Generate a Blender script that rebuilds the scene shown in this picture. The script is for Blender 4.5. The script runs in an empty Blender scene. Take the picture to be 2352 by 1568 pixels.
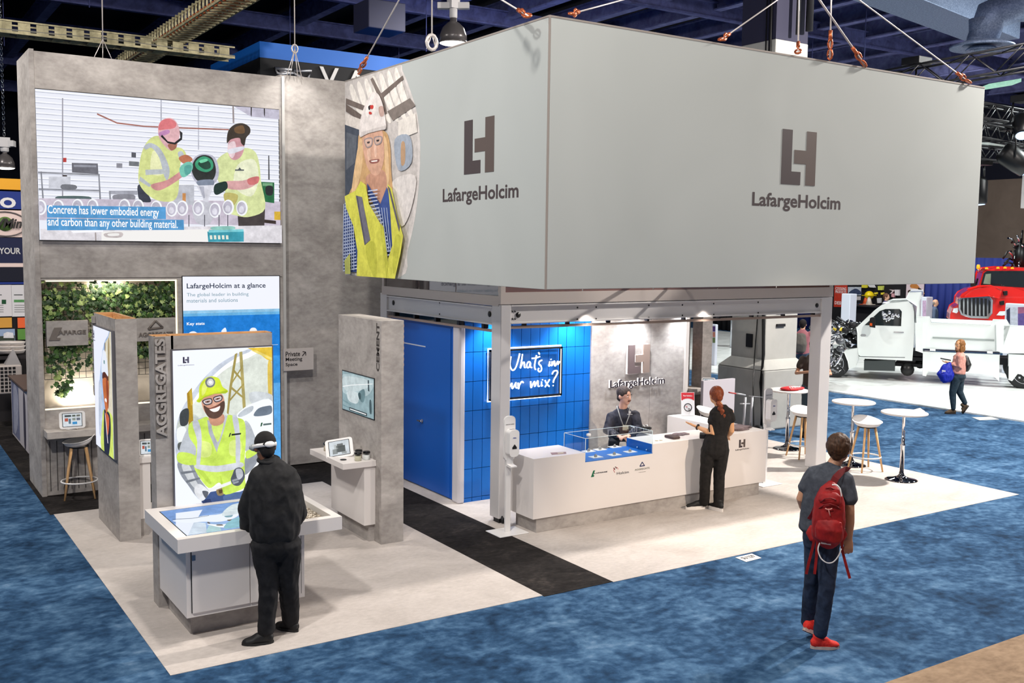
import bpy, bmesh, math, random
from mathutils import Vector, Matrix, noise
from mathutils.geometry import tessellate_polygon
random.seed(7)
S = bpy.context.scene
V = Vector

# ------------------------------------------------------------------ camera
FPX, YAW, PIT, ROL = 2317.32, math.radians(56.971), math.radians(-5.3070), math.radians(0.7144)
CAM = V((0, 0, 3.3))
fw = V((math.cos(YAW)*math.cos(PIT), math.sin(YAW)*math.cos(PIT), math.sin(PIT)))
_r = fw.cross(V((0, 0, 1))).normalized(); _u = _r.cross(fw)
cr = _r*math.cos(ROL)+_u*math.sin(ROL); cu = -_r*math.sin(ROL)+_u*math.cos(ROL)
cd_ = bpy.data.cameras.new('camera'); cam = bpy.data.objects.new('camera', cd_)
S.collection.objects.link(cam); S.camera = cam
cd_.sensor_width = 36; cd_.lens = 36*FPX/2352; cd_.clip_end = 200
cam.matrix_world = Matrix(((cr.x, cu.x, -fw.x, CAM.x), (cr.y, cu.y, -fw.y, CAM.y), (cr.z, cu.z, -fw.z, CAM.z), (0, 0, 0, 1)))

# ------------------------------------------------------------------ world, exposure, large lights
S.view_settings.view_transform = 'Standard'; S.view_settings.look = 'None'
S.view_settings.exposure = 0.0; S.view_settings.gamma = 1.0; S.view_settings.use_curve_mapping = False
w = bpy.data.worlds.new('world'); S.world = w; w.use_nodes = True
w.node_tree.nodes['Background'].inputs[0].default_value = (0.62, 0.70, 0.95, 1)
w.node_tree.nodes['Background'].inputs[1].default_value = 0.30

def area(name, loc, aim, size, power, col=(1, 1, 1), spread=180):
    d = bpy.data.lights.new(name, 'AREA'); d.shape = 'DISK'; d.size = size; d.energy = power; d.color = col
    d.spread = math.radians(spread)
    o = bpy.data.objects.new(name, d); S.collection.objects.link(o); o.location = loc
    o.rotation_euler = (V(aim)-V(loc)).to_track_quat('-Z', 'Y').to_euler(); return o
def spot(name, loc, aim, power, angle, blend=.5, col=(1, 1, 1), rad=.05):
    d = bpy.data.lights.new(name, 'SPOT'); d.energy = power; d.color = col; d.spot_size = math.radians(angle)
    d.spot_blend = blend; d.shadow_soft_size = rad
    o = bpy.data.objects.new(name, d); S.collection.objects.link(o); o.location = loc
    o.rotation_euler = (V(aim)-V(loc)).to_track_quat('-Z', 'Y').to_euler(); return o
# high bay lamps of the hall, plus a fill lamp for the far wall
area('hall_lamp_light', (17.2, 6.9, 9.0), (10, 9, 0), .45, 2350, (1, .93, .86))
area('hall_lamp_light', (-1.5, 3.0, 9.0), (3, 9, 0), .6, 620, (1, .96, .92))
area('hall_lamp_light', (8.0, 1.8, 9.2), (8, 9, 0), .6, 260, (1, .9, .8))
area('hall_lamp_light', (3.0, 6.2, 9.2), (3.5, 9, 0), .6, 330, (1, .94, .88))
area('hall_lamp_light', (24.5, 11.0, 8.2), (23, 14, 0), 1.2, 850, (.93, 1, .98))
area('hall_lamp_light', (23.0, 20.0, 8.6), (24, 22, 0), 1.2, 850, (.93, 1, .98))
area('hall_lamp_light', (-3.0, 16.0, 8.8), (0, 16, 0), 1.0, 700, (1, .95, .9))
area('hall_lamp_light', (13.0, 19.0, 8.8), (14, 22, 0), 1.0, 600, (1, .97, .93))
area('hall_lamp_light', (26.0, 5.0, 9.0), (24, 7, 0), 1.0, 700, (1, .97, .95))
area('hall_lamp_light', (37.5, 9.0, 8.8), (43, 9, 3), 1.0, 1100, (1, .96, .92))  # lamp added to brighten the tan far wall
area('hall_lamp_light', (29.5, 22.0, 8.6), (34, 20, 1.5), 1.0, 500, (1, .97, .95))
# framed truss spotlight aimed low at the counter front
spot('truss_spotlight', (12.0, -1.5, 7.2), (8.5, 9.43, .15), 4600, 19, .8, (1, .82, .64), .12)
# wall washers in the reception ceiling and stem lights on the tall grey tower
for x in (6.85, 8.06, 9.2, 10.15):
    spot('wall_washer_light', (x, 10.78, 2.52), (x, 11.1, 0.9), 105, 100, .9, (.92, .95, 1), .04)
spot('counter_downlight', (7.6, 9.95, 2.5), (7.9, 9.6, 0), 30, 120, .9, (1, .9, .8), .06)
spot('counter_downlight', (9.6, 9.95, 2.5), (9.6, 9.6, 0), 30, 120, .9, (1, .9, .8), .06)
area('reception_bounce_fill', (8.4, 10.5, 2.58), (8.4, 10.5, 0), .9, 30, (1, .95, .93))  # added fill, stands in for bounce off the white reception ceiling
spot('stem_light', (5.35, 13.55, 6.35), (5.45, 14.25, 4.2), 120, 70, .9, (1, .98, .95), .05)
spot('stem_light', (2.2, 13.0, 6.6), (3.2, 14.1, 4.2), 50, 90, .9, (1, .95, .9), .05)
spot('header_light', (4.0, 12.0, 6.3), (5.6, 11.6, 4.6), 60, 95, .9, (1, .95, .9), .1)
spot('header_light', (2.6, 9.4, 8.2), (5.6, 10.4, 4.2), 330, 62, .9, (1, .95, .91), .2)  # spot added to brighten the left face of the banner

# ------------------------------------------------------------------ helpers
def ray(px, py): return fw*FPX + cr*(px-1176) - cu*(py-784)
def on_z(px, py, z=0.0):
    d = ray(px, py); return CAM + d*((z-CAM.z)/d.z)
class Pl:
    "a real plane in the hall: origin o, axes a (along) and b (up), normal n towards the aisle"
    def __init__(s, o, a, b=(0, 0, 1)):
        s.o = V(o); s.a = V(a).normalized(); s.b = V(b).normalized(); s.n = s.a.cross(s.b).normalized()
    def at(s, px, py):
        d = ray(px, py); k = (s.o-CAM).dot(s.n)/d.dot(s.n); p = CAM+d*k-s.o
        return p.dot(s.a), p.dot(s.b)
    def P(s, u, v, h=0): return s.o+s.a*u+s.b*v+s.n*h
    def off(s, h): return Pl(s.o+s.n*h, s.a, s.b)
def PY(y): return Pl((0, y, 0), (1, 0, 0))
def PX(x): return Pl((x, 0, 0), (0, -1, 0))
def PZ(z): return Pl((0, 0, z), (1, 0, 0), (0, 1, 0))

def lin(c):
    return tuple((x/255/12.92 if x/255 <= .04045 else ((x/255+.055)/1.055)**2.4) for x in c)
MC = {}
def nn(m, t, **k):
    n = m.node_tree.nodes.new(t)
    for a, b in k.items(): setattr(n, a, b)
    return n
def mat(name, rgb, rough=.6, metal=0., spec=.5, emit=0, coat=0, alpha=1, trans=0, ior=1.45):
    key = ('m', name)
    if key in MC: return MC[key]
    m = bpy.data.materials.new(name); m.use_nodes = True; b = m.node_tree.nodes['Principled BSDF']
    c = (*lin(rgb), 1); b.inputs['Base Color'].default_value = c
    b.inputs['Roughness'].default_value = rough; b.inputs['Metallic'].default_value = metal
    b.inputs['Specular IOR Level'].default_value = spec; b.inputs['IOR'].default_value = ior
    if emit: b.inputs['Emission Color'].default_value = c; b.inputs['Emission Strength'].default_value = emit
    if coat: b.inputs['Coat Weight'].default_value = coat
    if trans: b.inputs['Transmission Weight'].default_value = trans
    b.inputs['Alpha'].default_value = alpha
    MC[key] = m; return m
def vary(m, b, rgb, sock):
    L = m.node_tree.links; tc = nn(m, 'ShaderNodeTexCoord'); n = nn(m, 'ShaderNodeTexNoise'); n.inputs['Scale'].default_value = 9; n.inputs['Detail'].default_value = 6; n.inputs['Roughness'].default_value = .7
    r = nn(m, 'ShaderNodeValToRGB'); e = r.color_ramp.elements; e[0].position = .3; e[1].position = .7
    e[0].color = (*[x*.72 for x in lin(rgb)], 1); e[1].color = (*[min(1, x*1.12+.01) for x in lin(rgb)], 1)
    L.new(tc.outputs['Object'], n.inputs['Vector']); L.new(n.outputs[0], r.inputs[0]); L.new(r.outputs[0], b.inputs[sock])
def glow(rgb, k=1.0):
    key = ('g', rgb, k)
    if key in MC: return MC[key]
    m = bpy.data.materials.new('screen_pixels'); m.use_nodes = True; b = m.node_tree.nodes['Principled BSDF']
    b.inputs['Base Color'].default_value = (.01, .01, .01, 1); b.inputs['Roughness'].default_value = .45
    b.inputs['Specular IOR Level'].default_value = .1
    b.inputs['Emission Color'].default_value = (*lin(rgb), 1); b.inputs['Emission Strength'].default_value = k
    if k <= 1.1 and min(rgb) < 232: vary(m, b, rgb, 'Emission Color')
    MC[key] = m; return m
def ink(rgb, rough=.7):
    key = ('i', rgb, rough)
    if key in MC: return MC[key]
    m = mat('printed_ink_%d_%d_%d_%d' % (*rgb, int(rough*100)), rgb, rough, spec=.2); vary(m, m.node_tree.nodes['Principled BSDF'], rgb, 'Base Color'); MC[key] = m; return m
def mottled(name, stops, scale=(1, 1, 1), sc=3., detail=6, rough=.8, bump=0., bsc=60., spec=.3, dist=0.5, metal=0., sc2=0, mix2=.5):
    key = ('m', name)
    if key in MC: return MC[key]
    m = bpy.data.materials.new(name); m.use_nodes = True; L = m.node_tree.links; b = m.node_tree.nodes['Principled BSDF']
    tc = nn(m, 'ShaderNodeTexCoord'); mp = nn(m, 'ShaderNodeMapping'); mp.inputs['Scale'].default_value = scale
    L.new(tc.outputs['Object'], mp.inputs[0])
    n = nn(m, 'ShaderNodeTexNoise'); n.inputs['Scale'].default_value = sc; n.inputs['Detail'].default_value = detail
    n.inputs['Roughness'].default_value = .62; n.inputs['Distortion'].default_value = dist
    L.new(mp.outputs[0], n.inputs['Vector']); fac = n.outputs[0]
    if sc2:
        n2 = nn(m, 'ShaderNodeTexNoise'); n2.inputs['Scale'].default_value = sc2; n2.inputs['Detail'].default_value = 3
        L.new(mp.outputs[0], n2.inputs['Vector'])
        mx = nn(m, 'ShaderNodeMix'); mx.inputs[0].default_value = mix2
        L.new(fac, mx.inputs[2]); L.new(n2.outputs[0], mx.inputs[3]); fac = mx.outputs[0]
    r = nn(m, 'ShaderNodeValToRGB'); e = r.color_ramp.elements
    e[0].position = stops[0][0]; e[0].color = (*lin(stops[0][1]), 1); e[1].position = stops[-1][0]; e[1].color = (*lin(stops[-1][1]), 1)
    for p, c in stops[1:-1]:
        q = e.new(p); q.color = (*lin(c), 1)
    L.new(fac, r.inputs[0]); L.new(r.outputs[0], b.inputs['Base Color'])
    b.inputs['Roughness'].default_value = rough; b.inputs['Specular IOR Level'].default_value = spec; b.inputs['Metallic'].default_value = metal
    if bump:
        n3 = nn(m, 'ShaderNodeTexNoise'); n3.inputs['Scale'].default_value = bsc; n3.inputs['Detail'].default_value = 2
        L.new(tc.outputs['Object'], n3.inputs['Vector'])
        bp = nn(m, 'ShaderNodeBump'); bp.inputs['Strength'].default_value = bump; bp.inputs['Distance'].default_value = .02
        L.new(n3.outputs[0], bp.inputs['Height']); L.new(bp.outputs[0], b.inputs['Normal'])
    MC[key] = m; return m

CONC = mottled('grey_concrete_laminate', [(.3, (136, 130, 126)), (.5, (166, 160, 155)), (.72, (192, 186, 181))], (1, 1, 1.6), 2.2, 8, .75, .03, 90, sc2=14, mix2=.3)
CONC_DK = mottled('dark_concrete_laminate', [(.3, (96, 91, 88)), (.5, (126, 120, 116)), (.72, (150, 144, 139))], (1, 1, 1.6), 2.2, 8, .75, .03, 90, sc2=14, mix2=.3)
WHITE = mat('white_laminate', (228, 222, 218), .35)
WHITE2 = mat('white_plastic', (232, 230, 228), .3)
STEEL = mat('brushed_aluminium', (214, 211, 210), .4, .15)
CHROME = mat('chrome', (225, 225, 228), .08, 1.)
BLACK = mat('black_plastic', (14, 14, 15), .4)
DARK = mat('dark_metal', (32, 32, 36), .5, .3)
BLUE = mat('blue_panel', (10, 84, 176), .45)
BLUE_C = mat('blue_display_base', (20, 105, 190), .4)
PLY = mottled('plywood_edge', [(.3, (196, 140, 88)), (.7, (226, 178, 124))], (1, 1, 8), 6, 4, .6)
OAK = mottled('pale_beech_wood', [(.3, (206, 158, 104)), (.7, (228, 186, 136))], (20, 20, 2), 3, 4, .45)
LOGO = mat('logo_charcoal', (62, 52, 54), .6)
LOGO2 = mat('logo_taupe', (82, 70, 66), .6)
SKIN = mat('light_skin', (214, 164, 134), .5); SKIN2 = mat('tan_skin', (186, 138, 108), .5); SKIN3 = mat('brown_skin', (118, 80, 60), .5)
GLASS = bpy.data.materials.new('clear_glass'); GLASS.use_nodes = True
def _glass():
    m = GLASS; L = m.node_tree.links; out = m.node_tree.nodes['Material Output']; m.node_tree.nodes.remove(m.node_tree.nodes['Principled BSDF'])
    t = nn(m, 'ShaderNodeBsdfTransparent'); t.inputs[0].default_value = (.93, .96, .97, 1)
    g = nn(m, 'ShaderNodeBsdfGlossy'); g.inputs['Roughness'].default_value = .02; g.inputs[0].default_value = (1, 1, 1, 1)
    f0 = nn(m, 'ShaderNodeLayerWeight'); f0.inputs[0].default_value = .12; f = nn(m, 'ShaderNodeMath', operation='MULTIPLY'); f.inputs[1].default_value = .22; L.new(f0.outputs[1], f.inputs[0]); mx = nn(m, 'ShaderNodeMixShader')
    L.new(f.outputs[0], mx.inputs[0]); L.new(t.outputs[0], mx.inputs[1]); L.new(g.outputs[0], mx.inputs[2]); L.new(mx.outputs[0], out.inputs[0])
_glass()

def tag(o, label=None, cat=None, group=None, kind=None):
    if label: o['label'] = label
    if cat: o['category'] = cat
    if group: o['group'] = group
    if kind: o['kind'] = kind
    return o
def thing(name, loc, label, cat, group=None, kind=None):
    o = bpy.data.objects.new(name, None); S.collection.objects.link(o); o.location = loc; o.empty_display_size = .1
    return tag(o, label, cat, group, kind)
def wloc(o):
    p = V((0, 0, 0))
    while o is not None: p = p+o.location; o = o.parent
    return p
class MB:
    def __init__(s): s.v = []; s.f = []; s.m = []; s.mats = []; s.sm = []
    def mi(s, m):
        if m not in s.mats: s.mats.append(m)
        return s.mats.index(m)
    def add(s, vs, fs, m=None, smooth=False):
        k = len(s.v); s.v += [V(p) for p in vs]; i = s.mi(m) if m else 0
        for f in fs: s.f.append([k+a for a in f]); s.m.append(i); s.sm.append(smooth)
        return s
    def box(s, x0, y0, z0, x1, y1, z1, m=None):
        x0, x1 = sorted((x0, x1)); y0, y1 = sorted((y0, y1)); z0, z1 = sorted((z0, z1))
        v = [(x, y, z) for z in (z0, z1) for x, y in ((x0, y0), (x1, y0), (x1, y1), (x0, y1))]
        return s.add(v, [(3, 2, 1, 0), (4, 5, 6, 7), (0, 1, 5, 4), (1, 2, 6, 5), (2, 3, 7, 6), (3, 0, 4, 7)], m)
    def obox(s, c, ax, ay, az, m=None):
        c, ax, ay, az = V(c), V(ax), V(ay), V(az)
        v = [c+ax*i+ay*j+az*k for k in (-1, 1) for i, j in ((-1, -1), (1, -1), (1, 1), (-1, 1))]
        f = [(3, 2, 1, 0), (4, 5, 6, 7), (0, 1, 5, 4), (1, 2, 6, 5), (2, 3, 7, 6), (3, 0, 4, 7)]
        if ax.cross(ay).dot(az) < 0: f = [q[::-1] for q in f]
        return s.add(v, f, m)
    def tube(s, pts, r, n=10, m=None, r2=None, closed=False, smooth=True):
        pts = [V(p) for p in pts]; N = len(pts); k = len(s.v); up = V((.13, .21, .97)); rings = []
        for i, p in enumerate(pts):
            a = pts[(i-1) % N] if (closed or i) else p; b = pts[(i+1) % N] if (closed or i < N-1) else p
            t = (b-a).normalized(); x = t.cross(up)
            if x.length < .05: x = t.cross(V((1, 0, 0)))
            x.normalize(); y = t.cross(x)
            rr = r if not isinstance(r, (list, tuple)) else r[i]
            rings.append([p+(x*math.cos(2*math.pi*j/n)+y*math.sin(2*math.pi*j/n))*rr for j in range(n)])
        vs = [q for R in rings for q in R]; fs = []
        for i in range(N if closed else N-1):
            for j in range(n):
                a = i*n+j; b = i*n+(j+1) % n; i2 = (i+1) % N
                fs.append((b, a, i2*n+j, i2*n+(j+1) % n))
        if not closed: fs += [tuple(range(n)), tuple(range((N-1)*n, N*n))[::-1]]
        return s.add(vs, fs, m, smooth)
    def lathe(s, prof, c=(0, 0, 0), n=24, m=None, ax=None):
        "prof: (radius, height) from bottom to top"
        c = V(c); z = V(ax).normalized() if ax else V((0, 0, 1)); x = z.cross(V((0, 1, .01))).normalized(); y = z.cross(x)
        vs = [c+(x*math.cos(2*math.pi*j/n)+y*math.sin(2*math.pi*j/n))*max(r, 1e-4)+z*h for r, h in prof for j in range(n)]
        fs = []
        for i in range(len(prof)-1):
            for j in range(n): fs.append((i*n+j, i*n+(j+1) % n, (i+1)*n+(j+1) % n, (i+1)*n+j))
        fs += [tuple(range(n))[::-1], tuple(range((len(prof)-1)*n, len(prof)*n))]
        return s.add(vs, fs, m, True)
    def prism(s, pts, d, m=None):
        "closed outline pts (3-D, planar) pushed along vector d"
        pts = [V(p) for p in pts]; d = V(d); n = len(pts); tri = tessellate_polygon([pts])
        nr = V((0, 0, 0))
        for i in range(n): nr += pts[i].cross(pts[(i+1) % n])
        if nr.dot(d) > 0: pts = pts[::-1]; tri = tessellate_polygon([pts])
        fs = []
        for t in tri:
            q = (pts[t[1]]-pts[t[0]]).cross(pts[t[2]]-pts[t[0]])
            t = t if q.dot(d) < 0 else t[::-1]
            fs.append(tuple(t)); fs.append(tuple(a+n for a in t[::-1]))
        for i in range(n): fs.append((i, i+n, (i+1) % n+n, (i+1) % n))
        return s.add(pts+[p+d for p in pts], [f[::-1] if len(f) == 4 else f for f in fs], m)
    def ball(s, c, rx, ry=None, rz=None, m=None, n=12, M=None):
        ry = ry or rx; rz = rz or rx; c = V(c); vs = []; fs = []
        M = M or Matrix.Identity(3)
        for i in range(n//2+1):
            a = math.pi*i/(n//2)
            for j in range(n):
                b = 2*math.pi*j/n; vs.append(c+M @ V((rx*math.sin(a)*math.cos(b), ry*math.sin(a)*math.sin(b), rz*math.cos(a))))
        for i in range(n//2):
            for j in range(n):
                fs.append((i*n+j, (i+1)*n+j, (i+1)*n+(j+1) % n, i*n+(j+1) % n))
        return s.add(vs, fs, m, True)
    def build(s, name, m=None, parent=None, bevel=0, label=None, cat=None, group=None, kind=None, seg=2, origin=None):
        me = bpy.data.meshes.new(name)
        if parent: o0 = wloc(parent)
        elif origin is not None: o0 = V(origin)
        else:
            xs = [p.x for p in s.v]; ys = [p.y for p in s.v]; zs = [p.z for p in s.v]
            o0 = V(((min(xs)+max(xs))/2, (min(ys)+max(ys))/2, min(zs)))
        me.from_pydata([p-o0 for p in s.v], [], s.f)
        for q in (s.mats or [m]): me.materials.append(q)
        for p, i, k in zip(me.polygons, s.m, s.sm): p.material_index = i; p.use_smooth = k
        o = bpy.data.objects.new(name, me); S.collection.objects.link(o)
        if parent: o.parent = parent
        else: o.location = o0
        if bevel:
            b = o.modifiers.new('bevel', 'BEVEL'); b.width = bevel; b.segments = seg; b.limit_method = 'ANGLE'
        return tag(o, label, cat, group, kind)
def copy_tree(o, loc=None, label=None, parent=None, rz=None):
    c = o.copy(); S.collection.objects.link(c); c.parent = parent
    if loc is not None: c.location = loc
    if rz is not None: c.rotation_euler.z = rz
    if label: c['label'] = label
    for ch in list(o.children): copy_tree(ch, parent=c)
    return c

def spline(pts, k=4):
    "closed smooth outline through pts"
    n = len(pts); out = []
    for i in range(n):
        p0, p1, p2, p3 = (V((*pts[(i+j) % n][:2], 0)) for j in (-1, 0, 1, 2))
        for q in range(k):
            t = q/k; r = .5*((2*p1)+(p2-p0)*t+(2*p0-5*p1+4*p2-p3)*t*t+(3*p1-p0-3*p2+p3)*t**3); out.append((r.x, r.y))
    return out
def clip(poly, box):
    u0, v0, u1, v1 = box
    for ax, lim, sg in ((0, u0, 1), (0, u1, -1), (1, v0, 1), (1, v1, -1)):
        out = []
        for i in range(len(poly)):
            a = poly[i]; b = poly[(i+1) % len(poly)]; ia = (a[ax]-lim)*sg >= 0; ib = (b[ax]-lim)*sg >= 0
            if ia: out.append(a)
            if ia != ib:
                t = (lim-a[ax])/(b[ax]-a[ax]); out.append((a[0]+(b[0]-a[0])*t, a[1]+(b[1]-a[1])*t))
        poly = out
        if len(poly) < 3: return []
    return poly
def art(name, pl, layers, parent, mk, sc=1., off=(0, 0), lim=None, dz=.0006, h0=.001, label=None):
    "flat printed picture on a real plane; every layer is a polygon (colour, points, 's' for smooth)"
    mb = MB(); h = h0
    for L in layers:
        c, pts = L[0], L[1]; uv = [pl.at(off[0]+x*sc, off[1]+y*sc) for x, y in pts] if len(L) < 3 or 'u' not in L[2] else list(pts)
        if len(L) > 2 and 's' in L[2]: uv = spline(uv)
        if lim: uv = clip(uv, lim)
        if len(uv) < 3: continue
        P = [pl.P(u, v, h) for u, v in uv]; tr = tessellate_polygon([P]); fs = []
        for t in tr:
            q = (P[t[1]]-P[t[0]]).cross(P[t[2]]-P[t[0]]); fs.append(tuple(t) if q.dot(pl.n) > 0 else tuple(t[::-1]))
        mb.add(P, fs, mk(c)); h += dz
    return mb.build(name, None, parent, label=label)
def text(name, s, pl, lb, rt, m, parent, depth=.002, bold=0., uv=False, h=.002, mirror=False, shear=0, label=None, cat=None, align=None):
    "lettering filling the rectangle between two corners (left-bottom, right-top) on plane pl"
    cu_ = bpy.data.curves.new('letters', 'FONT'); cu_.body = s; cu_.extrude = .0; cu_.offset = bold; cu_.resolution_u = 3; cu_.shear = shear
    cu_.space_line = .95
    o = bpy.data.objects.new('letters', cu_); me0 = bpy.data.meshes.new_from_object(o)
    vs = [v.co.copy() for v in me0.vertices]; x0 = min(v.x for v in vs); x1 = max(v.x for v in vs); y0 = min(v.y for v in vs); y1 = max(v.y for v in vs)
    (a, b), (c, d) = (lb, rt) if uv else (pl.at(*lb), pl.at(*rt))
    bm = bmesh.new(); bm.from_mesh(me0); bmesh.ops.remove_doubles(bm, verts=bm.verts, dist=1e-5)
    for v in bm.verts:
        t = (v.co.x-x0)/(x1-x0)
        if mirror: t = 1-t
        p = pl.P(a+(c-a)*t, b+(d-b)*(v.co.y-y0)/(y1-y0), h); v.co = p
    for f_ in bm.faces: f_.smooth = False
    bmesh.ops.recalc_face_normals(bm, faces=bm.faces)
    if depth:
        g = bmesh.ops.extrude_face_region(bm, geom=list(bm.faces)); vv = [e for e in g['geom'] if isinstance(e, bmesh.types.BMVert)]
        bmesh.ops.translate(bm, verts=vv, vec=pl.n*depth); bmesh.ops.recalc_face_normals(bm, faces=bm.faces)
    me = bpy.data.meshes.new(name)
    o0 = wloc(parent) if parent else pl.P((a+c)/2, min(b, d))
    bmesh.ops.translate(bm, verts=bm.verts, vec=-o0); bm.to_mesh(me); bm.free(); me.materials.append(m)
    bpy.data.objects.remove(o); bpy.data.curves.remove(cu_)
    ob = bpy.data.objects.new(name, me); S.collection.objects.link(ob)
    if parent: ob.parent = parent
    else: ob.location = o0
    return tag(ob, label, cat)
def lh_logo(mb, pl, u0, v0, u1, v1, h, d, m1, m2):
    "the two interlocking letters"
    def q(pts, m): mb.prism([pl.P(u0+(u1-u0)*x, v0+(v1-v0)*y, h) for x, y in pts], pl.n*d, m)
    q([(0, 0), (.56, 0), (.56, .24), (.29, .24), (.29, 1), (0, 1)], m1)
    q([(.71, 0), (1, 0), (1, 1), (.71, 1), (.71, .64), (.36, .64), (.36, .39), (.71, .39)], m2)
# ------------------------------------------------------------------ the hall
CARPET_BLUE = mottled('blue_mottled_carpet', [(.34, (22, 44, 68)), (.47, (42, 72, 104)), (.58, (70, 102, 134)), (.70, (104, 132, 160))], (1, 1.15, 1), 1.9, 9, .95, .3, 170, .1, .7, sc2=11, mix2=.36)
CARPET_BEIGE = mottled('beige_carpet', [(.3, (168, 160, 154)), (.55, (190, 182, 176)), (.75, (204, 196, 190))], (1, 1.5, 1), 1.3, 8, .95, .15, 150, .1, .6, sc2=18, mix2=.3)
CARPET_BLACK = mottled('black_carpet', [(.35, (22, 20, 20)), (.55, (42, 39, 38)), (.75, (74, 68, 64))], (1, 1.5, 1), 1.6, 8, .95, .2, 150, .1, .9, sc2=14, mix2=.35)
CARPET_TAN = mottled('taupe_carpet', [(.3, (112, 92, 74)), (.6, (150, 128, 106))], (1, 1.5, 1), 3, 8, .95, .15, 150, .1, .6, sc2=14, mix2=.35)
def flat(name, x0, y0, x1, y1, z, m, t=.02, **k):
    mb = MB(); mb.box(x0, y0, z-t, x1, y1, z, m); return mb.build(name, m, **k)
flat('floor', -40, -20, 60, 60, 0, CARPET_BLUE, .3, kind='structure')
flat('carpet', 1.90, 7.67, 5.37, 13.1, .004, CARPET_BEIGE, .004, label='pale beige booth carpet under the three grey display towers', cat='carpet')
flat('carpet', 5.37, 7.64, 6.2, 13.1, .004, CARPET_BLACK, .004, label='black carpet strip between the two pale booth carpets', cat='carpet')
flat('carpet', 6.2, 7.63, 13.33, 13.3, .004, CARPET_BEIGE, .004, label='cream carpet under the white reception counter and bistro tables', cat='carpet')
flat('carpet', 1.86, 13.1, 6.2, 30, .003, CARPET_BLACK, .003, label='black carpet under the tall tower and beech stool', cat='carpet')
flat('carpet', -6, -4, 30, 4.7, .004, CARPET_TAN, .004, label='taupe carpet at the bottom right corner of the aisle', cat='carpet')
PLATW = mottled('white_show_floor', [(.3, (206, 208, 204)), (.5, (226, 228, 226)), (.7, (240, 240, 238))], (1, 2.2, 1), 1.4, 6, .25, spec=.5)
flat('show_floor', 19.2, 5, 29.5, 40, .03, PLATW, .03, label='glossy white show floor under the white dump truck', cat='floor covering')
# far walls
WALLT = mottled('tan_painted_wall', [(.3, (124, 108, 96)), (.7, (140, 124, 111))], (1, 1, 1), .8, 3, .9)
mb = MB(); mb.box(43, -20, 0, 43.3, 60, 6.6); mb.build('wall_right', WALLT, kind='structure')
mb = MB(); mb.box(43, -20, 6.6, 43.3, 60, 11); mb.box(-40, 55, 0, 60, 55.3, 11); mb.build('wall_back', mat('dark_navy_wall', (22, 24, 40), .9), kind='structure')
# ceiling deck with two layers of beams
DECK = mottled('dark_navy_deck', [(.3, (6, 6, 18)), (.7, (12, 12, 30))], (1, 6, 1), 2, 3, .9)
BEAM = mottled('navy_painted_steel', [(.3, (80, 82, 126)), (.7, (112, 118, 168))], (1, 1, 1), 4, 3, .7)
BEAM2 = mottled('navy_painted_purlin', [(.3, (60, 62, 104)), (.7, (86, 92, 144))], (1, 1, 1), 4, 3, .7)
mb = MB(); mb.box(-40, -6, 10.4, 60, 60, 10.6); ceil = mb.build('ceiling', DECK, kind='structure')
def ibeam(mb, p0, p1, wd, h):
    a = V(p0); b = V(p1); t = (b-a); L = t.length/2; t.normalize(); s = t.cross(V((0, 0, 1))); c = (a+b)/2
    mb.obox(c, t*L, s*wd/2, V((0, 0, .02))); mb.obox(c+V((0, 0, h)), t*L, s*wd/2, V((0, 0, .02))); mb.obox(c+V((0, 0, h/2)), t*L, s*.012, V((0, 0, h/2)))
for y in (15.6, 20.4, 24.6, 28.9, 34, 40, 47):
    mb = MB(); ibeam(mb, (-38, y, 9.5), (50, y, 9.5), .17, .4); mb.build('beam', BEAM2, ceil)
for k, x in enumerate([-6, -2.4, 1.2, 4.8, 8.3, 11.2, 13.6, 15.7, 17.8, 19.7, 21.8, 23.8, 25.9, 28.4, 30.9, 33.5, 36.2, 39]):
    mb = MB(); ibeam(mb, (x, -4, 9.72), (x, 58, 9.72), .26, .5); mb.build('beam', BEAM, ceil)
for x, y in ((6.5, 21), (10.2, 27), (12.8, 24), (18.7, 26), (22.8, 18), (24.8, 21.5), (27, 25), (29.5, 20), (4.5, 24), (15, 30), (3.5, 30), (32, 27)):
    mb = MB(); mb.tube([(x, y, 10.4), (x, y, 8.4)], .014, 6); mb.build('hanger_rod', BEAM2, ceil)
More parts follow.
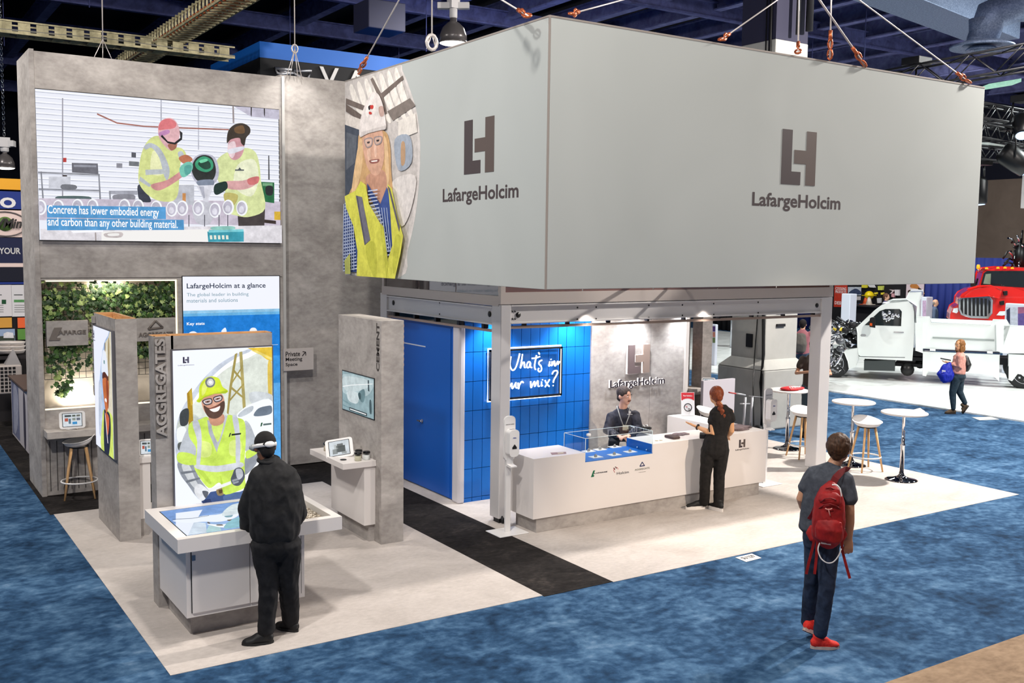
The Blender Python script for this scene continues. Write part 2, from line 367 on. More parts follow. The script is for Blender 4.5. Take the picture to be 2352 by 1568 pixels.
# big square duct and round duct with diffusers
DUCT = mottled('galvanised_duct', [(.3, (96, 112, 140)), (.7, (150, 164, 190))], (1, 1, 1), 30, 3, .5, metal=.4)
mb = MB(); a = on_z(1930, -60, 8.7); b = on_z(2235, 60, 8.7); d = (b-a).normalized(); s_ = d.cross(V((0, 0, 1)))
mb.obox((a+b)/2+V((0, 0, .25))-s_*.2, d*((b-a).length/2+2), s_*.55, V((0, 0, .3)))
tag(mb.build('square_duct', DUCT, bevel=.02), 'long square galvanised duct below the ceiling at top right', 'air duct')
def diffuser(cx, cy, z, R, label, duct_dir):
    t = thing('air_duct', (cx, cy, z), label, 'air duct', 'round ducts with ceiling diffusers')
    mb = MB(); c = V((cx, cy, z)); mb.lathe([(R*.45, .55), (R*.42, .3), (R*.5, .1), (R*.62, .02)], c, 32, DUCT); mb.build('neck', DUCT, t)
    mb = MB(); mb.lathe([(R*.55, .03), (R*1.0, -.04), (R*1.02, -.0), (R*.62, .09)], c, 36, DUCT)
    for r in (.42, .28, .14): mb.lathe([(R*r, -.05), (R*(r+.08), -.09), (R*(r+.09), -.07), (R*r, -.02)], c, 28, DUCT)
    mb.build('diffuser', DUCT, t, label='round ceiling diffuser with concentric rings')
    mb = MB(); dd = V(duct_dir).normalized(); mb.tube([c+V((0, 0, .1)), c+V((0, 0, .62))+dd*.15, c+V((0, 0, .85))+dd*.7, c+V((0, 0, .9))+dd*9], [R*.5, R*.55, R*.58, R*.58], 24, DUCT)
    mb.build('duct_pipe', DUCT, t)
p = on_z(2255, 106, 7.6); diffuser(p.x, p.y, 7.6, .62, 'fat round duct with ringed diffuser at top right', (.75, -.62, 0))
# suspended speaker-like boxes and the shaded hood near the middle
mb = MB(); p = on_z(868, 45, 8.6); mb.box(p.x-.45, p.y-.45, p.z-.3, p.x+.5, p.y+.4, p.z+.35)
tag(mb.build('unit_heater', mat('slate_painted_metal', (62, 62, 84), .6), bevel=.02), 'boxy slate coloured unit heater hanging under the dark ceiling', 'heater')
# ---- two lit cable trays
TRAY = mottled('galvanised_tray', [(.3, (150, 142, 110)), (.7, (210, 200, 160))], (1, 1, 1), 6, 3, .45, metal=.2)
def tray(a, b, label, wd=.42, rung=.3, rounded=False):
    t = thing('cable_tray', (a+b)/2, label, 'cable tray', None)
    d = (b-a).normalized(); L = (b-a).length; s = d.cross(V((0, 0, 1))).normalized(); z = V((0, 0, 1)); mb = MB()
    for sg in (-1, 1):
        mb.obox((a+b)/2+s*wd/2*sg, d*L/2, s*.012, z*.02); mb.obox((a+b)/2+s*wd/2*sg+z*.2, d*L/2, s*.012, z*.014)
    mb.build('rail', TRAY, t); mb = MB(); n = int(L/rung)
    for i in range(n):
        c = a+d*(i+.5)*rung
        if rounded:
            mb.tube([c+s*wd*.5+z*.24, c+s*wd*.52+z*.05, c+s*wd*.4-z*.03, c-s*wd*.4-z*.03, c-s*wd*.52+z*.05, c-s*wd*.5+z*.24], .022, 6)
        else:
            mb.obox(c, d*.09, s*wd/2, z*.008); mb.obox(c+s*wd/2+z*.1, d*.1, s*.008, z*.08); mb.obox(c-s*wd/2+z*.1, d*.02, s*.008, z*.1)
    mb.build('rung', TRAY, t); mb = MB()
    for k in range(5):
        c = .15*(k-2)*wd*1.6
        mb.tube([a+s*c+z*.03, (a+b)/2+s*c+z*(.04+.01*k), b+s*c+z*.03], .02, 6)
    mb.build('cable', mat('orange_cable', (170, 84, 40), .6) if rounded else mat('grey_cable', (120, 118, 110), .6), t)
    return t
a = on_z(-60, 78, 7.0); b = on_z(545, 130, 7.0); b.y = a.y = (a.y+b.y)/2; tray(a, b, 'straight lit metal cable tray above the grey tower')
a = on_z(640, -40, 7.25); b = on_z(300, 142, 7.25); a.x = b.x = (a.x+b.x)/2; tray(a+V((0, -2, 0)), b+V((0, 1, 0)), 'ribbed wire cable tray crossing toward the top left', .5, .22, True)
# ---- high bay dome lamps
def dome_lamp(p, label, R=.26, lit=True):
    t = thing('high_bay_lamp', p, label, 'ceiling lamp', 'high bay dome lamps')
    mb = MB(); mb.lathe([(R, 0), (R*.98, R*.5), (R*.78, R*1.05), (R*.45, R*1.38), (R*.25, R*1.5), (R*.25, R*1.75), (.05, R*1.8)], p, 28)
    mb.lathe([(R*1.01, -.012), (R*1.03, -.012), (R*1.03, .02), (R*1.01, .02)], p, 28); mb.build('reflector', mat('smoky_reflector', (96, 92, 92), .3, .3), t)
    mb = MB(); mb.lathe([(.01, -.045), (R*.5, -.04), (R*.85, -.028), (R*.99, -.013)], p, 28, glow((255, 250, 240), 6)); mb.build('lens', None, t, label='glowing round lens')
    mb = MB(); mb.lathe([(.06, R*1.7), (.075, R*1.8), (.075, R*2.5), (.05, R*2.55)], p, 16); mb.obox(p+V((0, 0, R*2.6)), cr*R*1.15, fw*.05, V((0, 0, .055)))
    mb.obox(p+V((0, 0, R*2.75)), V((0, .09, 0)), V((.09, 0, 0)), V((0, 0, .09))); mb.build('ballast_box', mat('white_fixture', (206, 204, 204), .5), t)
    mb = MB(); q = p+V((0, 0, R*3.1))
    while q.z < 9.5:
        mb.tube([q+V((.02*math.cos(a), 0, .045*math.sin(a))) for a in [i*math.pi/3 for i in range(6)]], .007, 5, closed=True); q = q+V((0, 0, .1))
    mb.build('chain', CHROME, t); return t
PV = Pl(CAM+V((fw.x, fw.y, 0)).normalized()*19.5, V((0, 0, 1)).cross(V((-fw.x, -fw.y, 0))).normalized())
p = PV.P(*PV.at(1041, 98)); dome_lamp(p, 'lit dome lamp hanging above the white banner')
p = PV.P(*PV.at(12, 384)); dome_lamp(p, 'lit dome lamp at the left edge beside the tall tower', .17)
# ---- concrete pillar
PILM = mottled('pale_grey_painted_column', [(.3, (158, 158, 154)), (.7, (178, 177, 172))], (1, 1, 1), 1.2, 4, .8)
t = thing('column', (14.3, 13.3, 0), 'square grey hall column with a wide chamfered foot', 'column')
x0, y0, w_ = 13.86, 12.84, 1.2
mb = MB(); xs = (x0, x0+w_); ys = (y0, y0+w_)
mb.box(xs[0], ys[0], 0, xs[1], ys[1], 1.12)
i_ = .17; lo = [(xs[0], ys[0]), (xs[1], ys[0]), (xs[1], ys[1]), (xs[0], ys[1])]; hi = [(xs[0]+i_, ys[0]+i_), (xs[1]-i_, ys[0]+i_), (xs[1]-i_, ys[1]-i_), (xs[0]+i_, ys[1]-i_)]
mb.add([(x, y, 1.12) for x, y in lo]+[(x, y, 1.3) for x, y in hi], [(i, (i+1) % 4, 4+(i+1) % 4, 4+i) for i in range(4)]+[(4, 5, 6, 7)])
mb.build('column_foot', PILM, t, bevel=.03)
mb = MB(); mb.box(xs[0]+i_, ys[0]+i_, 1.25, xs[1]-i_, ys[1]-i_, 7.1); mb.build('column_shaft', PILM, t, bevel=.02)
mb = MB(); mb.box(xs[0]+i_+.01, ys[0]+i_+.01, 7.1, xs[1]-i_-.01, ys[1]-i_-.01, 10.4); mb.build('column_top', mat('navy_column_paint', (34, 34, 58), .8), t, label='dark navy painted top of the shaft')
mb = MB(); f = ys[0]+i_
for k, z in enumerate((1.9, 2.15)): mb.box(xs[0]+i_+.28, f-.03, z, xs[0]+i_+.5, f+.01, z+.05)
mb.box(xs[0]+i_-.03, f+.3, 1.5, xs[0]+i_+.02, f+.45, 1.75); mb.build('outlet_box', DARK, t)
mb = MB(); fx = xs[0]+i_-.03
mb.tube([(fx, f+.12, 10), (fx, f+.1, 5), (fx, f+.05, 2.4), (fx-.02, f-.02, 1.4), (fx-.2, f-.15, .9), (fx-.3, f-.3, .05)], .03, 8)
mb.tube([(fx, f+.22, 10), (fx, f+.2, 5), (fx, f+.16, 2.4), (fx-.12, f+.1, 1.4), (fx-.35, f-.1, .9), (fx-.5, f-.3, .05)], .012, 6)
tag(mb.build('power_cable', BLACK), 'thick black cable running down the grey column', 'cable')
mb = MB(); mb.tube([(x0+.9, y0+.05, 7.3), (x0+.9, y0+.05, 10.3)], .07, 10); mb.tube([(x0+.6, y0+.05, 7.2), (x0+.6, y0+.05, 10.3)], .04, 10)
tag(mb.build('conduit', DARK), 'dark conduits rising above the column behind the banner', 'pipe')
# ---- trusses and moving lights at top right
def truss(a, b, label, s=.32, grp=None, r=.022, m=DARK):
    a, b = V(a), V(b); t = thing('lighting_truss', (a+b)/2, label, 'lighting truss'); d = (b-a).normalized(); L = (b-a).length
    x = d.cross(V((0, 0, 1))).normalized()*s/2; z = V((0, 0, 1))*s/2; mb = MB()
    for i, j in ((1, 1), (1, -1), (-1, 1), (-1, -1)): mb.tube([a+x*i+z*j, b+x*i+z*j], r, 6)
    mb.build('chord', m, t); mb = MB(); n = int(L/s)
    for k in range(n):
        p0 = a+d*k*L/n; p1 = a+d*(k+1)*L/n
        if k % 2: p0, p1 = p1, p0
        for i in (1, -1): mb.tube([p0+x*i+z, p1+x*i-z], r*.6, 5); mb.tube([p0+x+z*i, p1-x+z*i], r*.6, 5)
    mb.build('lacing', m, t); return t
truss(on_z(2010, 196, 6.6), on_z(2420, 120, 6.9), 'black box truss just above the right end of the banner', .42)
truss(on_z(2190, 245, 6.2), on_z(2450, 290, 6.2), 'upper black truss right of the banner', .3)
truss(on_z(2190, 290, 5.9), on_z(2450, 340, 5.9), 'middle black truss right of the banner', .28)
truss(on_z(2190, 345, 5.6), on_z(2450, 372, 5.6), 'lowest black truss right of the banner', .3)
mb = MB(); a = on_z(2190, 330, 5.8); b = on_z(2450, 335, 5.8); mb.obox((a+b)/2, (b-a)/2, V((.1, .1, 0)), V((0, 0, .03)))
tag(mb.build('light_bar', mat('pale_metal', (190, 196, 190), .4)), 'slim pale bar between the black trusses', 'light bar')
def movlight(p, label, aim, s=.3):
    t = thing('stage_light', p, label, 'stage light', 'black stage lights on the trusses'); aim = V(aim).normalized(); mb = MB()
    mb.box(p.x-.12*s/.3, p.y-.12*s/.3, p.z, p.x+.12*s/.3, p.y+.12*s/.3, p.z+.14); mb.build('base', BLACK, t, bevel=.01)
    mb = MB(); sd = aim.cross(V((0, 0, 1))).normalized()*s*.5
    for i in (1, -1): mb.tube([p+sd*i*.8, p+sd*i-V((0, 0, s)),], .02, 6)
    mb.build('yoke', BLACK, t)
    mb = MB(); c = p-V((0, 0, s)); mb.lathe([(s*.3, -s*.5), (s*.42, -s*.3), (s*.4, s*.2), (s*.36, s*.6), (s*.3, s*.65)], c, 18, BLACK, aim)
    mb.lathe([(.01, s*.66), (s*.28, s*.665), (s*.28, s*.67)], c, 18, glow((190, 215, 255), 2), aim); mb.build('lamp_head', None, t)
movlight(on_z(2248, 380, 5.35), 'black stage light pointing down beside the banner edge', (0, -.1, -1), .55)
movlight(on_z(2330, 300, 6.0), 'large black stage light under the middle truss', (.5, -.6, -.6), .6)
movlight(on_z(2350, 235, 6.4), 'stage light at the right edge tinted green', (-.4, -.3, -.7), .45)
movlight(on_z(2105, 150, 6.9), 'olive black hanging lamp behind the banner top', (0, 0, -1), .5)
mb = MB(); a = on_z(2262, 200, 6.4); b = on_z(2335, 188, 6.4); mb.obox((a+b)/2, (b-a)/2, V((.12, .16, 0)), V((0, 0, .03)), glow((170, 225, 200), 1.0))
tag(mb.build('tube_light'), 'glowing pale green strip light under the top truss', 'strip light')
mb = MB(); a = on_z(2320, 383, 5.3); b = on_z(2341, 383, 5.3); mb.obox((a+b)/2, (b-a)/2, V((.03, .03, 0)), V((0, 0, .03)), glow((200, 230, 255), 2))
tag(mb.build('tube_light'), 'short glowing strip light under the lowest truss', 'strip light')
# ---- dark hanging sign with the blue rim
t = thing('hanging_sign', (9, 21, 5), 'dark hanging sign with a bright blue top rim behind the tower', 'hanging sign')
SG = mat('black_sign_fabric', (38, 38, 40), .8); RIM = mat('blue_rim', (20, 104, 200), .5)
c = on_z(597, 97, 7.4); L1 = on_z(490, 152, 7.4); R1 = on_z(940, 128, 7.4)
c = V((c.x, c.y, 7.4)); yb = c.y+(L1-c).length; xr = c.x+8.0
mb = MB(); mb.box(c.x, c.y, 4.6, xr, yb, 7.1); mb.build('sign_face', SG, t)
mb = MB(); mb.box(c.x-.01, c.y-.01, 7.1, xr+.01, yb+.01, 7.42); mb.build('rim', RIM, t)
pl = PY(c.y); text('lettering', 'V A N', pl, (733, 200), (905, 172), mat('silver_letters', (214, 212, 210), .4), t, .03, .01)
mb = MB()
def outl(pts, r=.03):
    mb.tube([pl.P(*pl.at(*q), .03) for q in pts], r, 6, closed=True)
outl([(630, 157), (668, 160), (672, 168), (645, 170), (636, 168)]); outl([(672, 162), (714, 163), (707, 180), (698, 181), (676, 170)]); outl([(640, 163), (664, 166), (650, 167)], .02)
mb.build('emblem', mat('silver_emblem', (200, 200, 204), .3, .6), t)
# ---- rigging wires with shackles
WIRE = mat('steel_wire', (216, 208, 204), .35, .4); COPPER = mat('copper_shackle', (206, 110, 70), .35, .7)
def wire(a, b, label, r=.008, shackle=True, grp='rigging cables of the white banner', knot=0):
    a, b = V(a), V(b); t = thing('rigging_cable', a, label, 'cable', grp); mb = MB(); mb.tube([a, b], r, 6); mb.build('wire', WIRE, t)
    if shackle:
        d = (b-a).normalized(); mb = MB(); x = d.cross(V((0, 1, .3))).normalized()
        for k in range(2):
            c0 = a+d*(.05+.12*k); y = x if k else d.cross(x)
            mb.tube([c0+y*.035*math.cos(q)+d*.06*math.sin(q) for q in [i*math.pi/4 for i in range(8)]], .012, 6, closed=True)
        mb.tube([a+d*.2, a+d*.32], .022, 8); mb.build('shackle', COPPER, t)
    return t
# ------------------------------------------------------------------ white hanging banner
HX0, HX1, HY0, HY1, HZ0, HZ1 = 5.60, 12.64, 8.03, 12.80, 2.90, 5.49
FAB = mottled('white_stretch_fabric', [(.3, (168, 173, 171)), (.7, (176, 181, 179))], (1, 1, 1), .5, 2, .85, spec=.15)
ban = thing('hanging_banner', (HX0, HY0, HZ0), 'huge white box banner with two dark company logos', 'hanging banner')
FR = mat('banner_frame_grey', (150, 146, 144), .5, .3); i = 0
for nm, b in (('fabric_panel', (HX0, HY0, HX1, HY0+.03)), ('fabric_panel', (HX0, HY0+.03, HX0+.03, HY1-.03)), ('fabric_panel', (HX1-.03, HY0+.03, HX1, HY1-.03)), ('fabric_panel', (HX0, HY1-.03, HX1, HY1))):
    mb = MB(); mb.box(b[0], b[1], HZ0, b[2], b[3], HZ1); mb.build(nm, FAB, ban, bevel=.004)
mb = MB()
for z in (HZ0+.03, HZ1-.03):
    for a, b in (((HX0, HY0), (HX1, HY0)), ((HX0, HY0), (HX0, HY1)), ((HX1, HY0), (HX1, HY1)), ((HX0, HY1), (HX1, HY1)), ((HX0, HY0), (HX1, HY1)), ((HX0+3.5, HY0), (HX0+3.5, HY1))):
        cx, cy = (HX0+HX1)/2, (HY0+HY1)/2; f_ = .985
        A = V((cx+(a[0]-cx)*f_, cy+(a[1]-cy)*f_, z)); B = V((cx+(b[0]-cx)*f_, cy+(b[1]-cy)*f_, z)); mb.tube([A, B], .022, 6)
mb.build('frame', FR, ban)
mb = MB(); mb.box(HX0-.004, HY0-.004, HZ0, HX0+.012, HY0+.012, HZ1); mb.box(HX0, HY0-.003, HZ1-.012, HX1, HY0+.01, HZ1+.006); mb.box(HX0-.003, HY0, HZ1-.012, HX0+.01, HY1, HZ1+.006)
mb.build('seam', mat('seam_grey', (140, 132, 126), .7), ban)
PF = PY(HY0); PL = PX(HX0)
mb = MB(); (u0, v0), (u1, v1) = PF.at(1793, 422), PF.at(1876, 304); lh_logo(mb, PF, u0, v0, u1, v1, .001, .002, LOGO, LOGO2)
(u0, v0), (u1, v1) = PL.at(1066, 401), PL.at(1136, 265); lh_logo(mb, PL, u0, v0, u1, v1, .001, .002, LOGO, LOGO2); mb.build('logo', None, ban)
a = PF.at(1727, 476); b = PF.at(1931, 451); text('lettering', 'LafargeHolcim', PF, (a[0], PF.at(1850, 487)[1]), (b[0], PF.at(1727, 440)[1]), LOGO, ban, .0006, .022, uv=True, h=.0008)
a = PL.at(1017, 462); b = PL.at(1191, 455); text('lettering', 'LafargeHolcim', PL, (a[0], PL.at(1080, 470)[1]), (b[0], PL.at(1165, 421)[1]), LOGO, ban, .0006, .022, uv=True, h=.0008)
# portrait print on the left face (pixel outlines from the zoomed photograph laid on the real face)
Z5 = dict(sc=700/1614, off=(700, 0))
lim = (-HY1+.003, HZ0+.004, -HY0-.003, HZ1-.004)
G1, G2 = (206, 200, 196), (150, 140, 134)
lay = [((212, 206, 202), [(160, 420), (220, 407), (480, 340), (520, 380), (560, 480), (595, 600), (612, 760), (606, 960), (585, 1150), (545, 1330), (500, 1470), (160, 1470)], 's')]
lay += [((198, 192, 188), [(160, 407), (470, 330), (510, 380), (548, 480), (578, 590), (596, 720), (596, 900), (578, 1080), (545, 1230), (500, 1380), (455, 1470), (160, 1480)], 's')]
for k in range(7):
    x = 238+k*40; lay.append(((232, 226, 218), [(x, 470-k*14), (x+16, 450-k*14), (x+60, 560-k*10), (x+100, 660-k*8), (x+84, 670-k*8), (x+30, 570-k*8)], 's'))
lay += [((112, 100, 94), [(220, 520), (320, 560), (400, 500), (520, 400), (526, 420), (410, 525), (325, 590), (220, 550)]), ((122, 110, 104), [(350, 420), (362, 410), (420, 520), (440, 600), (420, 610), (400, 530)]),
        ((104, 92, 86), [(220, 550), (320, 620), (310, 650), (220, 590)]), ((126, 116, 110), [(440, 590), (560, 520), (590, 560), (470, 640)]),
        ((216, 208, 200), [(218, 600), (320, 640), (320, 720), (218, 690)]), ((66, 74, 88), [(216, 660), (300, 690), (310, 900), (290, 1060), (218, 1180)]), ((92, 98, 108), [(224, 700), (280, 720), (270, 860), (224, 900)]),
        ((226, 220, 212), [(500, 640), (590, 600), (600, 700), (500, 740)]), ((160, 170, 184), [(480, 740), (560, 720), (570, 860), (500, 900)], 's'), ((186, 152, 120), [(515, 760), (535, 760), (535, 860), (515, 870)], 's'),
        ((222, 216, 212), [(470, 960), (590, 930), (570, 1100), (520, 1200), (480, 1100)], 's')]
HAIR = (200, 160, 112)
lay += [(HAIR, [(300, 690), (420, 690), (455, 760), (462, 900), (470, 1020), (440, 1040), (330, 1080), (240, 1040), (270, 960), (284, 860)], 's'),
        ((222, 186, 140), [(290, 760), (312, 760), (306, 900), (270, 1020), (250, 1030)], 's'), ((226, 190, 146), [(425, 720), (445, 780), (452, 940), (440, 1000), (430, 860)], 's'),
        ((196, 148, 124), [(335, 930), (420, 900), (440, 980), (410, 1080), (370, 1060), (335, 990)], 's'),
        ((212, 166, 142), [(313, 720), (350, 690), (410, 680), (424, 760), (424, 850), (400, 920), (366, 925), (335, 880), (316, 800)], 's'),
        ((228, 188, 164), [(335, 800), (352, 790), (354, 860), (342, 850)], 's'), ((230, 190, 168), [(372, 740), (382, 740), (388, 820), (376, 826)], 's'),
        ((150, 92, 84), [(348, 850), (398, 842), (394, 860), (360, 866)], 's'), ((240, 232, 226), [(356, 852), (392, 847), (390, 855), (362, 858)]),
        ((150, 138, 138), [(322, 738), (364, 730), (362, 772), (334, 782)], 's'), ((150, 138, 138), [(374, 728), (416, 722), (412, 758), (382, 768)], 's'),
        ((206, 172, 156), [(327, 743), (360, 736), (358, 768), (336, 776)], 's'), ((206, 172, 156), [(379, 733), (411, 728), (408, 753), (385, 763)], 's'),
        ((60, 50, 52), [(338, 752), (352, 749), (350, 758), (340, 760)], 's'), ((60, 50, 52), [(388, 742), (402, 739), (400, 748), (390, 750)], 's'),
        ((226, 218, 214), [(300, 725), (300, 650), (318, 580), (345, 520), (368, 487), (398, 500), (420, 550), (432, 610), (438, 680), (400, 690), (350, 700)], 's'),
        ((238, 232, 228), [(330, 600), (350, 530), (370, 495), (380, 500), (360, 560), (345, 620)], 's'), ((206, 198, 194), [(300, 728), (306, 700), (438, 664), (438, 684), (400, 692), (345, 706)]),
        ((190, 160, 150), [(400, 570), (424, 565), (428, 610), (408, 615)], 's'), ((36, 32, 36), [(345, 566), (358, 556), (358, 572), (350, 584)], 's'), ((192, 54, 48), [(356, 560), (372, 558), (370, 576), (358, 576)], 's'), ((192, 54, 48), [(350, 592), (364, 596), (362, 606), (350, 604)], 's')]
# checked shirt
CH = [(222, 1060), (262, 1060), (268, 1250), (290, 1300), (296, 1440), (204, 1436), (214, 1200)]
CH2 = [(340, 970), (410, 1080), (445, 990), (470, 1080), (482, 1300), (468, 1370), (456, 1368), (430, 1200), (380, 1090), (345, 1030)]
lay += [((60, 84, 150), CH), ((60, 84, 150), CH2)]
for k in range(22):
    y = 1075+k*17; x = 222-k; lay.append(((196, 206, 228), [(max(206, x), y), (258+k*1.6, y-14), (258+k*1.6, y-8), (max(206, x), y+6)]))
for k in range(6): lay.append(((176, 190, 220), [(228+k*10-8, 1080), (231+k*10-8, 1080), (228+k*12-10, 1430), (224+k*12-10, 1430)]))
for k in range(19):
    y = 1010+k*19; x0_ = 350+max(0, (k-3))*5.2; lay.append(((196, 206, 228), [(x0_, y), (x0_+52, y-8), (x0_+52, y-2), (x0_, y+6)]))
for k in range(4): lay.append(((180, 194, 222), [(412+k*14, 1100), (415+k*14, 1100), (450+k*10, 1330), (446+k*10, 1330)]))
YV = (216, 214, 84); YV2 = (196, 196, 70)
lay += [(YV, [(232, 1040), (290, 1010), (318, 960), (345, 980), (362, 1080), (420, 1180), (462, 1380), (470, 1475), (296, 1475), (300, 1330), (280, 1200), (240, 1100)]),
        (YV, [(462, 975), (484, 1000), (510, 1130), (544, 1250), (530, 1340), (500, 1475), (466, 1475), (464, 1370), (486, 1300), (474, 1100)]),
        (YV2, [(345, 1300), (395, 1290), (400, 1470), (360, 1400)], 's'), (YV2, [(500, 1260), (530, 1260), (510, 1400), (490, 1440)], 's'), (YV2, [(420, 1180), (440, 1200), (466, 1400), (455, 1470)]), ((180, 184, 96), [(232, 1380), (262, 1340), (264, 1450), (236, 1450)]),
        ((112, 110, 124), [(293, 1036), (326, 1044), (370, 1270), (340, 1298)]), ((84, 82, 96), [(296, 1036), (302, 1037), (346, 1290), (340, 1298)]), ((96, 92, 102), [(463, 984), (474, 996), (528, 1200), (524, 1228)])]
art('portrait_print', PL, lay, ban, ink, lim=lim, label='printed photo of a woman in white hard hat and yellow vest', **Z5)
# wires
for k, (p, q, dz) in enumerate((((1215, 38), (1120, -20), 0), ((1312, 32), (1400, 8), 0), ((1655, 92), (1800, -10), 0), ((1833, 122), (1835, -20), 0), ((1988, 152), (1868, -20), 0), ((2228, 190), (1960, -10), 0), ((1906, 135), (1908, 50), 0))):
    a = PF.P(*PF.at(*p)); plb = PY(HY0+(.0 if k > 3 else 1.2)); b = plb.P(*plb.at(*q)); b = a+(b-a)*3
    names = ['first cable left of the banner corner', 'thin cable just right of the banner corner', 'slanting cable with shackle left of the column', 'upright cable in front of the column top', 'long copper toned cable slanting down to the banner', 'long thin cable reaching the banner right end', 'upright cable hanging under the crossed bridle']
    wire(a+V((0, .0, 0)), b, names[k], .009 if k != 4 else .014)
a = PL.P(*PL.at(823, 168)); b = PL.P(*PL.at(922, -10)); wire(a, a+(b-a)*2.2, 'slanting cable at the left end of the banner', .01)
pl = PY(11.2); a = pl.P(*pl.at(1001, 112)); c = pl.P(*pl.at(992, 78)); b = pl.P(*pl.at(992, -20)); e = pl.P(*pl.at(980, 112))
mb = MB(); mb.tube([a, c], .007, 5); mb.tube([e, c], .007, 5); mb.tube([c, c+(b-c)*3], .01, 6)
mb.tube([c-V((0, 0, .1))+V((.07*math.cos(q), 0, .09*math.sin(q))) for q in [i*math.pi/6 for i in range(12)]], .022, 6, closed=True)
tag(mb.build('rigging_cable', WIRE), 'cable with a white coil and bridle left of the dome lamp', 'cable')
pl = PY(14.2); c = pl.P(*pl.at(677, 112)); mb = MB()
for q in ((657, 180), (666, 175), (684, 178), (694, 182)): mb.tube([pl.P(*pl.at(*q)), c], .006, 5)
b = pl.P(*pl.at(676, -20)); mb.tube([c, c+(b-c)*3], .009, 6); mb.tube([c+V((.045*math.cos(q), 0, .06*math.sin(q))) for q in [i*math.pi/6 for i in range(12)]], .012, 6, closed=True)
tag(mb.build('rigging_cable', WIRE), 'cable and four leg bridle above the grey wall', 'cable')
pl = PY(15.5); mb = MB(); c = pl.P(*pl.at(236, 90)); b = pl.P(*pl.at(234, -20)); mb.tube([c, c+(b-c)*3], .009, 6)
for q in ((210, 145), (262, 148), (236, 148)): mb.tube([pl.P(*pl.at(*q)), c], .006, 5)
tag(mb.build('rigging_cable', WIRE), 'cable with bridle above the left of the screen tower', 'cable')

# ------------------------------------------------------------------ tall grey screen tower
TY = 14.1; TP = PY(TY); X0, X1, ZT = 1.92, 5.23, 5.68
tw = thing('screen_tower', ((X0+X1)/2, TY+.6, 0), 'tall concrete grey tower with a big lit video screen', 'display tower')
mb = MB(); nz0, nz1, nx0, nx1 = 1.13, 2.81, 1.98, 3.69
# shell built round the planted niche
mb.box(X0, TY, 3.30, X1-.02, TY+1.1, ZT)           # upper block
mb.box(X0, TY, 0, nx0, TY+1.1, 3.30)               # left pier
mb.box(nx1, TY, 0, X1-.02, TY+1.1, 3.30)           # right pier
mb.box(nx0, TY, nz1, nx1, TY+1.1, 3.30)
mb.box(nx0, TY+.32, 0, nx1, TY+1.1, nz1)
mb.box(nx0, TY+.02, 0, nx1, TY+.32, nz0)
mb.build('tower_body', CONC, tw)
mb = MB(); mb.box(X1-.04, TY-.02, 0, X1, TY+1.1, ZT+.01); mb.build('edge_trim', mat('pale_edge', (190, 188, 184), .5), tw, label='pale right edge strip')
mb = MB(); mb.box(X0-.005, TY-.02, 0, X0+.05, TY+1.1, ZT+.02); mb.build('edge_trim', CONC, tw)
mb = MB(); mb.box(X0+.05, TY-.003, 2.835, X1-.05, TY, 2.842); mb.box(X0+.05, TY-.003, 3.29, X0+.053, TY, ZT)
for k in range(24):
    x = 2.02+k*.085
    if x < 3.69: mb.box(x, TY+.012, .06, x+.008, TY+.021, .72)
mb.build('groove', mat('groove_shadow', (70, 66, 64), .9), tw)
mb = MB(); mb.box(nx0-.03, TY-.30, .80, 3.69, TY+.02, .89); mb.build('shelf', CONC, tw, bevel=.004)
LEDW = glow((255, 240, 210), 1.5)
mb = MB(); mb.box(nx0, TY+.02, nz0-.002, nx1, TY+.05, nz0+.014); mb.box(nx1-.03, TY-.004, nz0, nx1-.012, TY+.02, nz1); mb.box(nx0, TY+.05, nz1-.02, nx1, TY+.08, nz1)
mb.build('light_strip', LEDW, tw, label='glowing white edge light around the planted niche')
mb = MB(); mb.box(nx0+.003, TY+.30, nz0, nx1-.003, TY+.318, nz1-.003); mb.build('niche_panel', mottled('warm_plaster', [(.3, (196, 184, 166)), (.7, (220, 208, 190))], (1, 1, 1), 3, 5, .8), tw)
area('niche_light', (2.8, TY+.1, nz1-.04), (2.85, TY+.33, 1.6), .5, 8, (1, .9, .74))
area('niche_light', (2.4, TY+.12, nz0+.04), (2.5, TY+.33, 1.6), .4, 7, (1, .92, .8))
# wire grid and ivy
def grid(u0, v0, u1, v1, y, parent):
    mb = MB(); u = u0
    while u <= u1: mb.tube([(u, y, v0), (u, y, v1)], .0035, 4); u += .085
    v = v0
    while v <= v1: mb.tube([(u0, y, v), (u1, y, v)], .0035, 4); v += .085
    return mb.build('wire_grid', DARK, parent)
grid(2.02, 1.5, 3.66, 2.76, TY+.24, tw)
IVY = [mat('ivy_leaf_dark', (36, 62, 28), .45), mat('ivy_leaf_mid', (60, 94, 40), .45), mat('ivy_leaf_light', (146, 166, 96), .45)]
ivy = thing('ivy_plant', (2.8, TY+.2, 1.2), 'green ivy trailing over the lit wire grid', 'climbing plant')
rnd = random.Random(3)
def leaf(mb, p, s, m):
    nrm = V((rnd.uniform(-.6, .6), -1, rnd.uniform(-.2, .7))).normalized(); a = nrm.cross(V((0, 0, 1))).normalized(); b = a.cross(nrm); r = rnd.uniform(0, 6.28)
    A = a*math.cos(r)+b*math.sin(r); B = -a*math.sin(r)+b*math.cos(r)
    o = [(0, -.9), (.35, -.75), (.95, -.55), (.62, -.1), (.85, .45), (.35, .35), (0, 1.1), (-.35, .35), (-.85, .45), (-.62, -.1), (-.95, -.55), (-.35, -.75)]
    pts = [p+(A*x+B*y)*s-nrm*.12*s*abs(x) for x, y in o]; mb.add([p+nrm*.1*s]+pts, [(0, 1+i, 1+(i+1) % 12) for i in range(12)], m)
mb = MB()
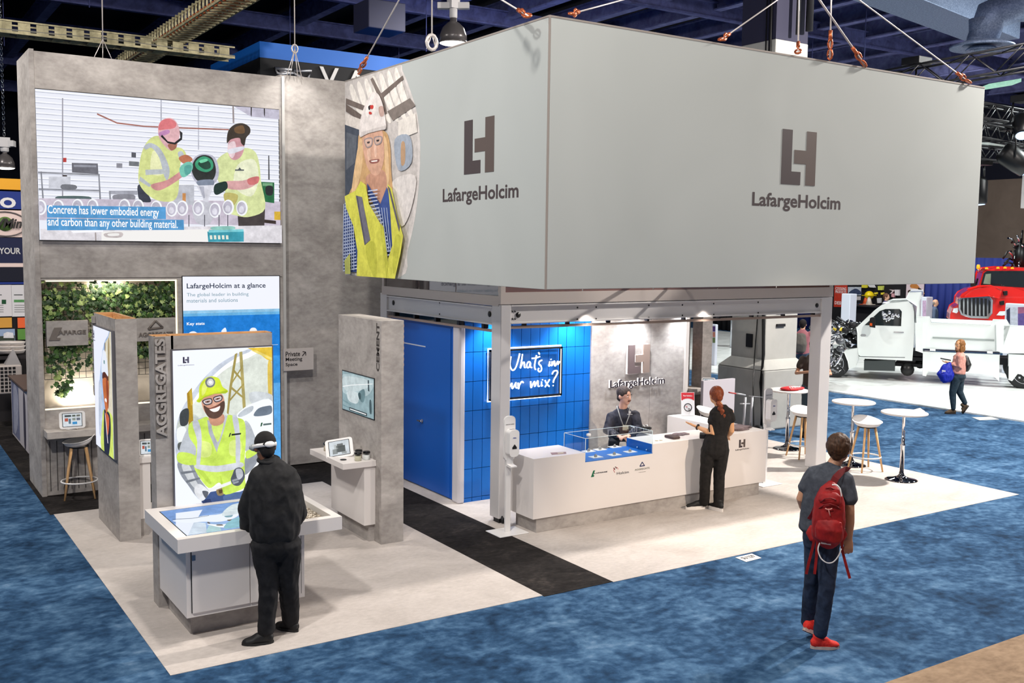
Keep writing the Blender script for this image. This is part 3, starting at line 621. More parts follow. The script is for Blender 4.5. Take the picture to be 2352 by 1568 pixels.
def ivy_density(x, z):
    if z > 2.3: return 1.0 if (z < 2.74 and (x > 2.75 or z < 2.66)) else .25
    if 1.98 < z <= 2.3: return .8 if x < 2.1 or x > 3.55 or (2.6 < x < 2.95) else .15
    lo_ = 1.62 if x < 2.9 else 1.75
    if x < 2.35: lo_ = 1.25+abs(x-2.2)*1.2
    if z > lo_: return .8 if x > 2.03 else .2
    return 0
n = 0
while n < 5200:
    x = rnd.uniform(2.0, 3.66); z = rnd.uniform(1.25, 2.80)
    d_ = ivy_density(x, z)*(.35+1.1*max(0, noise.noise(V((x*4, 3.3, z*4)))+.35))
    n += 1
    if rnd.random() < d_: leaf(mb, V((x, TY+.2-rnd.random()*.17, z)), rnd.uniform(.024, .046), IVY[min(2, int(rnd.random()**1.6*3))])
mb.build('foliage', None, ivy, kind='stuff')
mb = MB()
for k in range(16):
    x = 2.05+k*.1; pts = [V((x, TY+.2, 2.75))]
    for j in range(8): pts.append(pts[-1]+V((rnd.uniform(-.06, .06), rnd.uniform(-.02, .015), -rnd.uniform(.06, .15))))
    mb.tube([V((min(3.64, max(2.02, q.x)), min(TY+.27, max(TY+.08, q.y)), q.z)) for q in pts], .004, 5)
mb.build('stem', mat('ivy_stem', (70, 76, 40), .7), ivy)
def plaque(x0, x1, z0, z1, label, fn):
    t = thing('wall_plaque', ((x0+x1)/2, TY+.02, z0), label, 'plaque'); mb = MB(); mb.box(x0, TY-.03, z0, x1, TY+.06, z1); mb.build('plaque_board', CONC, t, bevel=.003); fn(PY(TY-.03), t); return t
CAR = mat('carved_letter', (112, 104, 98), .8)
def laf(pl, t):
    x0, z0 = pl.at(112, 782); x1, z1 = pl.at(134, 752); mb = MB(); mb.prism([pl.P(x0, z0, .001), pl.P(x0+.13, z0, .001), pl.P(x0+.14, z0+.03, .001), pl.P(x0+.09, z0+.03, .001), pl.P(x0+.16, z1, .001), pl.P(x0+.07, z1, .001)], pl.n*.012, CAR)
    mb.build('emblem', None, t); text('lettering', 'LAFARGE', pl, (127, 769), (197, 757), CAR, t, .012, .02)
def agg(pl, t):
    mb = MB(); (a, b), (c, d), (e, f_) = pl.at(340, 756), pl.at(374, 752), pl.at(357, 736)
    for i in range(3):
        q = [(a, b), (c, d), (e, f_)]; p0 = V(q[i]).to_3d(); p1 = V(q[(i+1) % 3]).to_3d(); mb.tube([pl.P(p0.x, p0.y, .008), pl.P(p1.x, p1.y, .008)], .014, 4)
    mb.build('emblem', None if 0 else CAR, t); text('lettering', 'AGGREGATE', pl, (318, 774), (397, 761), CAR, t, .012, .02)
(a, b), (c, d) = TP.at(107, 795), TP.at(201, 735); plaque(a, c, b, d, 'concrete grey plaque with carved letters on left ivy', laf)
(a, b), (c, d) = TP.at(310, 784), TP.at(402, 729); plaque(a, c, b, d, 'concrete grey plaque with carved triangle on right ivy', agg)
# big video screen
Z1 = dict(sc=800/2091, off=(0, 0)); SX0, SX1, SZ0, SZ1 = 1.975, 5.14, 3.325, 5.21
scr = MB(); scr.box(SX0-.01, TY-.012, SZ0-.01, SX1+.01, TY, SZ1+.01, BLACK); sc = scr.build('video_screen', BLACK, tw, label='lit video wall showing two workers in yellow shirts pouring concrete')
sp = PY(TY-.012); lim = (SX0, SZ0, SX1, SZ1)
lay = [((236, 238, 248), [(SX0, SZ0), (SX1, SZ0), (SX1, SZ1), (SX0, SZ1)], 'u')]
for k in range(22):
    z = SZ1-.04-k*.068
    if z > 3.72: lay.append(((196, 200, 216), [(SX0, z), (SX1, z), (SX1, z+.009), (SX0, z+.009)], 'u')); lay.append(((250, 251, 255), [(SX0, z+.012), (SX1, z+.012), (SX1, z+.026), (SX0, z+.026)], 'u'))
Q = lambda *p: list(p)
lay += [((150, 148, 160), Q((370, 590), (377, 590), (377, 1240), (370, 1240))), ((190, 192, 206), Q((960, 600), (968, 600), (968, 760), (960, 760))), ((190, 192, 206), Q((1185, 640), (1191, 640), (1191, 900), (1185, 900))),
        ((170, 110, 100), Q((580, 680), (700, 735), (860, 755), (1100, 765), (1370, 775), (1370, 783), (1100, 774), (860, 763), (700, 744), (580, 690))), ((200, 196, 214), Q((1400, 640), (1690, 650), (1690, 720), (1500, 700))),
        ((160, 150, 152), Q((1390, 630), (1400, 630), (1403, 740), (1393, 740))), ((50, 46, 50), Q((1500, 637), (1508, 637), (1506, 705), (1500, 690))), ((50, 46, 50), Q((1578, 642), (1586, 642), (1586, 706), (1580, 690))),
        ((110, 110, 120), Q((428, 978), (584, 982), (588, 1046), (430, 1036))), ((150, 152, 164), Q((440, 990), (575, 993), (575, 1005), (440, 1002))), ((190, 64, 60), Q((376, 948), (396, 948), (396, 974), (376, 974))), ((60, 50, 50), Q((374, 1050), (400, 1052), (400, 1078), (374, 1078))),
        ((150, 152, 162), Q((222, 1030), (596, 1046), (596, 1056), (222, 1040))), ((150, 152, 162), Q((222, 1130), (598, 1140), (598, 1150), (222, 1140))), ((140, 142, 152), Q((240, 1030), (248, 1030), (262, 1210), (252, 1210))), ((140, 142, 152), Q((586, 1045), (594, 1045), (604, 1210), (594, 1210))),
        ((210, 212, 222), Q((290, 1060), (420, 1060), (420, 1130), (290, 1130))), ((120, 122, 130), Q((370, 1108), (450, 1112), (450, 1136), (370, 1136)), 's'), ((90, 110, 112), Q((345, 1178), (530, 1180), (520, 1210), (355, 1206)), 's'),
        ((170, 172, 184), Q((650, 1145), (820, 1145), (820, 1170), (650, 1165))), ((140, 140, 150), Q((680, 1170), (800, 1170), (790, 1210), (690, 1208)), 's'), ((150, 152, 162), Q((650, 1150), (660, 1150), (664, 1215), (654, 1215))),
        ((90, 92, 100), Q((785, 915), (812, 918), (812, 948), (785, 945))), ((120, 124, 130), Q((770, 968), (830, 972), (830, 1000), (770, 996))), ((150, 150, 160), Q((695, 980), (730, 982), (730, 1010), (695, 1008))),
        ((210, 200, 216), Q((214, 1190), (1690, 1210), (1690, 1360), (214, 1320))), ((196, 198, 208), Q((1040, 1110), (1160, 1110), (1160, 1230), (1040, 1230))), ((214, 150, 90), Q((1090, 1160), (1110, 1160), (1110, 1210), (1090, 1210)))]
TW_ = dict()
# green tester on the right, worker 2, worker 1
lay += [((40, 110, 70), Q((1560, 1092), (1640, 1096), (1640, 1220), (1575, 1210))), ((120, 170, 130), Q((1570, 1100), (1630, 1100), (1630, 1118), (1570, 1116))), ((40, 44, 48), Q((1590, 1120), (1630, 1120), (1628, 1170), (1592, 1168)), 's'), ((60, 60, 66), Q((1604, 935), (1610, 935), (1612, 1080), (1604, 1080))), ((220, 180, 60), Q((1640, 1270), (1690, 1270), (1690, 1320), (1640, 1320))), ((60, 48, 44), Q((1560, 1315), (1650, 1325), (1650, 1345), (1560, 1335))),
        ((70, 62, 62), Q((1420, 1290), (1585, 1240), (1580, 1360), (1425, 1360))),
        ((222, 232, 168), Q((1290, 980), (1330, 930), (1400, 900), (1480, 890), (1530, 920), (1552, 1000), (1560, 1090), (1585, 1250), (1500, 1300), (1420, 1296), (1340, 1260), (1345, 1150), (1300, 1080)), 's'),
        ((240, 246, 210), Q((1420, 990), (1520, 960), (1545, 1080), (1500, 1180), (1400, 1120)), 's'), ((196, 186, 110), Q((1340, 1160), (1420, 1170), (1400, 1230), (1350, 1220)), 's'), ((84, 90, 96), Q((1404, 1018), (1458, 1018), (1458, 1026), (1404, 1026))), ((84, 90, 96), Q((1432, 1005), (1442, 1018), (1422, 1018))),
        ((222, 170, 170), Q((1350, 1090), (1450, 1085), (1530, 1060), (1545, 1080), (1510, 1120), (1440, 1140), (1355, 1130)), 's'), ((214, 120, 120), Q((1480, 1075), (1545, 1060), (1540, 1100), (1490, 1110)), 's'),
        ((216, 160, 168), Q((1360, 880), (1380, 830), (1440, 830), (1460, 880), (1440, 940), (1400, 962), (1370, 940)), 's'), ((240, 214, 220), Q((1362, 870), (1400, 850), (1410, 900), (1390, 950), (1368, 930)), 's'), ((230, 230, 240), Q((1362, 900), (1450, 880), (1452, 900), (1375, 925)), 's'),
        ((58, 48, 40), Q((1355, 860), (1362, 790), (1400, 750), (1450, 742), (1490, 765), (1494, 800), (1470, 830), (1460, 875), (1440, 860), (1430, 830), (1380, 838)), 's'), ((110, 80, 50), Q((1400, 770), (1450, 755), (1460, 800), (1410, 800)), 's'),
        ((26, 52, 48), Q((1276, 1150), (1282, 1110), (1320, 1094), (1352, 1092), (1358, 1130), (1320, 1160), (1290, 1170)), 's')]
lay += [((60, 64, 78), Q((820, 1118), (850, 1118), (900, 1200), (880, 1215), (830, 1200)), 's'),
        ((220, 228, 150), Q((835, 960), (860, 880), (900, 830), (950, 820), (1000, 880), (1080, 890), (1110, 930), (1080, 970), (1070, 1060), (1060, 1170), (1020, 1210), (930, 1200), (860, 1150), (825, 1080)), 's'),
        ((240, 244, 190), Q((910, 910), (970, 920), (980, 1040), (900, 1040)), 's'), ((190, 196, 204), Q((858, 880), (900, 860), (960, 900), (1010, 1010), (1000, 1080), (980, 1060), (950, 950), (905, 890), (870, 900)), 's'), ((196, 202, 206), Q((866, 1020), (990, 1016), (992, 1044), (868, 1052))), ((190, 196, 200), Q((835, 1060), (900, 1110), (890, 1124), (828, 1085))), ((190, 196, 204), Q((1060, 920), (1086, 910), (1100, 950), (1080, 970)), 's'),
        ((214, 150, 150), Q((900, 1110), (1000, 1080), (1090, 1020), (1100, 1050), (1020, 1110), (940, 1145)), 's'), ((196, 120, 90), Q((1065, 950), (1110, 930), (1150, 960), (1100, 985)), 's'),
        ((232, 184, 190), Q((942, 800), (950, 740), (990, 712), (1030, 715), (1058, 745), (1072, 800), (1060, 860), (1030, 905), (1000, 895), (960, 850)), 's'), ((224, 122, 128), Q((944, 780), (960, 730), (1010, 715), (1050, 740), (1040, 770), (980, 780)), 's'), ((200, 140, 190), Q((946, 800), (1000, 780), (1010, 800), (960, 820)), 's'), ((170, 110, 90), Q((1000, 870), (1050, 860), (1050, 890), (1020, 905)), 's'),
        ((30, 30, 34), Q((965, 810), (1000, 850), (1040, 858), (1075, 830), (1070, 785), (1088, 800), (1085, 840), (1045, 870), (1000, 862), (958, 822))),
        ((190, 190, 206), Q((1135, 1020), (1160, 945), (1220, 925), (1280, 945), (1306, 1020), (1290, 1090), (1230, 1120), (1170, 1100)), 's'), ((40, 46, 44), Q((1143, 1020), (1165, 955), (1215, 932), (1265, 950), (1288, 1020), (1270, 1080), (1220, 1095), (1170, 1080)), 's'), ((60, 160, 120), Q((1165, 975), (1210, 940), (1262, 962), (1270, 1010), (1230, 1035), (1175, 1015)), 's'), ((30, 70, 56), Q((1180, 985), (1215, 958), (1250, 975), (1255, 1008), (1220, 1018)), 's'), ((120, 214, 170), Q((1190, 965), (1230, 955), (1236, 968), (1198, 980)), 's'),
        ((130, 140, 160), Q((1180, 1085), (1268, 1080), (1272, 1115), (1230, 1125), (1180, 1112)), 's'), ((120, 200, 180), Q((1070, 1010), (1110, 975), (1145, 980), (1146, 1020), (1110, 1060), (1080, 1060)), 's'), ((90, 170, 160), Q((1100, 1000), (1140, 995), (1135, 1040), (1105, 1050)), 's'),
        ((224, 224, 234), Q((1170, 1115), (1280, 1112), (1245, 1190), (1240, 1230), (1215, 1230), (1210, 1190))), ((180, 182, 196), Q((1185, 1120), (1215, 1120), (1222, 1190), (1212, 1190))), ((206, 206, 216), Q((1150, 1220), (1270, 1225), (1255, 1340), (1170, 1335)), 's')]
for x, y in ((240, 1245), (345, 1245), (460, 1240), (550, 1240), (740, 1240), (822, 1242), (930, 1250), (1022, 1255), (1085, 1250), (1180, 1250), (1280, 1262), (1358, 1245), (1440, 1250)):
    c1 = [(x+34*math.cos(a), y+46*math.sin(a)) for a in [i*.785 for i in range(8)]]; c2 = [(x-3+27*math.cos(a), y+37*math.sin(a)) for a in [i*.785 for i in range(8)]]
    lay += [((246, 248, 252), c1, 's'), ((196, 192, 208), c2, 's'), ((226, 224, 236), [(x-3+15*math.cos(a), y+8+20*math.sin(a)) for a in [i*.785 for i in range(8)]], 's')]
for x in (1120, 1214, 1300, 1352): lay.append(((84, 84, 96), Q((x, 1290), (x+5, 1290), (x+5, 1360), (x, 1360))))
lay += [((232, 228, 234), Q((214, 1375), (1690, 1352), (1690, 1460), (214, 1460))), ((244, 242, 240), Q((600, 1390), (1240, 1375), (1240, 1450), (600, 1450))), ((60, 160, 180), Q((1232, 1390), (1450, 1388), (1450, 1450), (1238, 1452))), ((130, 214, 224), Q((1240, 1380), (1448, 1376), (1450, 1390), (1240, 1396))), ((206, 196, 196), Q((620, 1400), (720, 1394), (716, 1424), (630, 1424)), 's'), ((240, 238, 236), Q((640, 1402), (700, 1400), (700, 1414), (645, 1416)), 's'),
        ((250, 250, 255), Q((415, 1385), (610, 1378), (610, 1392), (430, 1398))), ((170, 160, 160), Q((560, 1395), (568, 1395), (570, 1450), (562, 1450))), ((150, 210, 200), Q((1260, 1362), (1380, 1358), (1390, 1376), (1270, 1380)), 's')]
for k in range(5): lay.append(((236, 240, 226), Q((1246+k*24, 1412), (1260+k*24, 1412), (1262+k*24, 1436), (1248+k*24, 1436))))
CB = (86, 158, 214)
lay += [(CB, Q((273, 1234), (982, 1243), (984, 1316), (275, 1306))), (CB, Q((273, 1312), (1090, 1320), (1092, 1380), (275, 1382)))]
art('screen_picture', sp, lay, sc, lambda c: glow(c, 1.0), lim=lim, **Z1)
top = sp.off(.11); WT = glow((255, 255, 255), 1.0)
text('caption', 'Concrete has lower embodied energy', top, (110, 496), (365, 478), WT, sc, .0005, .012, h=0)
text('caption', 'and carbon than any other building material.', top, (110, 524), (408, 506), WT, sc, .0005, .012, h=0)
# blue information screen on the tower
bp_ = PY(TY-.014); (a, b) = bp_.at(419, 636); mb = MB(); mb.box(3.745, TY-.014, .05, 5.14, TY, 2.86, BLACK); ts = mb.build('info_screen', BLACK, tw, label='tall lit info screen, white above bright blue')
bl = (3.755, .06, 5.13, 2.85)
lay = [((244, 246, 255), [(3.755, .06), (5.13, .06), (5.13, 2.85), (3.755, 2.85)], 'u'), ((150, 205, 240), [(3.755, 2.2), (5.13, 2.2), (5.13, 2.38), (3.755, 2.38)], 'u'), ((110, 186, 236), [(3.755, 2.2), (5.13, 2.2), (5.13, 2.34), (3.755, 2.34)], 'u'),
       ((22, 130, 222), [(3.755, 1.6), (5.13, 1.6), (5.13, 2.30), (3.755, 2.30)], 'u'), ((50, 150, 232), [(3.755, 1.2), (5.13, 1.2), (5.13, 1.7), (3.755, 1.7)], 'u'), ((92, 174, 240), [(3.755, .06), (5.13, .06), (5.13, 1.3), (3.755, 1.3)], 'u'),
       ((230, 240, 255), [(4.85, 1.855), (5.1, 1.855), (5.1, 1.86), (4.85, 1.86)], 'u'), ((230, 240, 255), [(4.85, 1.275), (5.0, 1.275), (5.0, 1.3), (4.85, 1.3)], 'u')]
lay += [((240, 246, 255), [(430, 770), (437, 762), (447, 761), (456, 768), (452, 774), (430, 776)], 's'), ((240, 246, 255), [(508, 760), (517, 752), (520, 762), (512, 764)], 's'), ((240, 246, 255), [(573, 760), (577, 753), (586, 753), (590, 760), (582, 763)], 's')]
art('screen_picture', bp_, lay, ts, lambda c: glow(c, 1.0), lim=bl)
NV = glow((24, 42, 74), 1.); GB = glow((120, 158, 176), 1.)
q_ = bp_.off(.008)
text('lettering', 'LafargeHolcim at a glance', q_, (429, 666), (610, 649), NV, ts, .0005, .012, h=0)
text('lettering', 'The global leader in building', q_, (429, 683), (571, 671), GB, ts, .0005, 0, h=0)
text('lettering', 'materials and solutions', q_, (429, 695), (546, 684), GB, ts, .0005, 0, h=0)
text('lettering', 'Key stats', q_, (429, 749), (470, 739), WT, ts, .0005, .02, h=0)
# grey wall right of the tower + sign
mb = MB(); mb.box(5.23, 14.26, 0.02, 6.92, 15.2, 5.74); gw = mb.build('grey_wall_panel', CONC, label='plain concrete grey wall right of the screen tower', cat='wall panel')
pl = PY(14.05); (a, b), (c, d) = pl.at(652, 852), pl.at(720, 798)
t = thing('direction_sign', (a, 14.06, b), 'small grey direction sign with arrow for private meetings', 'sign'); mb = MB(); mb.box(a, 14.05, b, c, 14.076, d); mb.build('sign_board', mat('warm_white_board', (196, 188, 182), .6), t)
TX = mat('dark_print', (48, 44, 44), .6)
text('lettering', 'Private', pl, (656, 819), (689, 806), TX, t, .001, .015); text('lettering', 'Meeting', pl, (656, 832), (694, 819), TX, t, .001, .015); text('lettering', 'Space', pl, (656, 843), (683, 832), TX, t, .001, .015)
mb = MB(); mb.tube([pl.P(*pl.at(*q), .003) for q in ((694, 817), (702, 808))], .006, 4, TX); mb.tube([pl.P(*pl.at(*q), .003) for q in ((695, 807), (702, 808), (702, 816))], .006, 4, TX); mb.build('arrow', None, t)
# ------------------------------------------------------------------ three free-standing display towers
def hollow_tower(x0, y0, x1, y1, z, label, split=None, parent_body=None):
    t = thing('display_tower', ((x0+x1)/2, (y0+y1)/2, 0), label, 'display tower'); mb = MB(); T = .018
    mb.box(x0, y0, 0, x1, y0+T, z); mb.box(x0, y1-T, 0, x1, y1, z); mb.box(x0, y0+T, 0, x0+T, y1-T, z); mb.box(x1-T, y0+T, 0, x1, y1-T, z); mb.box(x0+T, y0+T, z-.3, x1-T, y1-T, z-.28)
    mb.build('tower_body', CONC, t); mb = MB(); e = .012
    for a in ((x0, y0, x1, y0+e), (x0, y1-e, x1, y1), (x0, y0, x0+e, y1), (x1-e, y0, x1, y1)): mb.box(a[0], a[1], z, a[2], a[3], z+.004)
    for a in ((x0+T, y0+T, x1-T, y0+T+.004), (x0+T, y1-T-.004, x1-T, y1-T), (x0+T, y0+T, x0+T+.004, y1-T), (x1-T-.004, y0+T, x1-T, y1-T)): mb.box(a[0], a[1], z-.28, a[2], a[3], z)
    mb.box(x0+T, y0+T, z-.28, x1-T, y1-T, z-.275)
    if split: mb.box(x0+split, y0, z-.2, x0+split+.02, y1, z+.005)
    mb.build('plywood_edge', PLY, t, label='raw plywood top edge'); return t
def vletters(s, pl, u0, v0, u1, v1, t, m, depth): text('lettering', s, pl, (u0, v0), (u1, v1), m, t, depth, .03, uv=True, h=.0)
# -- aggregates tower
AX0, AX1, AY0, AY1, AZ = 2.19, 3.275, 9.20, 9.39, 2.475
ag = hollow_tower(AX0, AY0, AX1, AY1, AZ, 'concrete grey tower lettered AGGREGATES with lit worker poster', .15)
lp = Pl((0, AY0, 0), (0, 0, 1), (-1, 0, 0))
mb = MB(); mb.box(AX0+.002, AY0-.004, 1.56, AX0+.098, AY0, 2.47); mb.build('letter_panel', mottled('carved_panel', [(.3, (112, 106, 101)), (.7, (140, 133, 127))], (1, 1, 1), 3, 5, .8), ag)
vletters('AGGREGATES', lp, 1.575, -(AX0+.095), 2.455, -(AX0+.005), ag, CONC, .022)
PA = PY(AY0); (a, b), (c, d) = PA.at(402, 1163), PA.at(623, 796); a, b, c, d = 2.345, .925, 3.262, 2.345
mb = MB(); mb.box(a-.012, AY0-.03, b-.012, c+.012, AY0, d+.012, mat('lightbox_frame', (120, 118, 122), .4, .5)); lb = mb.build('light_box', None, ag, label='lit poster of a bearded worker in yellow vest and helmet')
pp = PY(AY0-.03); sc2 = dict(sc=800/1960, off=(0, 560)); lim = (a, b, c, d)
lay = [((238, 242, 255), [(a, b), (c, b), (c, d), (a, d)], 'u')]
lay += [((206, 214, 228), [(1540, 560), (1420, 585), (1290, 640), (1180, 720), (1080, 840), (1010, 960), (985, 1100), (1000, 1240), (1060, 1360), (1140, 1450), (1300, 1480), (1540, 1480)], 's'),
        ((250, 252, 254), [(1540, 590), (1400, 610), (1290, 665), (1195, 745), (1100, 860), (1035, 980), (1010, 1100), (1025, 1230), (1080, 1340), (1160, 1430), (1300, 1480), (1540, 1480)], 's'),
        ((226, 232, 222), [(1120, 860), (1250, 720), (1400, 640), (1530, 620), (1530, 1100), (1060, 1100), (1030, 1000)], 's'), ((206, 214, 208), [(1000, 1000), (1100, 960), (1130, 1060), (1050, 1200), (1010, 1150)], 's'),
        ((232, 196, 60), [(1390, 585), (1530, 580), (1530, 660), (1500, 650), (1450, 610)]), ((244, 222, 120), [(1410, 598), (1440, 598), (1530, 640), (1530, 655)]), ((226, 196, 90), [(1505, 680), (1528, 670), (1528, 880), (1512, 900)], 's'),
        ((168, 152, 84), [(1320, 620), (1335, 612), (1300, 830), (1285, 960), (1275, 950), (1290, 800)]), ((178, 164, 100), [(1345, 608), (1362, 604), (1382, 920), (1365, 925)]), ((168, 152, 84), [(1312, 700), (1362, 760), (1360, 772), (1308, 715)]), ((168, 152, 84), [(1300, 800), (1370, 860), (1370, 872), (1298, 815)]), ((168, 152, 84), [(1360, 700), (1302, 790), (1300, 778), (1358, 690)]), ((168, 152, 84), [(1372, 790), (1288, 890), (1288, 876), (1370, 780)]),
        ((176, 140, 30), [(1050, 840), (1078, 808), (1086, 1000), (1060, 1020)]), ((206, 174, 60), [(1062, 830), (1078, 815), (1084, 900), (1072, 910)]),
        ((60, 66, 70), [(1010, 960), (1030, 930), (1060, 930), (1055, 1010), (1015, 1020)], 's'), ((236, 240, 240), [(995, 1040), (1040, 1030), (1050, 1100), (1000, 1110)], 's'), ((90, 96, 96), [(1000, 1120), (1050, 1110), (1040, 1150), (1005, 1160)], 's'),
        ((214, 220, 224), [(1400, 840), (1460, 830), (1530, 850), (1530, 900), (1420, 900)], 's'), ((240, 244, 248), [(1330, 970), (1360, 930), (1420, 895), (1530, 885), (1530, 1120), (1420, 1120), (1380, 1040)], 's'), ((110, 124, 140), [(1425, 965), (1450, 925), (1500, 910), (1525, 912), (1525, 950), (1480, 965)], 's'), ((196, 204, 212), [(1335, 965), (1370, 930), (1420, 910), (1415, 940), (1360, 970)], 's'),
        ((40, 90, 60), [(1466, 1005), (1476, 1003), (1470, 1024), (1462, 1026)]), ((90, 110, 110), [(1478, 1010), (1524, 1005), (1524, 1015), (1478, 1020)]), ((40, 50, 70), [(1385, 1010), (1405, 1030), (1430, 1100), (1415, 1110), (1395, 1060)], 's')]
GR, GR2, YL, YL2 = (150, 156, 166), (190, 196, 204), (206, 236, 96), (226, 246, 140)
lay += [(GR2, [(1060, 1020), (1090, 990), (1160, 975), (1170, 1050), (1120, 1180), (1090, 1190), (1010, 1180), (1020, 1110)], 's'), (GR, [(1000, 1225), (1090, 1225), (1110, 1300), (1160, 1370), (1180, 1400), (1120, 1430), (1060, 1360), (1010, 1290)], 's'), ((214, 218, 222), [(1020, 1240), (1060, 1240), (1100, 1330), (1130, 1380), (1090, 1370), (1040, 1300)], 's'), ((120, 126, 136), [(1012, 1280), (1100, 1270), (1104, 1280), (1018, 1294)]), ((120, 126, 136), [(1040, 1330), (1120, 1310), (1124, 1320), (1048, 1342)]),
        (GR2, [(1370, 1000), (1400, 1010), (1430, 1080), (1450, 1150), (1400, 1180), (1360, 1120)], 's'), (GR, [(1380, 1190), (1450, 1160), (1445, 1220), (1400, 1280), (1370, 1290)], 's'),
        ((60, 84, 136), [(1140, 1400), (1220, 1385), (1300, 1410), (1400, 1370), (1400, 1470), (1180, 1480), (1130, 1450)]), ((40, 58, 104), [(1130, 1440), (1180, 1430), (1200, 1480), (1150, 1480)]), ((84, 110, 160), [(1260, 1410), (1380, 1390), (1360, 1440), (1270, 1450)], 's'), ((150, 130, 90), [(1215, 1375), (1260, 1365), (1255, 1405), (1222, 1412)], 's'), ((90, 70, 44), [(1225, 1382), (1250, 1376), (1246, 1398), (1230, 1402)]),
        (YL, [(1062, 1010), (1120, 985), (1165, 972), (1185, 1040), (1215, 1110), (1250, 1040), (1275, 962), (1330, 975), (1372, 1000), (1378, 1110), (1372, 1210), (1375, 1330), (1380, 1365), (1265, 1408), (1245, 1360), (1225, 1340), (1170, 1370), (1105, 1290), (1085, 1230), (1100, 1150), (1060, 1080)], 's'),
        (YL, [(1002, 1170), (1090, 1185), (1085, 1240), (1000, 1225)], 's'), (YL, [(1380, 1165), (1435, 1145), (1440, 1175), (1385, 1205)], 's'), (YL2, [(1108, 1110), (1180, 1120), (1178, 1190), (1115, 1190)], 's'), (YL2, [(1290, 1110), (1350, 1105), (1350, 1180), (1290, 1185)], 's'), ((190, 220, 80), [(1110, 1240), (1180, 1330), (1170, 1345), (1108, 1270)], 's'), ((190, 220, 80), [(1230, 1300), (1240, 1300), (1260, 1390), (1250, 1395)]),
        ((206, 210, 220), [(1078, 1008), (1108, 990), (1130, 1080), (1120, 1240), (1100, 1235), (1105, 1110)], 's'), ((206, 210, 220), [(1302, 968), (1332, 976), (1345, 1080), (1345, 1220), (1322, 1225), (1320, 1090)], 's'), ((214, 218, 226), [(1100, 1238), (1215, 1245), (1350, 1225), (1352, 1255), (1215, 1280), (1105, 1262)], 's'),
        ((176, 180, 190), [(1160, 985), (1185, 1000), (1222, 1140), (1215, 1170), (1170, 1060)]), ((196, 200, 208), [(1262, 960), (1275, 965), (1250, 1060), (1222, 1140), (1215, 1110), (1240, 1040)]), ((216, 240, 120), [(1185, 1015), (1250, 1000), (1240, 1060), (1218, 1110)], 's'),
        ((206, 150, 124), [(1172, 960), (1250, 955), (1252, 1000), (1215, 1020), (1180, 1010)], 's'),
        ((218, 160, 136), [(1128, 880), (1150, 840), (1200, 825), (1245, 845), (1258, 890), (1250, 940), (1220, 970), (1180, 972), (1145, 940)], 's'), ((92, 66, 56), [(1140, 905), (1170, 920), (1215, 905), (1254, 880), (1258, 920), (1240, 962), (1205, 980), (1170, 972), (1150, 945)], 's'), ((250, 244, 240), [(1172, 926), (1205, 920), (1232, 908), (1224, 934), (1196, 942)], 's'), ((150, 84, 70), [(1170, 922), (1205, 914), (1234, 902), (1232, 908), (1205, 920), (1172, 928)]), ((232, 180, 156), [(1190, 880), (1205, 878), (1210, 902), (1192, 905)], 's'),
        ((66, 60, 70), [(1132, 878), (1182, 865), (1186, 895), (1150, 904)], 's'), ((66, 60, 70), [(1194, 860), (1240, 848), (1242, 876), (1206, 888)], 's'), ((226, 214, 216), [(1139, 881), (1178, 870), (1181, 891), (1153, 898)], 's'), ((226, 214, 216), [(1199, 864), (1235, 854), (1237, 873), (1209, 882)], 's'), ((150, 104, 90), [(1146, 884), (1172, 877), (1174, 885), (1156, 891)], 's'), ((150, 104, 90), [(1204, 868), (1230, 861), (1231, 868), (1210, 875)], 's'), ((40, 32, 34), [(1158, 883), (1166, 881), (1166, 887), (1159, 888)], 's'), ((40, 32, 34), [(1214, 867), (1222, 865), (1222, 871), (1215, 872)], 's'),
        ((212, 232, 54), [(1098, 880), (1112, 860), (1115, 800), (1140, 760), (1180, 742), (1225, 755), (1245, 800), (1275, 822), (1262, 836), (1200, 838), (1140, 860), (1118, 888)], 's'), ((232, 246, 120), [(1130, 800), (1150, 768), (1165, 770), (1150, 830), (1130, 850)], 's'), ((180, 204, 40), [(1100, 882), (1150, 850), (1262, 822), (1274, 824), (1262, 838), (1200, 840), (1140, 862), (1118, 888)]),
        ((120, 124, 130), [(1147, 773), (1160, 750), (1185, 748), (1202, 766), (1200, 790), (1182, 804), (1158, 800)], 's'), ((214, 214, 214), [(1157, 774), (1168, 758), (1185, 757), (1195, 772), (1190, 788), (1174, 795), (1160, 788)], 's'), ((250, 250, 250), [(1166, 775), (1176, 766), (1186, 774), (1178, 784)], 's'),
        ((226, 228, 232), [(1090, 1360), (1120, 1345), (1170, 1385), (1168, 1400), (1130, 1440), (1090, 1400)], 's'), ((90, 94, 104), [(1130, 1385), (1165, 1390), (1150, 1425)], 's'), ((236, 236, 238), [(1165, 1375), (1290, 1328), (1292, 1345), (1172, 1392)]),
        ((84, 90, 102), [(1290, 1320), (1300, 1290), (1312, 1262), (1340, 1252), (1362, 1270), (1368, 1310), (1340, 1352), (1305, 1350)], 's'), ((190, 194, 204), [(1318, 1265), (1350, 1262), (1358, 1300), (1330, 1320)], 's'), ((150, 156, 166), [(1296, 1322), (1330, 1312), (1332, 1322), (1300, 1334)]), ((150, 156, 166), [(1300, 1336), (1334, 1326), (1334, 1336), (1306, 1346)]),
        ((30, 40, 40), [(1284, 1060), (1292, 1058), (1284, 1080), (1278, 1082)]), ((30, 40, 40), [(1294, 1064), (1348, 1058), (1346, 1067), (1294, 1074)])]
art('poster_picture', pp, lay, lb, lambda q: glow(q, 1.1), lim=lim, **sc2)
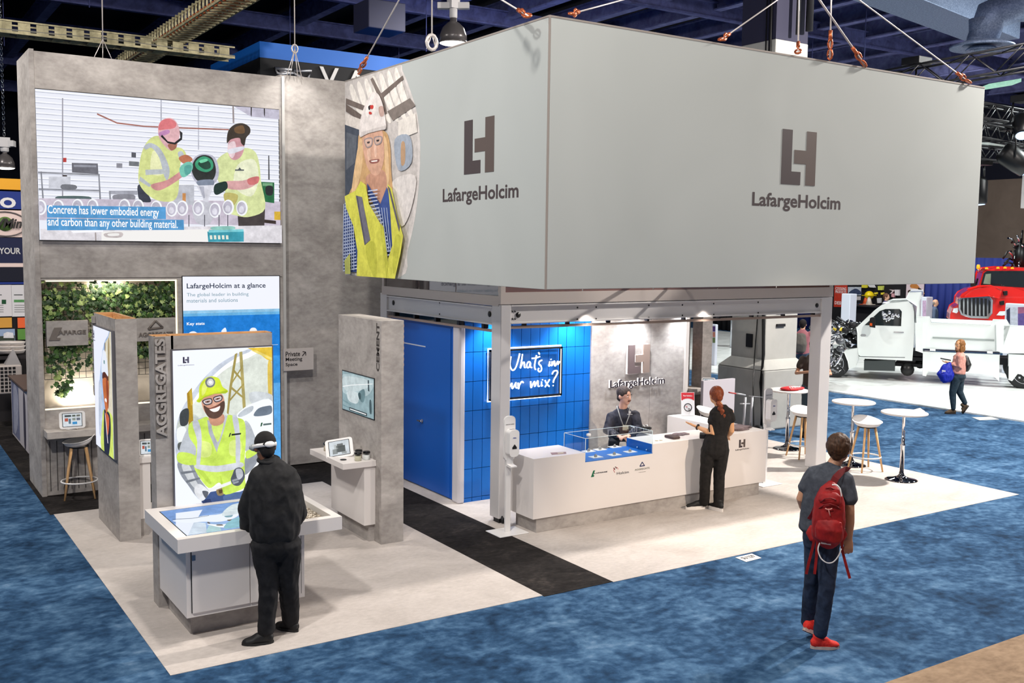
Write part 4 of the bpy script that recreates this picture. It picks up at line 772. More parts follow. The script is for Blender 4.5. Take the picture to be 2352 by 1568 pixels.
mb = MB(); q_ = pp.off(.08); (u0, v0), (u1, v1) = q_.at(420, 834), q_.at(434, 819); lh_logo(mb, q_, u0, v0, u1, v1, 0, .0005, glow((60, 56, 80)), glow((90, 88, 110))); mb.build('logo', None, lb)
text('lettering', 'LafargeHolcim', q_, (409, 841), (446, 836), glow((70, 66, 90)), lb, .0005, .01, h=0)
# -- middle tower
MX0, MX1, MY0, MY1 = 2.335, 2.56, 11.5, 12.66
mt = hollow_tower(MX0, MY0, MX1, MY1, 2.475, 'concrete grey tower seen edge on with narrow lit poster')
PM = PX(MX0); lim = (-12.52, .93, -11.535, 2.335)
mb = MB(); mb.box(MX0-.035, 11.53, .92, MX0, 12.53, 2.345, mat('lightbox_frame', (120, 118, 122), .4, .5)); ml = mb.build('light_box', None, mt, label='lit poster of a man in white helmet, seen at a sharp angle')
pm = PX(MX0-.035)
lay = [((236, 240, 255), [(-12.53, .92), (-11.53, .92), (-11.53, 2.34), (-12.53, 2.34)], 'u'), ((176, 200, 236), [(-12.2, 1.0), (-12.25, 1.6), (-12.0, 2.1), (-11.7, 2.28), (-11.5, 2.3), (-11.5, .9)], 'us'), ((226, 218, 196), [(-11.95, 1.5), (-11.9, 2.1), (-11.7, 2.25), (-11.5, 2.28), (-11.5, 1.2)], 'us'),
       ((120, 96, 70), [(-11.9, 1.9), (-11.86, 1.9), (-11.84, 2.2), (-11.88, 2.18)], 'u'), ((170, 150, 110), [(-11.75, 1.6), (-11.68, 1.7), (-11.62, 2.2), (-11.7, 2.2)], 'us'), ((196, 206, 226), [(-12.3, 1.1), (-12.1, 1.2), (-12.1, 1.6), (-12.25, 1.7)], 'us'),
       ((214, 232, 110), [(-12.2, .92), (-12.1, 1.3), (-11.98, 1.42), (-11.6, 1.42), (-11.5, 1.3), (-11.5, .92)], 'us'), ((30, 36, 60), [(-12.03, .92), (-12.0, 1.38), (-11.9, 1.42), (-11.68, 1.4), (-11.66, 1.2), (-11.8, .92)], 'us'), ((210, 100, 60), [(-11.93, 1.38), (-11.82, 1.15), (-11.72, 1.36)], 'us'), ((230, 214, 220), [(-11.95, 1.4), (-11.84, 1.06), (-11.8, 1.06), (-11.9, 1.36)], 'u'),
       ((204, 112, 60), [(-12.02, 1.78), (-11.95, 1.5), (-11.86, 1.4), (-11.76, 1.48), (-11.7, 1.78)], 'us'), ((150, 66, 36), [(-11.84, 1.75), (-11.74, 1.78), (-11.7, 1.6), (-11.76, 1.46)], 'us'), ((250, 250, 250), [(-11.92, 1.535), (-11.84, 1.52), (-11.82, 1.55), (-11.88, 1.565)], 'us'), ((90, 40, 30), [(-12.02, 1.77), (-11.97, 1.86), (-11.75, 1.87), (-11.7, 1.78), (-11.86, 1.8)], 'us'),
       ((232, 238, 250), [(-12.06, 1.84), (-12.02, 2.0), (-11.93, 2.1), (-11.8, 2.08), (-11.72, 1.95), (-11.7, 1.83), (-11.88, 1.86)], 'us'), ((110, 150, 150), [(-11.92, 1.95), (-11.86, 1.95), (-11.86, 1.99), (-11.92, 1.99)], 'u')]
art('poster_picture', pm, lay, ml, lambda q: glow(q, 1.0), lim=lim)
q_ = pm.off(.02); mb = MB(); lh_logo(mb, q_, -12.44, 2.2, -12.36, 2.29, 0, .0005, glow((60, 56, 80)), glow((90, 88, 110))); mb.build('logo', None, ml)
text('lettering', 'LafargeHolcim', q_, (-12.47, 2.165), (-12.32, 2.185), glow((70, 66, 90)), ml, .0005, .01, uv=True, h=0)
vletters('CONCRETE', Pl((MX0, 0, 0), (0, 0, 1), (0, 1, 0)), 1.5, 12.555, 2.44, 12.65, mt, CONC, .03)
# -- cement tower
CX0, CX1, CY0, CY1, CZ = 4.765, 5.04, 9.94, 11.1, 2.49
cm = thing('display_tower', ((CX0+CX1)/2, (CY0+CY1)/2, 0), 'concrete grey tower lettered CEMENT with a landscape screen', 'display tower')
mb = MB(); mb.box(CX0, CY0, 0, CX1, CY1, CZ); mb.build('tower_body', CONC, cm, bevel=.003)
cl = Pl((CX0, 0, 0), (0, 0, 1), (0, 1, 0))
mb = MB()
for k in range(8): mb.box(CX1, CY0+.02, 1.98+k*.062, CX1+.012, CY0+.05, 2.01+k*.062)
mb.build('letter_edge', PLY, cm)
vletters('CEMENT', cl, 1.93, 9.985, 2.46, 10.06, cm, mat('dark_cutout', (58, 52, 50), .8), .002)
PC = PX(CX0); lim = (-10.97, 1.385, -10.11, 1.835)
mb = MB(); mb.box(CX0-.008, 10.1, 1.375, CX0, 10.98, 1.845, BLACK); cs = mb.build('wall_screen', None, cm, label='wide pale teal screen with streaky picture')
pc = PX(CX0-.008); z6 = dict(sc=200/1045, off=(760, 700))
lay = [((150, 176, 182), [(-11, 1.38), (-10.1, 1.38), (-10.1, 1.85), (-11, 1.85)], 'u'), ((184, 204, 208), [(150, 830), (500, 900), (505, 1000), (400, 1100), (150, 1050)], 's'), ((206, 220, 222), [(160, 860), (440, 900), (430, 1000), (250, 1040), (160, 1000)], 's'), ((214, 226, 228), [(200, 1040), (330, 1060), (320, 1180), (220, 1150)], 's'),
       ((110, 140, 146), [(330, 1060), (400, 1010), (412, 1100), (390, 1170), (350, 1140)], 's'), ((60, 84, 88), [(335, 1060), (360, 1060), (360, 1130), (340, 1120)], 's'), ((50, 66, 72), [(446, 900), (462, 905), (466, 1040), (450, 1030)]), ((70, 92, 98), [(468, 1150), (490, 1155), (494, 1300), (470, 1290)], 's'), ((130, 160, 166), [(150, 1130), (250, 1190), (252, 1210), (150, 1150)]), ((120, 150, 156), [(150, 1190), (230, 1230), (230, 1240), (150, 1205)]),
       ((40, 50, 56), [(228, 1225), (440, 1300), (440, 1335), (228, 1262)]), ((236, 240, 240), [(236, 1240), (430, 1308), (430, 1322), (236, 1254)]), ((96, 130, 136), [(300, 1280), (500, 1370), (500, 1390), (320, 1310)]),
       ((250, 252, 252), [(150, 972), (240, 958), (508, 944), (508, 952), (240, 967), (150, 982)])]
art('screen_picture', pc, lay, cs, lambda q: glow(q, .95), lim=lim, **z6)
# -- L-shaped white shelf desk on the cement tower
sd = thing('shelf_desk', (4.6, 10.5, 0), 'white L shaped shelf desk fixed to the cement tower', 'shelf desk')
mb = MB(); mb.box(4.37, 10.07, .865, 4.765, 11.03, .93); mb.build('desk_top', WHITE, sd, bevel=.002)
mb = MB(); mb.box(4.63, 10.09, .2, 4.765, 11.02, .865); mb.build('support_panel', WHITE, sd, bevel=.002)
mb = MB(); mb.box(4.70, 10.12, 0, 4.765, 11.0, .2); mb.build('plinth', CONC, sd)
# -- slim white desk behind the middle tower
sd = thing('shelf_desk', (2.8, 12.1, 0), 'white shelf desk glimpsed between the two left towers', 'shelf desk')
mb = MB(); mb.box(2.56, 11.6, .84, 3.0, 12.5, .9); mb.build('desk_top', WHITE, sd, bevel=.002)
mb = MB(); mb.box(2.56, 11.62, .2, 2.7, 12.48, .84); mb.build('support_panel', WHITE, sd); mb = MB(); mb.box(2.565, 11.62, 0, 2.67, 12.45, .2); mb.build('plinth', CONC, sd)
# ------------------------------------------------------------------ touch desk
td = thing('touch_desk', (2.8, 8.65, 0), 'white demonstration desk with touch screen and gravel tray', 'desk')
DX0, DX1, DY0, DY1 = 2.08, 3.50, 8.09, 9.19
sx0, sx1, sy0, sy1 = 2.17, 3.05, 8.17, 9.06; gx0, gx1, gy0, gy1 = 3.16, 3.43, 8.17, 8.86
mb = MB(); z0, z1 = .815, .93
mb.box(DX0, DY0, z0, DX1, DY1, z0+.02)
mb.box(DX0, DY0, z0+.02, sx0, DY1, z1); mb.box(gx1, DY0, z0+.02, DX1, DY1, z1); mb.box(sx0, DY0, z0+.02, gx1, sy0, z1); mb.box(sx0, sy1, z0+.02, gx0, DY1, z1); mb.box(gx0, gy1, z0+.02, gx1, DY1, z1); mb.box(sx1, sy0, z0+.02, gx0, sy1, z1)
mb.build('desk_top', WHITE, td)
mb = MB(); mb.box(2.19, 8.27, .2, 3.22, 9.15, z0); mb.build('cabinet', WHITE, td, bevel=.002)
for x0_, x1_ in ((2.235, 2.72), (2.728, 3.18)):
    mb = MB(); mb.box(x0_, 8.252, .24, x1_, 8.27, .77); dr = mb.build('door', WHITE, td, bevel=.002)
    mb = MB(); mb.box(x0_-.006 if x0_ < 2.5 else x1_, 8.262, .24, x0_ if x0_ < 2.5 else x1_+.008, 8.2705, .77, BLACK); mb.build('gap', BLACK, td)
    mb = MB(); xx = x0_+.0 if x0_ < 2.5 else x1_-.03; mb.box(xx, 8.246, .69, xx+.028, 8.253, .735); mb.build('lock', mat('blue_grey_lock', (84, 110, 140), .4), dr, label='small blue grey lock plate')
mb = MB(); mb.box(2.26, 8.42, 0, 3.15, 9.15, .2); mb.build('plinth', CONC, td)
mb = MB(); mb.box(sx0, sy0, z1-.012, sx1, sy1, z1-.002, BLACK); ts2 = mb.build('touch_screen', None, td, label='glowing table screen with pale blue scene')
pz = PZ(z1-.002); z8 = dict(sc=300/2352, off=(340, 1130)); lim = (sx0+.01, sy0+.01, sx1-.01, sy1-.01)
lay = [((150, 184, 236), [(sx0, sy0), (sx1, sy0), (sx1, sy1), (sx0, sy1)], 'u'), ((120, 160, 222), [(2.17, 8.6), (2.6, 8.75), (3.05, 8.7), (3.05, 9.06), (2.17, 9.06)], 'us'), ((236, 242, 255), [(500, 380), (980, 320), (900, 460), (830, 560), (740, 780), (560, 800), (500, 700)]), ((214, 228, 250), [(720, 780), (830, 540), (1040, 560), (1060, 740), (900, 760)]), ((186, 224, 232), [(1040, 720), (1100, 600), (1300, 640), (1320, 700), (1100, 740)]),
       ((240, 246, 255), [(440, 520), (800, 480), (1000, 430), (1300, 400), (1550, 290), (1620, 330), (1500, 420), (1660, 380), (1560, 470), (1300, 540), (1000, 540), (700, 560)], 's'), ((250, 252, 255), [(1050, 580), (1300, 590), (1600, 560), (1580, 640), (1300, 640)], 's'), ((90, 80, 90), [(1060, 550), (1100, 548), (1120, 575), (1085, 572)], 's'), ((110, 90, 90), [(1230, 595), (1330, 590), (1350, 610), (1250, 612)], 's'), ((100, 76, 70), [(1430, 510), (1560, 500), (1570, 525), (1450, 530)], 's'),
       ((130, 170, 190), [(1380, 430), (1520, 420), (1500, 460), (1400, 465)], 's'), ((80, 96, 120), [(440, 500), (800, 482), (1100, 430), (1100, 437), (800, 490), (440, 508)]), ((140, 196, 214), [(2.5, 8.2), (2.9, 8.25), (3.0, 8.4), (2.7, 8.5)], 'us'), ((226, 238, 252), [(2.6, 8.6), (2.95, 8.7), (3.0, 8.9), (2.8, 8.95)], 'us')]
art('screen_picture', pz, lay, ts2, lambda q: glow(q, .95), lim=lim, **z8)
mb = MB(); mb.box(gx0-.001, gy0-.001, z0+.02, gx1+.001, gy1+.001, z0+.05); mb.build('tray_bed', mat('gravel_dust', (170, 158, 142), .9), td)
GV = [mat('gravel_a', (196, 184, 166), .9), mat('gravel_b', (160, 148, 132), .9), mat('gravel_c', (224, 214, 198), .9)]; mb = MB(); rg = random.Random(5)
for k in range(900):
    x = rg.uniform(gx0+.012, gx1-.012); y = rg.uniform(gy0+.012, gy1-.012); s = rg.uniform(.006, .013); hump = .03*math.sin(math.pi*(x-gx0)/(gx1-gx0))*math.sin(math.pi*(y-gy0)/(gy1-gy0))
    mb.ball((x, y, z0+.05+hump+rg.uniform(0, .01)), s*rg.uniform(.8, 1.5), s*rg.uniform(.7, 1.1), s*.7, GV[k % 3], 5)
tag(mb.build('gravel', None), 'loose pale gravel stones filling the white desk tray', 'gravel', kind='stuff')
# ------------------------------------------------------------------ reception frame
rf = thing('meeting_unit', (9.2, 11.6, 0), 'grey steel framed two storey meeting unit behind the reception', 'steel frame unit')
RX0, RX1, RY0, RY1 = 6.34, 12.19, 10.0, 13.2; pw = .145
for x, y in ((RX0, RY0), (RX1-pw*1.6, RY0), (RX0, RY1-pw), (RX1-pw, RY1-pw)):
    wx = pw*1.6 if (x > 12 and y < 11) or (x > 11.5 and y < 11) else pw
    mb = MB(); mb.box(x, y, .06, x+wx, y+pw+.06, 2.63); mb.build('post', STEEL, rf, bevel=.008)
    mb = MB(); mb.box(x+.02, y+.02, 0, x+wx-.02, y+pw, .06); mb.tube([(x+.05, y-.03, .02), (x+.05, y+.02, .09)], .02, 8); mb.tube([(x+.11, y-.03, .02), (x+.11, y+.02, .09)], .02, 8); mb.build('post_foot', DARK, rf)
def beam_front(z0, z1, y, side=False):
    mb = MB()
    if not side:
        a, b = RX0+pw, RX1-pw*1.6; mb.box(a, y+.03, z0, b, y+.05, z1)
        for zz in (z0, z1-.018): mb.box(a, y, zz, b, y+.06, zz+.018)
    else:
        a, b = RY0+pw+.06, RY1-pw; x = RX0; mb.box(x+.03, a, z0, x+.05, b, z1)
        for zz in (z0, z1-.018): mb.box(x, a, zz, x+.06, b, zz+.018)
    return mb.build('channel_beam', STEEL, rf, bevel=.002)
bf = beam_front(2.40, 2.625, RY0); bs = beam_front(2.38, 2.60, 0, True)
mb = MB(); k = 0
def disc(x, z, r, y=None, xx=None):
    if y is not None: mb.lathe([(r, 0), (r, .004)], (x, y+.028, z), 16, BLACK, (0, -1, 0))
    else: mb.lathe([(r, 0), (r, .004)], (xx+.028, x, z), 16, BLACK, (-1, 0, 0))
P_ = PY(RY0+.03)
for q, r in (((1190, 723), .034), ((1876, 701), .034)): u, v = P_.at(*q); disc(u, v, r, RY0)
for q in ((1326, 706), (1326, 733), (1369, 705), (1369, 732), (1490, 701), (1490, 729), (1567, 700), (1567, 724), (1639, 697), (1639, 722), (1741, 694), (1741, 718), (1177, 715), (1183, 715), (1177, 732), (1183, 732)): u, v = P_.at(*q); disc(u, v, .011, RY0)
mb.build('bolt_hole', None, bf); mb = MB(); P_ = PX(RX0+.03)
for q, r in (((904, 695), .036), ((1125, 721), .036), ((1010, 695), .01), ((1010, 721), .01)): u, v = P_.at(*q); disc(-u, v, r, None, RX0)
mb.build('bolt_hole', None, bs)
mb = MB(); mb.box(RX0+pw, RY0+.02, 2.34, RX1-pw*1.6, RY0+.07, 2.372); mb.box(RX0+.02, RY0+pw+.06, 2.29, RX0+.07, RY1-pw, 2.32); mb.build('lower_rail', mat('warm_rail', (158, 138, 126), .5, .2), rf)
for k in range(9): mb = MB(); x = RX0+.35+k*.64; mb.box(x, RY0+.02, 2.37, x+.03, RY0+.08, 2.405); mb.build('rail_clip', DARK, rf)
for k in range(5): mb = MB(); y = RY0+.42+k*.6; mb.box(RX0+.02, y, 2.32, RX0+.09, y+.05, 2.38); mb.build('rail_clip', DARK, rf)
mb = MB(); mb.box(RX0-.005, RY0-.005, 2.635, RX1, RY0+.05, 2.775); mb.box(RX0-.005, RY0+.05, 2.61, RX0+.05, RY1, 2.73); mb.build('fascia', mat('warm_grey_fascia', (196, 186, 180), .45, .1), rf)
mb = MB(); mb.box(RX0+.05, RY0+.05, 2.62, RX1, RY1, 2.66); mb.build('roof_deck', WHITE, rf)
mb = MB(); mb.box(RX0-.004, RY0-.004, 2.775, RX0+.06, RY0+.06, 2.895); mb.box(RX0, RY1-.06, 2.73, RX0+.05, RY1, 2.895); mb.box(RX1-.06, RY0, 2.775, RX1, RY0+.05, 2.895)
mb.box(RX0, RY0+.06, 2.875, RX0+.05, RY1-.06, 2.895); mb.box(RX0+.06, RY0, 2.875, RX1-.06, RY0+.05, 2.895); mb.build('upper_window_frame', mat('warm_grey_fascia', (196, 186, 180), .45, .1), rf)
UG = mat('dusky_window_glass', (56, 46, 50), .04, spec=.9, coat=.6)
for a, b in ((RY0+.06, 11.1), (11.1, 12.1), (12.1, RY1-.06)):
    mb = MB(); mb.box(RX0+.02, a+.01, 2.73, RX0+.03, b-.01, 2.875); mb.build('window_pane', UG, rf)
mb = MB()
for k in range(5): a = RX0+.06+k*1.15; mb.box(a+.01, RY0+.02, 2.775, min(RX1-.06, a+1.14), RY0+.03, 2.875)
mb.build('window_pane', mat('rosy_window_glass', (120, 90, 84), .06, spec=.9, coat=.4), rf)
# blue side wall with flush door, pale post, tiled back wall
mb = MB(); mb.box(RX0+.07, 11.20, .02, RX0+.12, RY1, 2.29); mb.build('side_panel', BLUE, rf, label='flat blue side wall')
mb = MB(); mb.box(RX0+.062, 11.30, .03, RX0+.072, 12.62, 2.25); dr = mb.build('door', BLUE, rf, label='flush bright blue door')
mb = MB(); mb.box(RX0+.02, 12.06, .925, RX0+.035, 12.15, .943); mb.tube([(RX0+.065, 12.07, .934), (RX0+.02, 12.07, .934)], .014, 10); mb.lathe([(.024, 0), (.024, .008)], (RX0+.062, 12.07, .934), 16, None, (-1, 0, 0)); mb.build('door_handle', CHROME, dr, label='chrome lever handle')
mb = MB(); mb.box(RX0+.055, 11.98, 1.95, RX0+.062, 12.60, 1.965); mb.build('door_strip', mat('silver_strip', (220, 224, 230), .3, .3), dr)
mb = MB(); mb.box(RX0+.04, 11.04, 0, RX0+.14, 11.22, 2.30); mb.build('corner_post', mat('pale_post', (206, 202, 206), .4, .1), rf, bevel=.03, label='rounded pale corner post')
TILE = mat('blue_tile', (14, 102, 190), .3)
mb = MB(); TW0, TW1 = RX0+.14, 8.5; mb.box(TW0, 11.09, 0, TW1, 11.15, 2.62); bw = mb.build('tile_backing', mat('dark_grout', (6, 34, 70), .8), rf)
mb = MB(); g = .0035; tw_, th_ = .148, .38; z = .06-.38; row = 0
while z < 2.6:
    x = TW0-.02
    while x < TW1:
        mb.box(max(x, TW0)+g, 11.075, max(z, 0)+g, min(x+tw_, TW1)-g, 11.092, min(z+th_, 2.6)-g) if min(x+tw_, TW1)-max(x, TW0) > .02 else None; x += tw_
    z += th_
mb.build('tile_wall', TILE, rf, label='glossy bright blue upright tiles')
mb = MB(); mb.box(8.5, 11.05, 0, 9.57, 11.15, 2.62); mb.box(9.574, 11.05, 0, 10.235, 11.15, 2.62); mb.build('logo_wall', CONC, rf, label='concrete grey wall carrying the backlit logo')
mb = MB(); mb.box(10.22, 11.04, 0, 10.24, 11.16, 2.62); mb.build('wall_edge', WHITE, rf)
mb = MB(); P_ = PY(11.02); (u0, v0), (u1, v1) = P_.at(1441, 858), P_.at(1491, 790); lh_logo(mb, P_, u0, v0, u1, v1, 0, .025, mat('logo_dim', (110, 96, 96), .4), mat('logo_warm', (146, 128, 118), .4)); ls = mb.build('logo', None, rf, label='raised backlit company logo')
mb = MB(); e = .007; P2 = PY(11.045); lh_logo(mb, P2, u0-e, v0-e, u1+e, v1+e, 0, .004, glow((255, 246, 246), 2.2), glow((255, 246, 246), 2.2)); mb.build('backlight', None, ls)
a_, b_ = PY(11.02).at(1401, 891), PY(11.02).at(1526, 886)
text('lettering', 'LafargeHolcim', PY(11.02), (a_[0], PY(11.02).at(1448, 892)[1]), (b_[0], PY(11.02).at(1510, 865)[1]), mat('dark_channel_letter', (44, 38, 48), .4), ls, .006, .01, uv=True)
text('backlight', 'LafargeHolcim', PY(11.046), (a_[0]-.008, PY(11.02).at(1448, 892)[1]-.006), (b_[0]+.008, PY(11.02).at(1510, 865)[1]+.006), glow((255, 246, 246), 1.3), ls, .002, .022, uv=True)
# neon sign
ns = thing('neon_sign', (7.5, 11.0, 1.3), 'glowing white neon script sign on blue tiles', 'neon sign'); NEON = glow((255, 255, 255), 3.2)
P_ = PY(10.985); (u1, v1) = P_.at(1291, 797); (u0, v0) = P_.at(1168, 917); u0 = 6.83; v0 = P_.at(1290, 906)[1]
mb = MB(); mb.box(u0, 10.985, v0, u1, 10.99, v1); mb.build('acrylic_panel', GLASS, ns)
mb = MB()
for a in ((u0, v0, u1, v0+.006), (u0, v1-.006, u1, v1), (u0, v0, u0+.006, v1), (u1-.006, v0, u1, v1)): mb.box(a[0]-.008, 10.98, a[1]-.008, a[2]+.008, 11.03, a[3]+.008)
mb.build('sign_frame', BLACK, ns)
mb = MB(); mb.tube([(u0-.02, 11.04, v1+.02), (u1+.02, 11.04, v1+.02), (u1+.02, 11.04, v0-.02), (u0-.02, 11.04, v0-.02)], .01, 6, NEON, closed=True); mb.build('halo_tube', None, ns)
mb = MB(); mb.box(u1-.024, 10.978, v0+.02, u1-.014, 10.984, v1-.02, glow((255, 255, 255), 1.6)); mb.build('edge_glow', None, ns)
N8 = lambda x, y: P_.P(*P_.at(1140+x*240/1711, 720+y*220/1568), .012)
strokes = [[(150, 650), (175, 700), (190, 790), (205, 850), (232, 700)], [(232, 700), (215, 820), (235, 900), (268, 925), (310, 880), (350, 760), (375, 650)], [(420, 660), (405, 780), (385, 890), (400, 850), (430, 800), (450, 800), (452, 870), (470, 880)],
           [(545, 790), (515, 790), (490, 840), (500, 880), (530, 870), (550, 800), (550, 870), (575, 880)], [(650, 680), (625, 800), (620, 880), (635, 915)], [(575, 730), (640, 725), (705, 700)], [(685, 635), (700, 665)], [(740, 760), (700, 780), (690, 820), (725, 860), (730, 920), (700, 950), (675, 920), (690, 890)],
           [(870, 780), (855, 840), (855, 855), (880, 840)], [(885, 745), (890, 750)], [(905, 780), (900, 850), (930, 790), (945, 780), (945, 840), (960, 850), (985, 800), (1000, 780), (1000, 830), (1030, 780)],
           [(150, 1130), (175, 1100), (190, 1150), (170, 1210), (150, 1200)], [(205, 1200), (230, 1160), (250, 1140), (245, 1200), (260, 1220), (300, 1150), (315, 1130), (310, 1200), (330, 1215)], [(350, 1130), (355, 1230), (370, 1170), (410, 1110), (435, 1130)],
           [(555, 1105), (560, 1210), (590, 1150), (620, 1110), (620, 1190), (650, 1130), (675, 1100), (675, 1180), (700, 1185)], [(735, 1110), (730, 1180), (750, 1170)], [(745, 1080), (750, 1084)], [(790, 1090), (820, 1150), (860, 1190)], [(865, 1075), (820, 1150), (790, 1200)],
           [(905, 990), (930, 945), (975, 930), (995, 960), (970, 1020), (935, 1080), (925, 1130)], [(920, 1175), (926, 1178)]]
def crv(p, k=5):
    out = []; p = [V((*q, 0)) for q in p]; n = len(p)
    for i in range(n-1):
        a, b, c, d = p[max(i-1, 0)], p[i], p[i+1], p[min(i+2, n-1)]
        for j in range(k):
            t = j/k; out.append(.5*((2*b)+(c-a)*t+(2*a-5*b+4*c-d)*t*t+(3*b-a-3*c+d)*t**3))
    return [(q.x, q.y) for q in out+[p[-1]]]
mb = MB()
for s in strokes: mb.tube([N8(*q) for q in crv(s)], .0095, 6, NEON)
# the letters hidden behind the post
for s in ([(20, 1050), (40, 1120), (70, 1060)], [(70, 1060), (50, 1160), (10, 1240)], [(110, 1130), (90, 1160), (110, 1200), (140, 1160), (110, 1130)], [(90, 690), (110, 900), (150, 760)]): mb.tube([N8(*q) for q in crv(s)], .0095, 6, NEON)
mb.build('neon_script', None, ns, label="white neon words What's in your mix?")
# ------------------------------------------------------------------ reception counter
rc = thing('reception_counter', (8.4, 9.7, 0), 'long white reception counter with concrete grey plinth', 'reception counter')
KX0, KX1, KY0, KY1, KZ = 6.45, 10.27, 9.43, 9.93, .885
mb = MB(); bx, by = 7.19, 8.24
mb.box(KX0, KY0, .175, bx, 9.98, KZ); mb.box(by, KY0, .175, KX1, KY1, KZ); mb.box(bx, KY0, .175, by, KY1, .775)
mb.box(9.88, KY1, .175, KX1, 11.0, KZ); mb.build('counter_body', WHITE, rc)
mb = MB(); mb.box(KX0+.06, KY0+.02, 0, KX1-.1, KY1-.05, .175); mb.build('plinth', CONC, rc)
mb = MB(); mb.box(bx, KY0-.002, .770, by, KY1, .778); mb.box(by-.006, KY0, .775, by+.0, KY1, KZ); mb.build('display_base', BLUE_C, rc, label='bright blue display recess')
gc = thing('glass_case', (7.7, 9.7, .78), 'open backed clear case over the blue recess', 'display case'); mb = MB(); gz1 = 1.055
mb.box(bx, KY0+.002, .78, by, KY0+.008, gz1); mb.box(bx, KY0+.008, KZ, bx+.006, 9.86, gz1); mb.box(by-.012, KY0+.008, .78, by-.006, 9.86, gz1); mb.box(bx, KY0+.002, gz1, by, 9.86, gz1+.006); mb.build('glass_panel', GLASS, gc)
mb = MB(); E_ = mat('glass_edge', (226, 238, 240), .2)
for a, b in (((bx, KY0, gz1), (by, KY0, gz1)), ((bx, KY0, gz1), (bx, 9.86, gz1)), ((by-.008, KY0, gz1), (by-.008, 9.86, gz1)), ((bx, 9.86, gz1), (by, 9.86, gz1)), ((bx, KY0, .78), (bx, KY0, gz1)), ((by-.008, KY0, .78), (by-.008, KY0, gz1)), ((bx, 9.86, KZ), (bx, 9.86, gz1))): mb.tube([a, b], .0035, 4)
mb.build('glass_edge', E_, gc)
mb = MB()
for y in (9.52, 9.7): mb.ball((by-.02, y, .80), .011, m=CHROME)
mb.build('fixing', None, gc)
for k, q in enumerate(((1352, 1036), (1378, 1032), (1412, 1026), (1368, 1049), (1411, 1044), (1447, 1037))):
    p = on_z(*q, .78); t = thing('sample_card', p, ['white tipped sample card at back left of the case', 'white sample card at back middle of the case', 'white sample card at back right of the case', 'white sample card at front left of the case', 'white sample card at front middle of the case', 'white sample card at front right of the case'][k], 'sample card', 'sample cards in the glass case')
    mb = MB(); mb.box(p.x-.075, p.y-.055, .7785, p.x+.075, p.y+.055, .783); mb.build('card', WHITE2, t)
    mb = MB(); mb.tube([(p.x, p.y, .783), (p.x, p.y, .80)], .02, 10, mat('grey_sample', (150, 146, 142), .7)); mb.ball((p.x, p.y, .803), .014, m=mat('grey_sample', (150, 146, 142), .7)); mb.box(p.x-.05, p.y-.04, .783, p.x-.02, p.y-.035, .7835, TX); mb.build('sample', None, t)
# logos on the counter front
cf = PY(KY0)
def zf(x, y): return 1120+x*440/2156, 930+y*320/1568
mb = MB(); gN = mat('emerald_print', (14, 104, 70), .5)
mb.prism([cf.P(*cf.at(*zf(x, y)), .0) for x, y in ((1162, 812), (1196, 806), (1200, 790), (1190, 788), (1196, 770), (1210, 732), (1188, 738))], cf.n*.001, gN); lg = mb.build('emblem', None, rc, label='small green Lafarge emblem')
text('lettering', 'LAFARGE', cf, zf(1200, 774), zf(1346, 742), mat('navy_print', (24, 30, 50), .5), lg, .001, .03)
mb = MB(); RD = mat('red_print', (196, 50, 56), .5)
mb.tube([cf.P(*cf.at(*zf(x, y)), .001) for x, y in crv([(1425, 712), (1418, 735), (1432, 757)])], .0035, 4, RD); mb.tube([cf.P(*cf.at(*zf(x, y)), .001) for x, y in crv([(1438, 700), (1462, 706), (1466, 722)])], .003, 4, RD)
mb.tube([cf.P(*cf.at(*zf(x, y)), .001) for x, y in crv([(1415, 708), (1428, 712), (1430, 730)])], .004, 4, BLACK); mb.tube([cf.P(*cf.at(*zf(x, y)), .001) for x, y in crv([(1433, 696), (1446, 700), (1448, 716)])], .004, 4, BLACK); lg = mb.build('emblem', None, rc, label='small red curl emblem')
text('lettering', 'Holcim', cf, zf(1453, 784), zf(1588, 736), mat('slate_print', (70, 66, 72), .5), lg, .001, .0)
mb = MB(); q3 = [cf.at(*zf(x, y)) for x, y in ((1712, 688), (1766, 680), (1740, 640))]
for i in range(3): mb.tube([cf.P(*q3[i], .001), cf.P(*q3[(i+1) % 3], .001)], .006, 4, mat('deep_blue_print', (20, 40, 96), .5))
lg = mb.build('emblem', None, rc, label='small dark blue triangle emblem'); text('lettering', 'AGGREGATE', cf, zf(1656, 738), zf(1822, 696), mat('olive_print', (104, 108, 92), .5), lg, .001, -.005); text('lettering', 'INDUSTRIES', cf, zf(1700, 760), zf(1780, 744), mat('olive_print', (104, 108, 92), .5), lg, .001, 0)
mb = MB(); (u0, v0), (u1, v1) = cf.at(1697, 1028), cf.at(1712, 1008); lh_logo(mb, cf, u0, v0, u1, v1, 0, .001, LOGO, LOGO2); mb.build('logo', None, rc); text('lettering', 'LafargeHolcim', cf, (1689, 1036), (1720, 1027), TX, rc, .001, -.005)
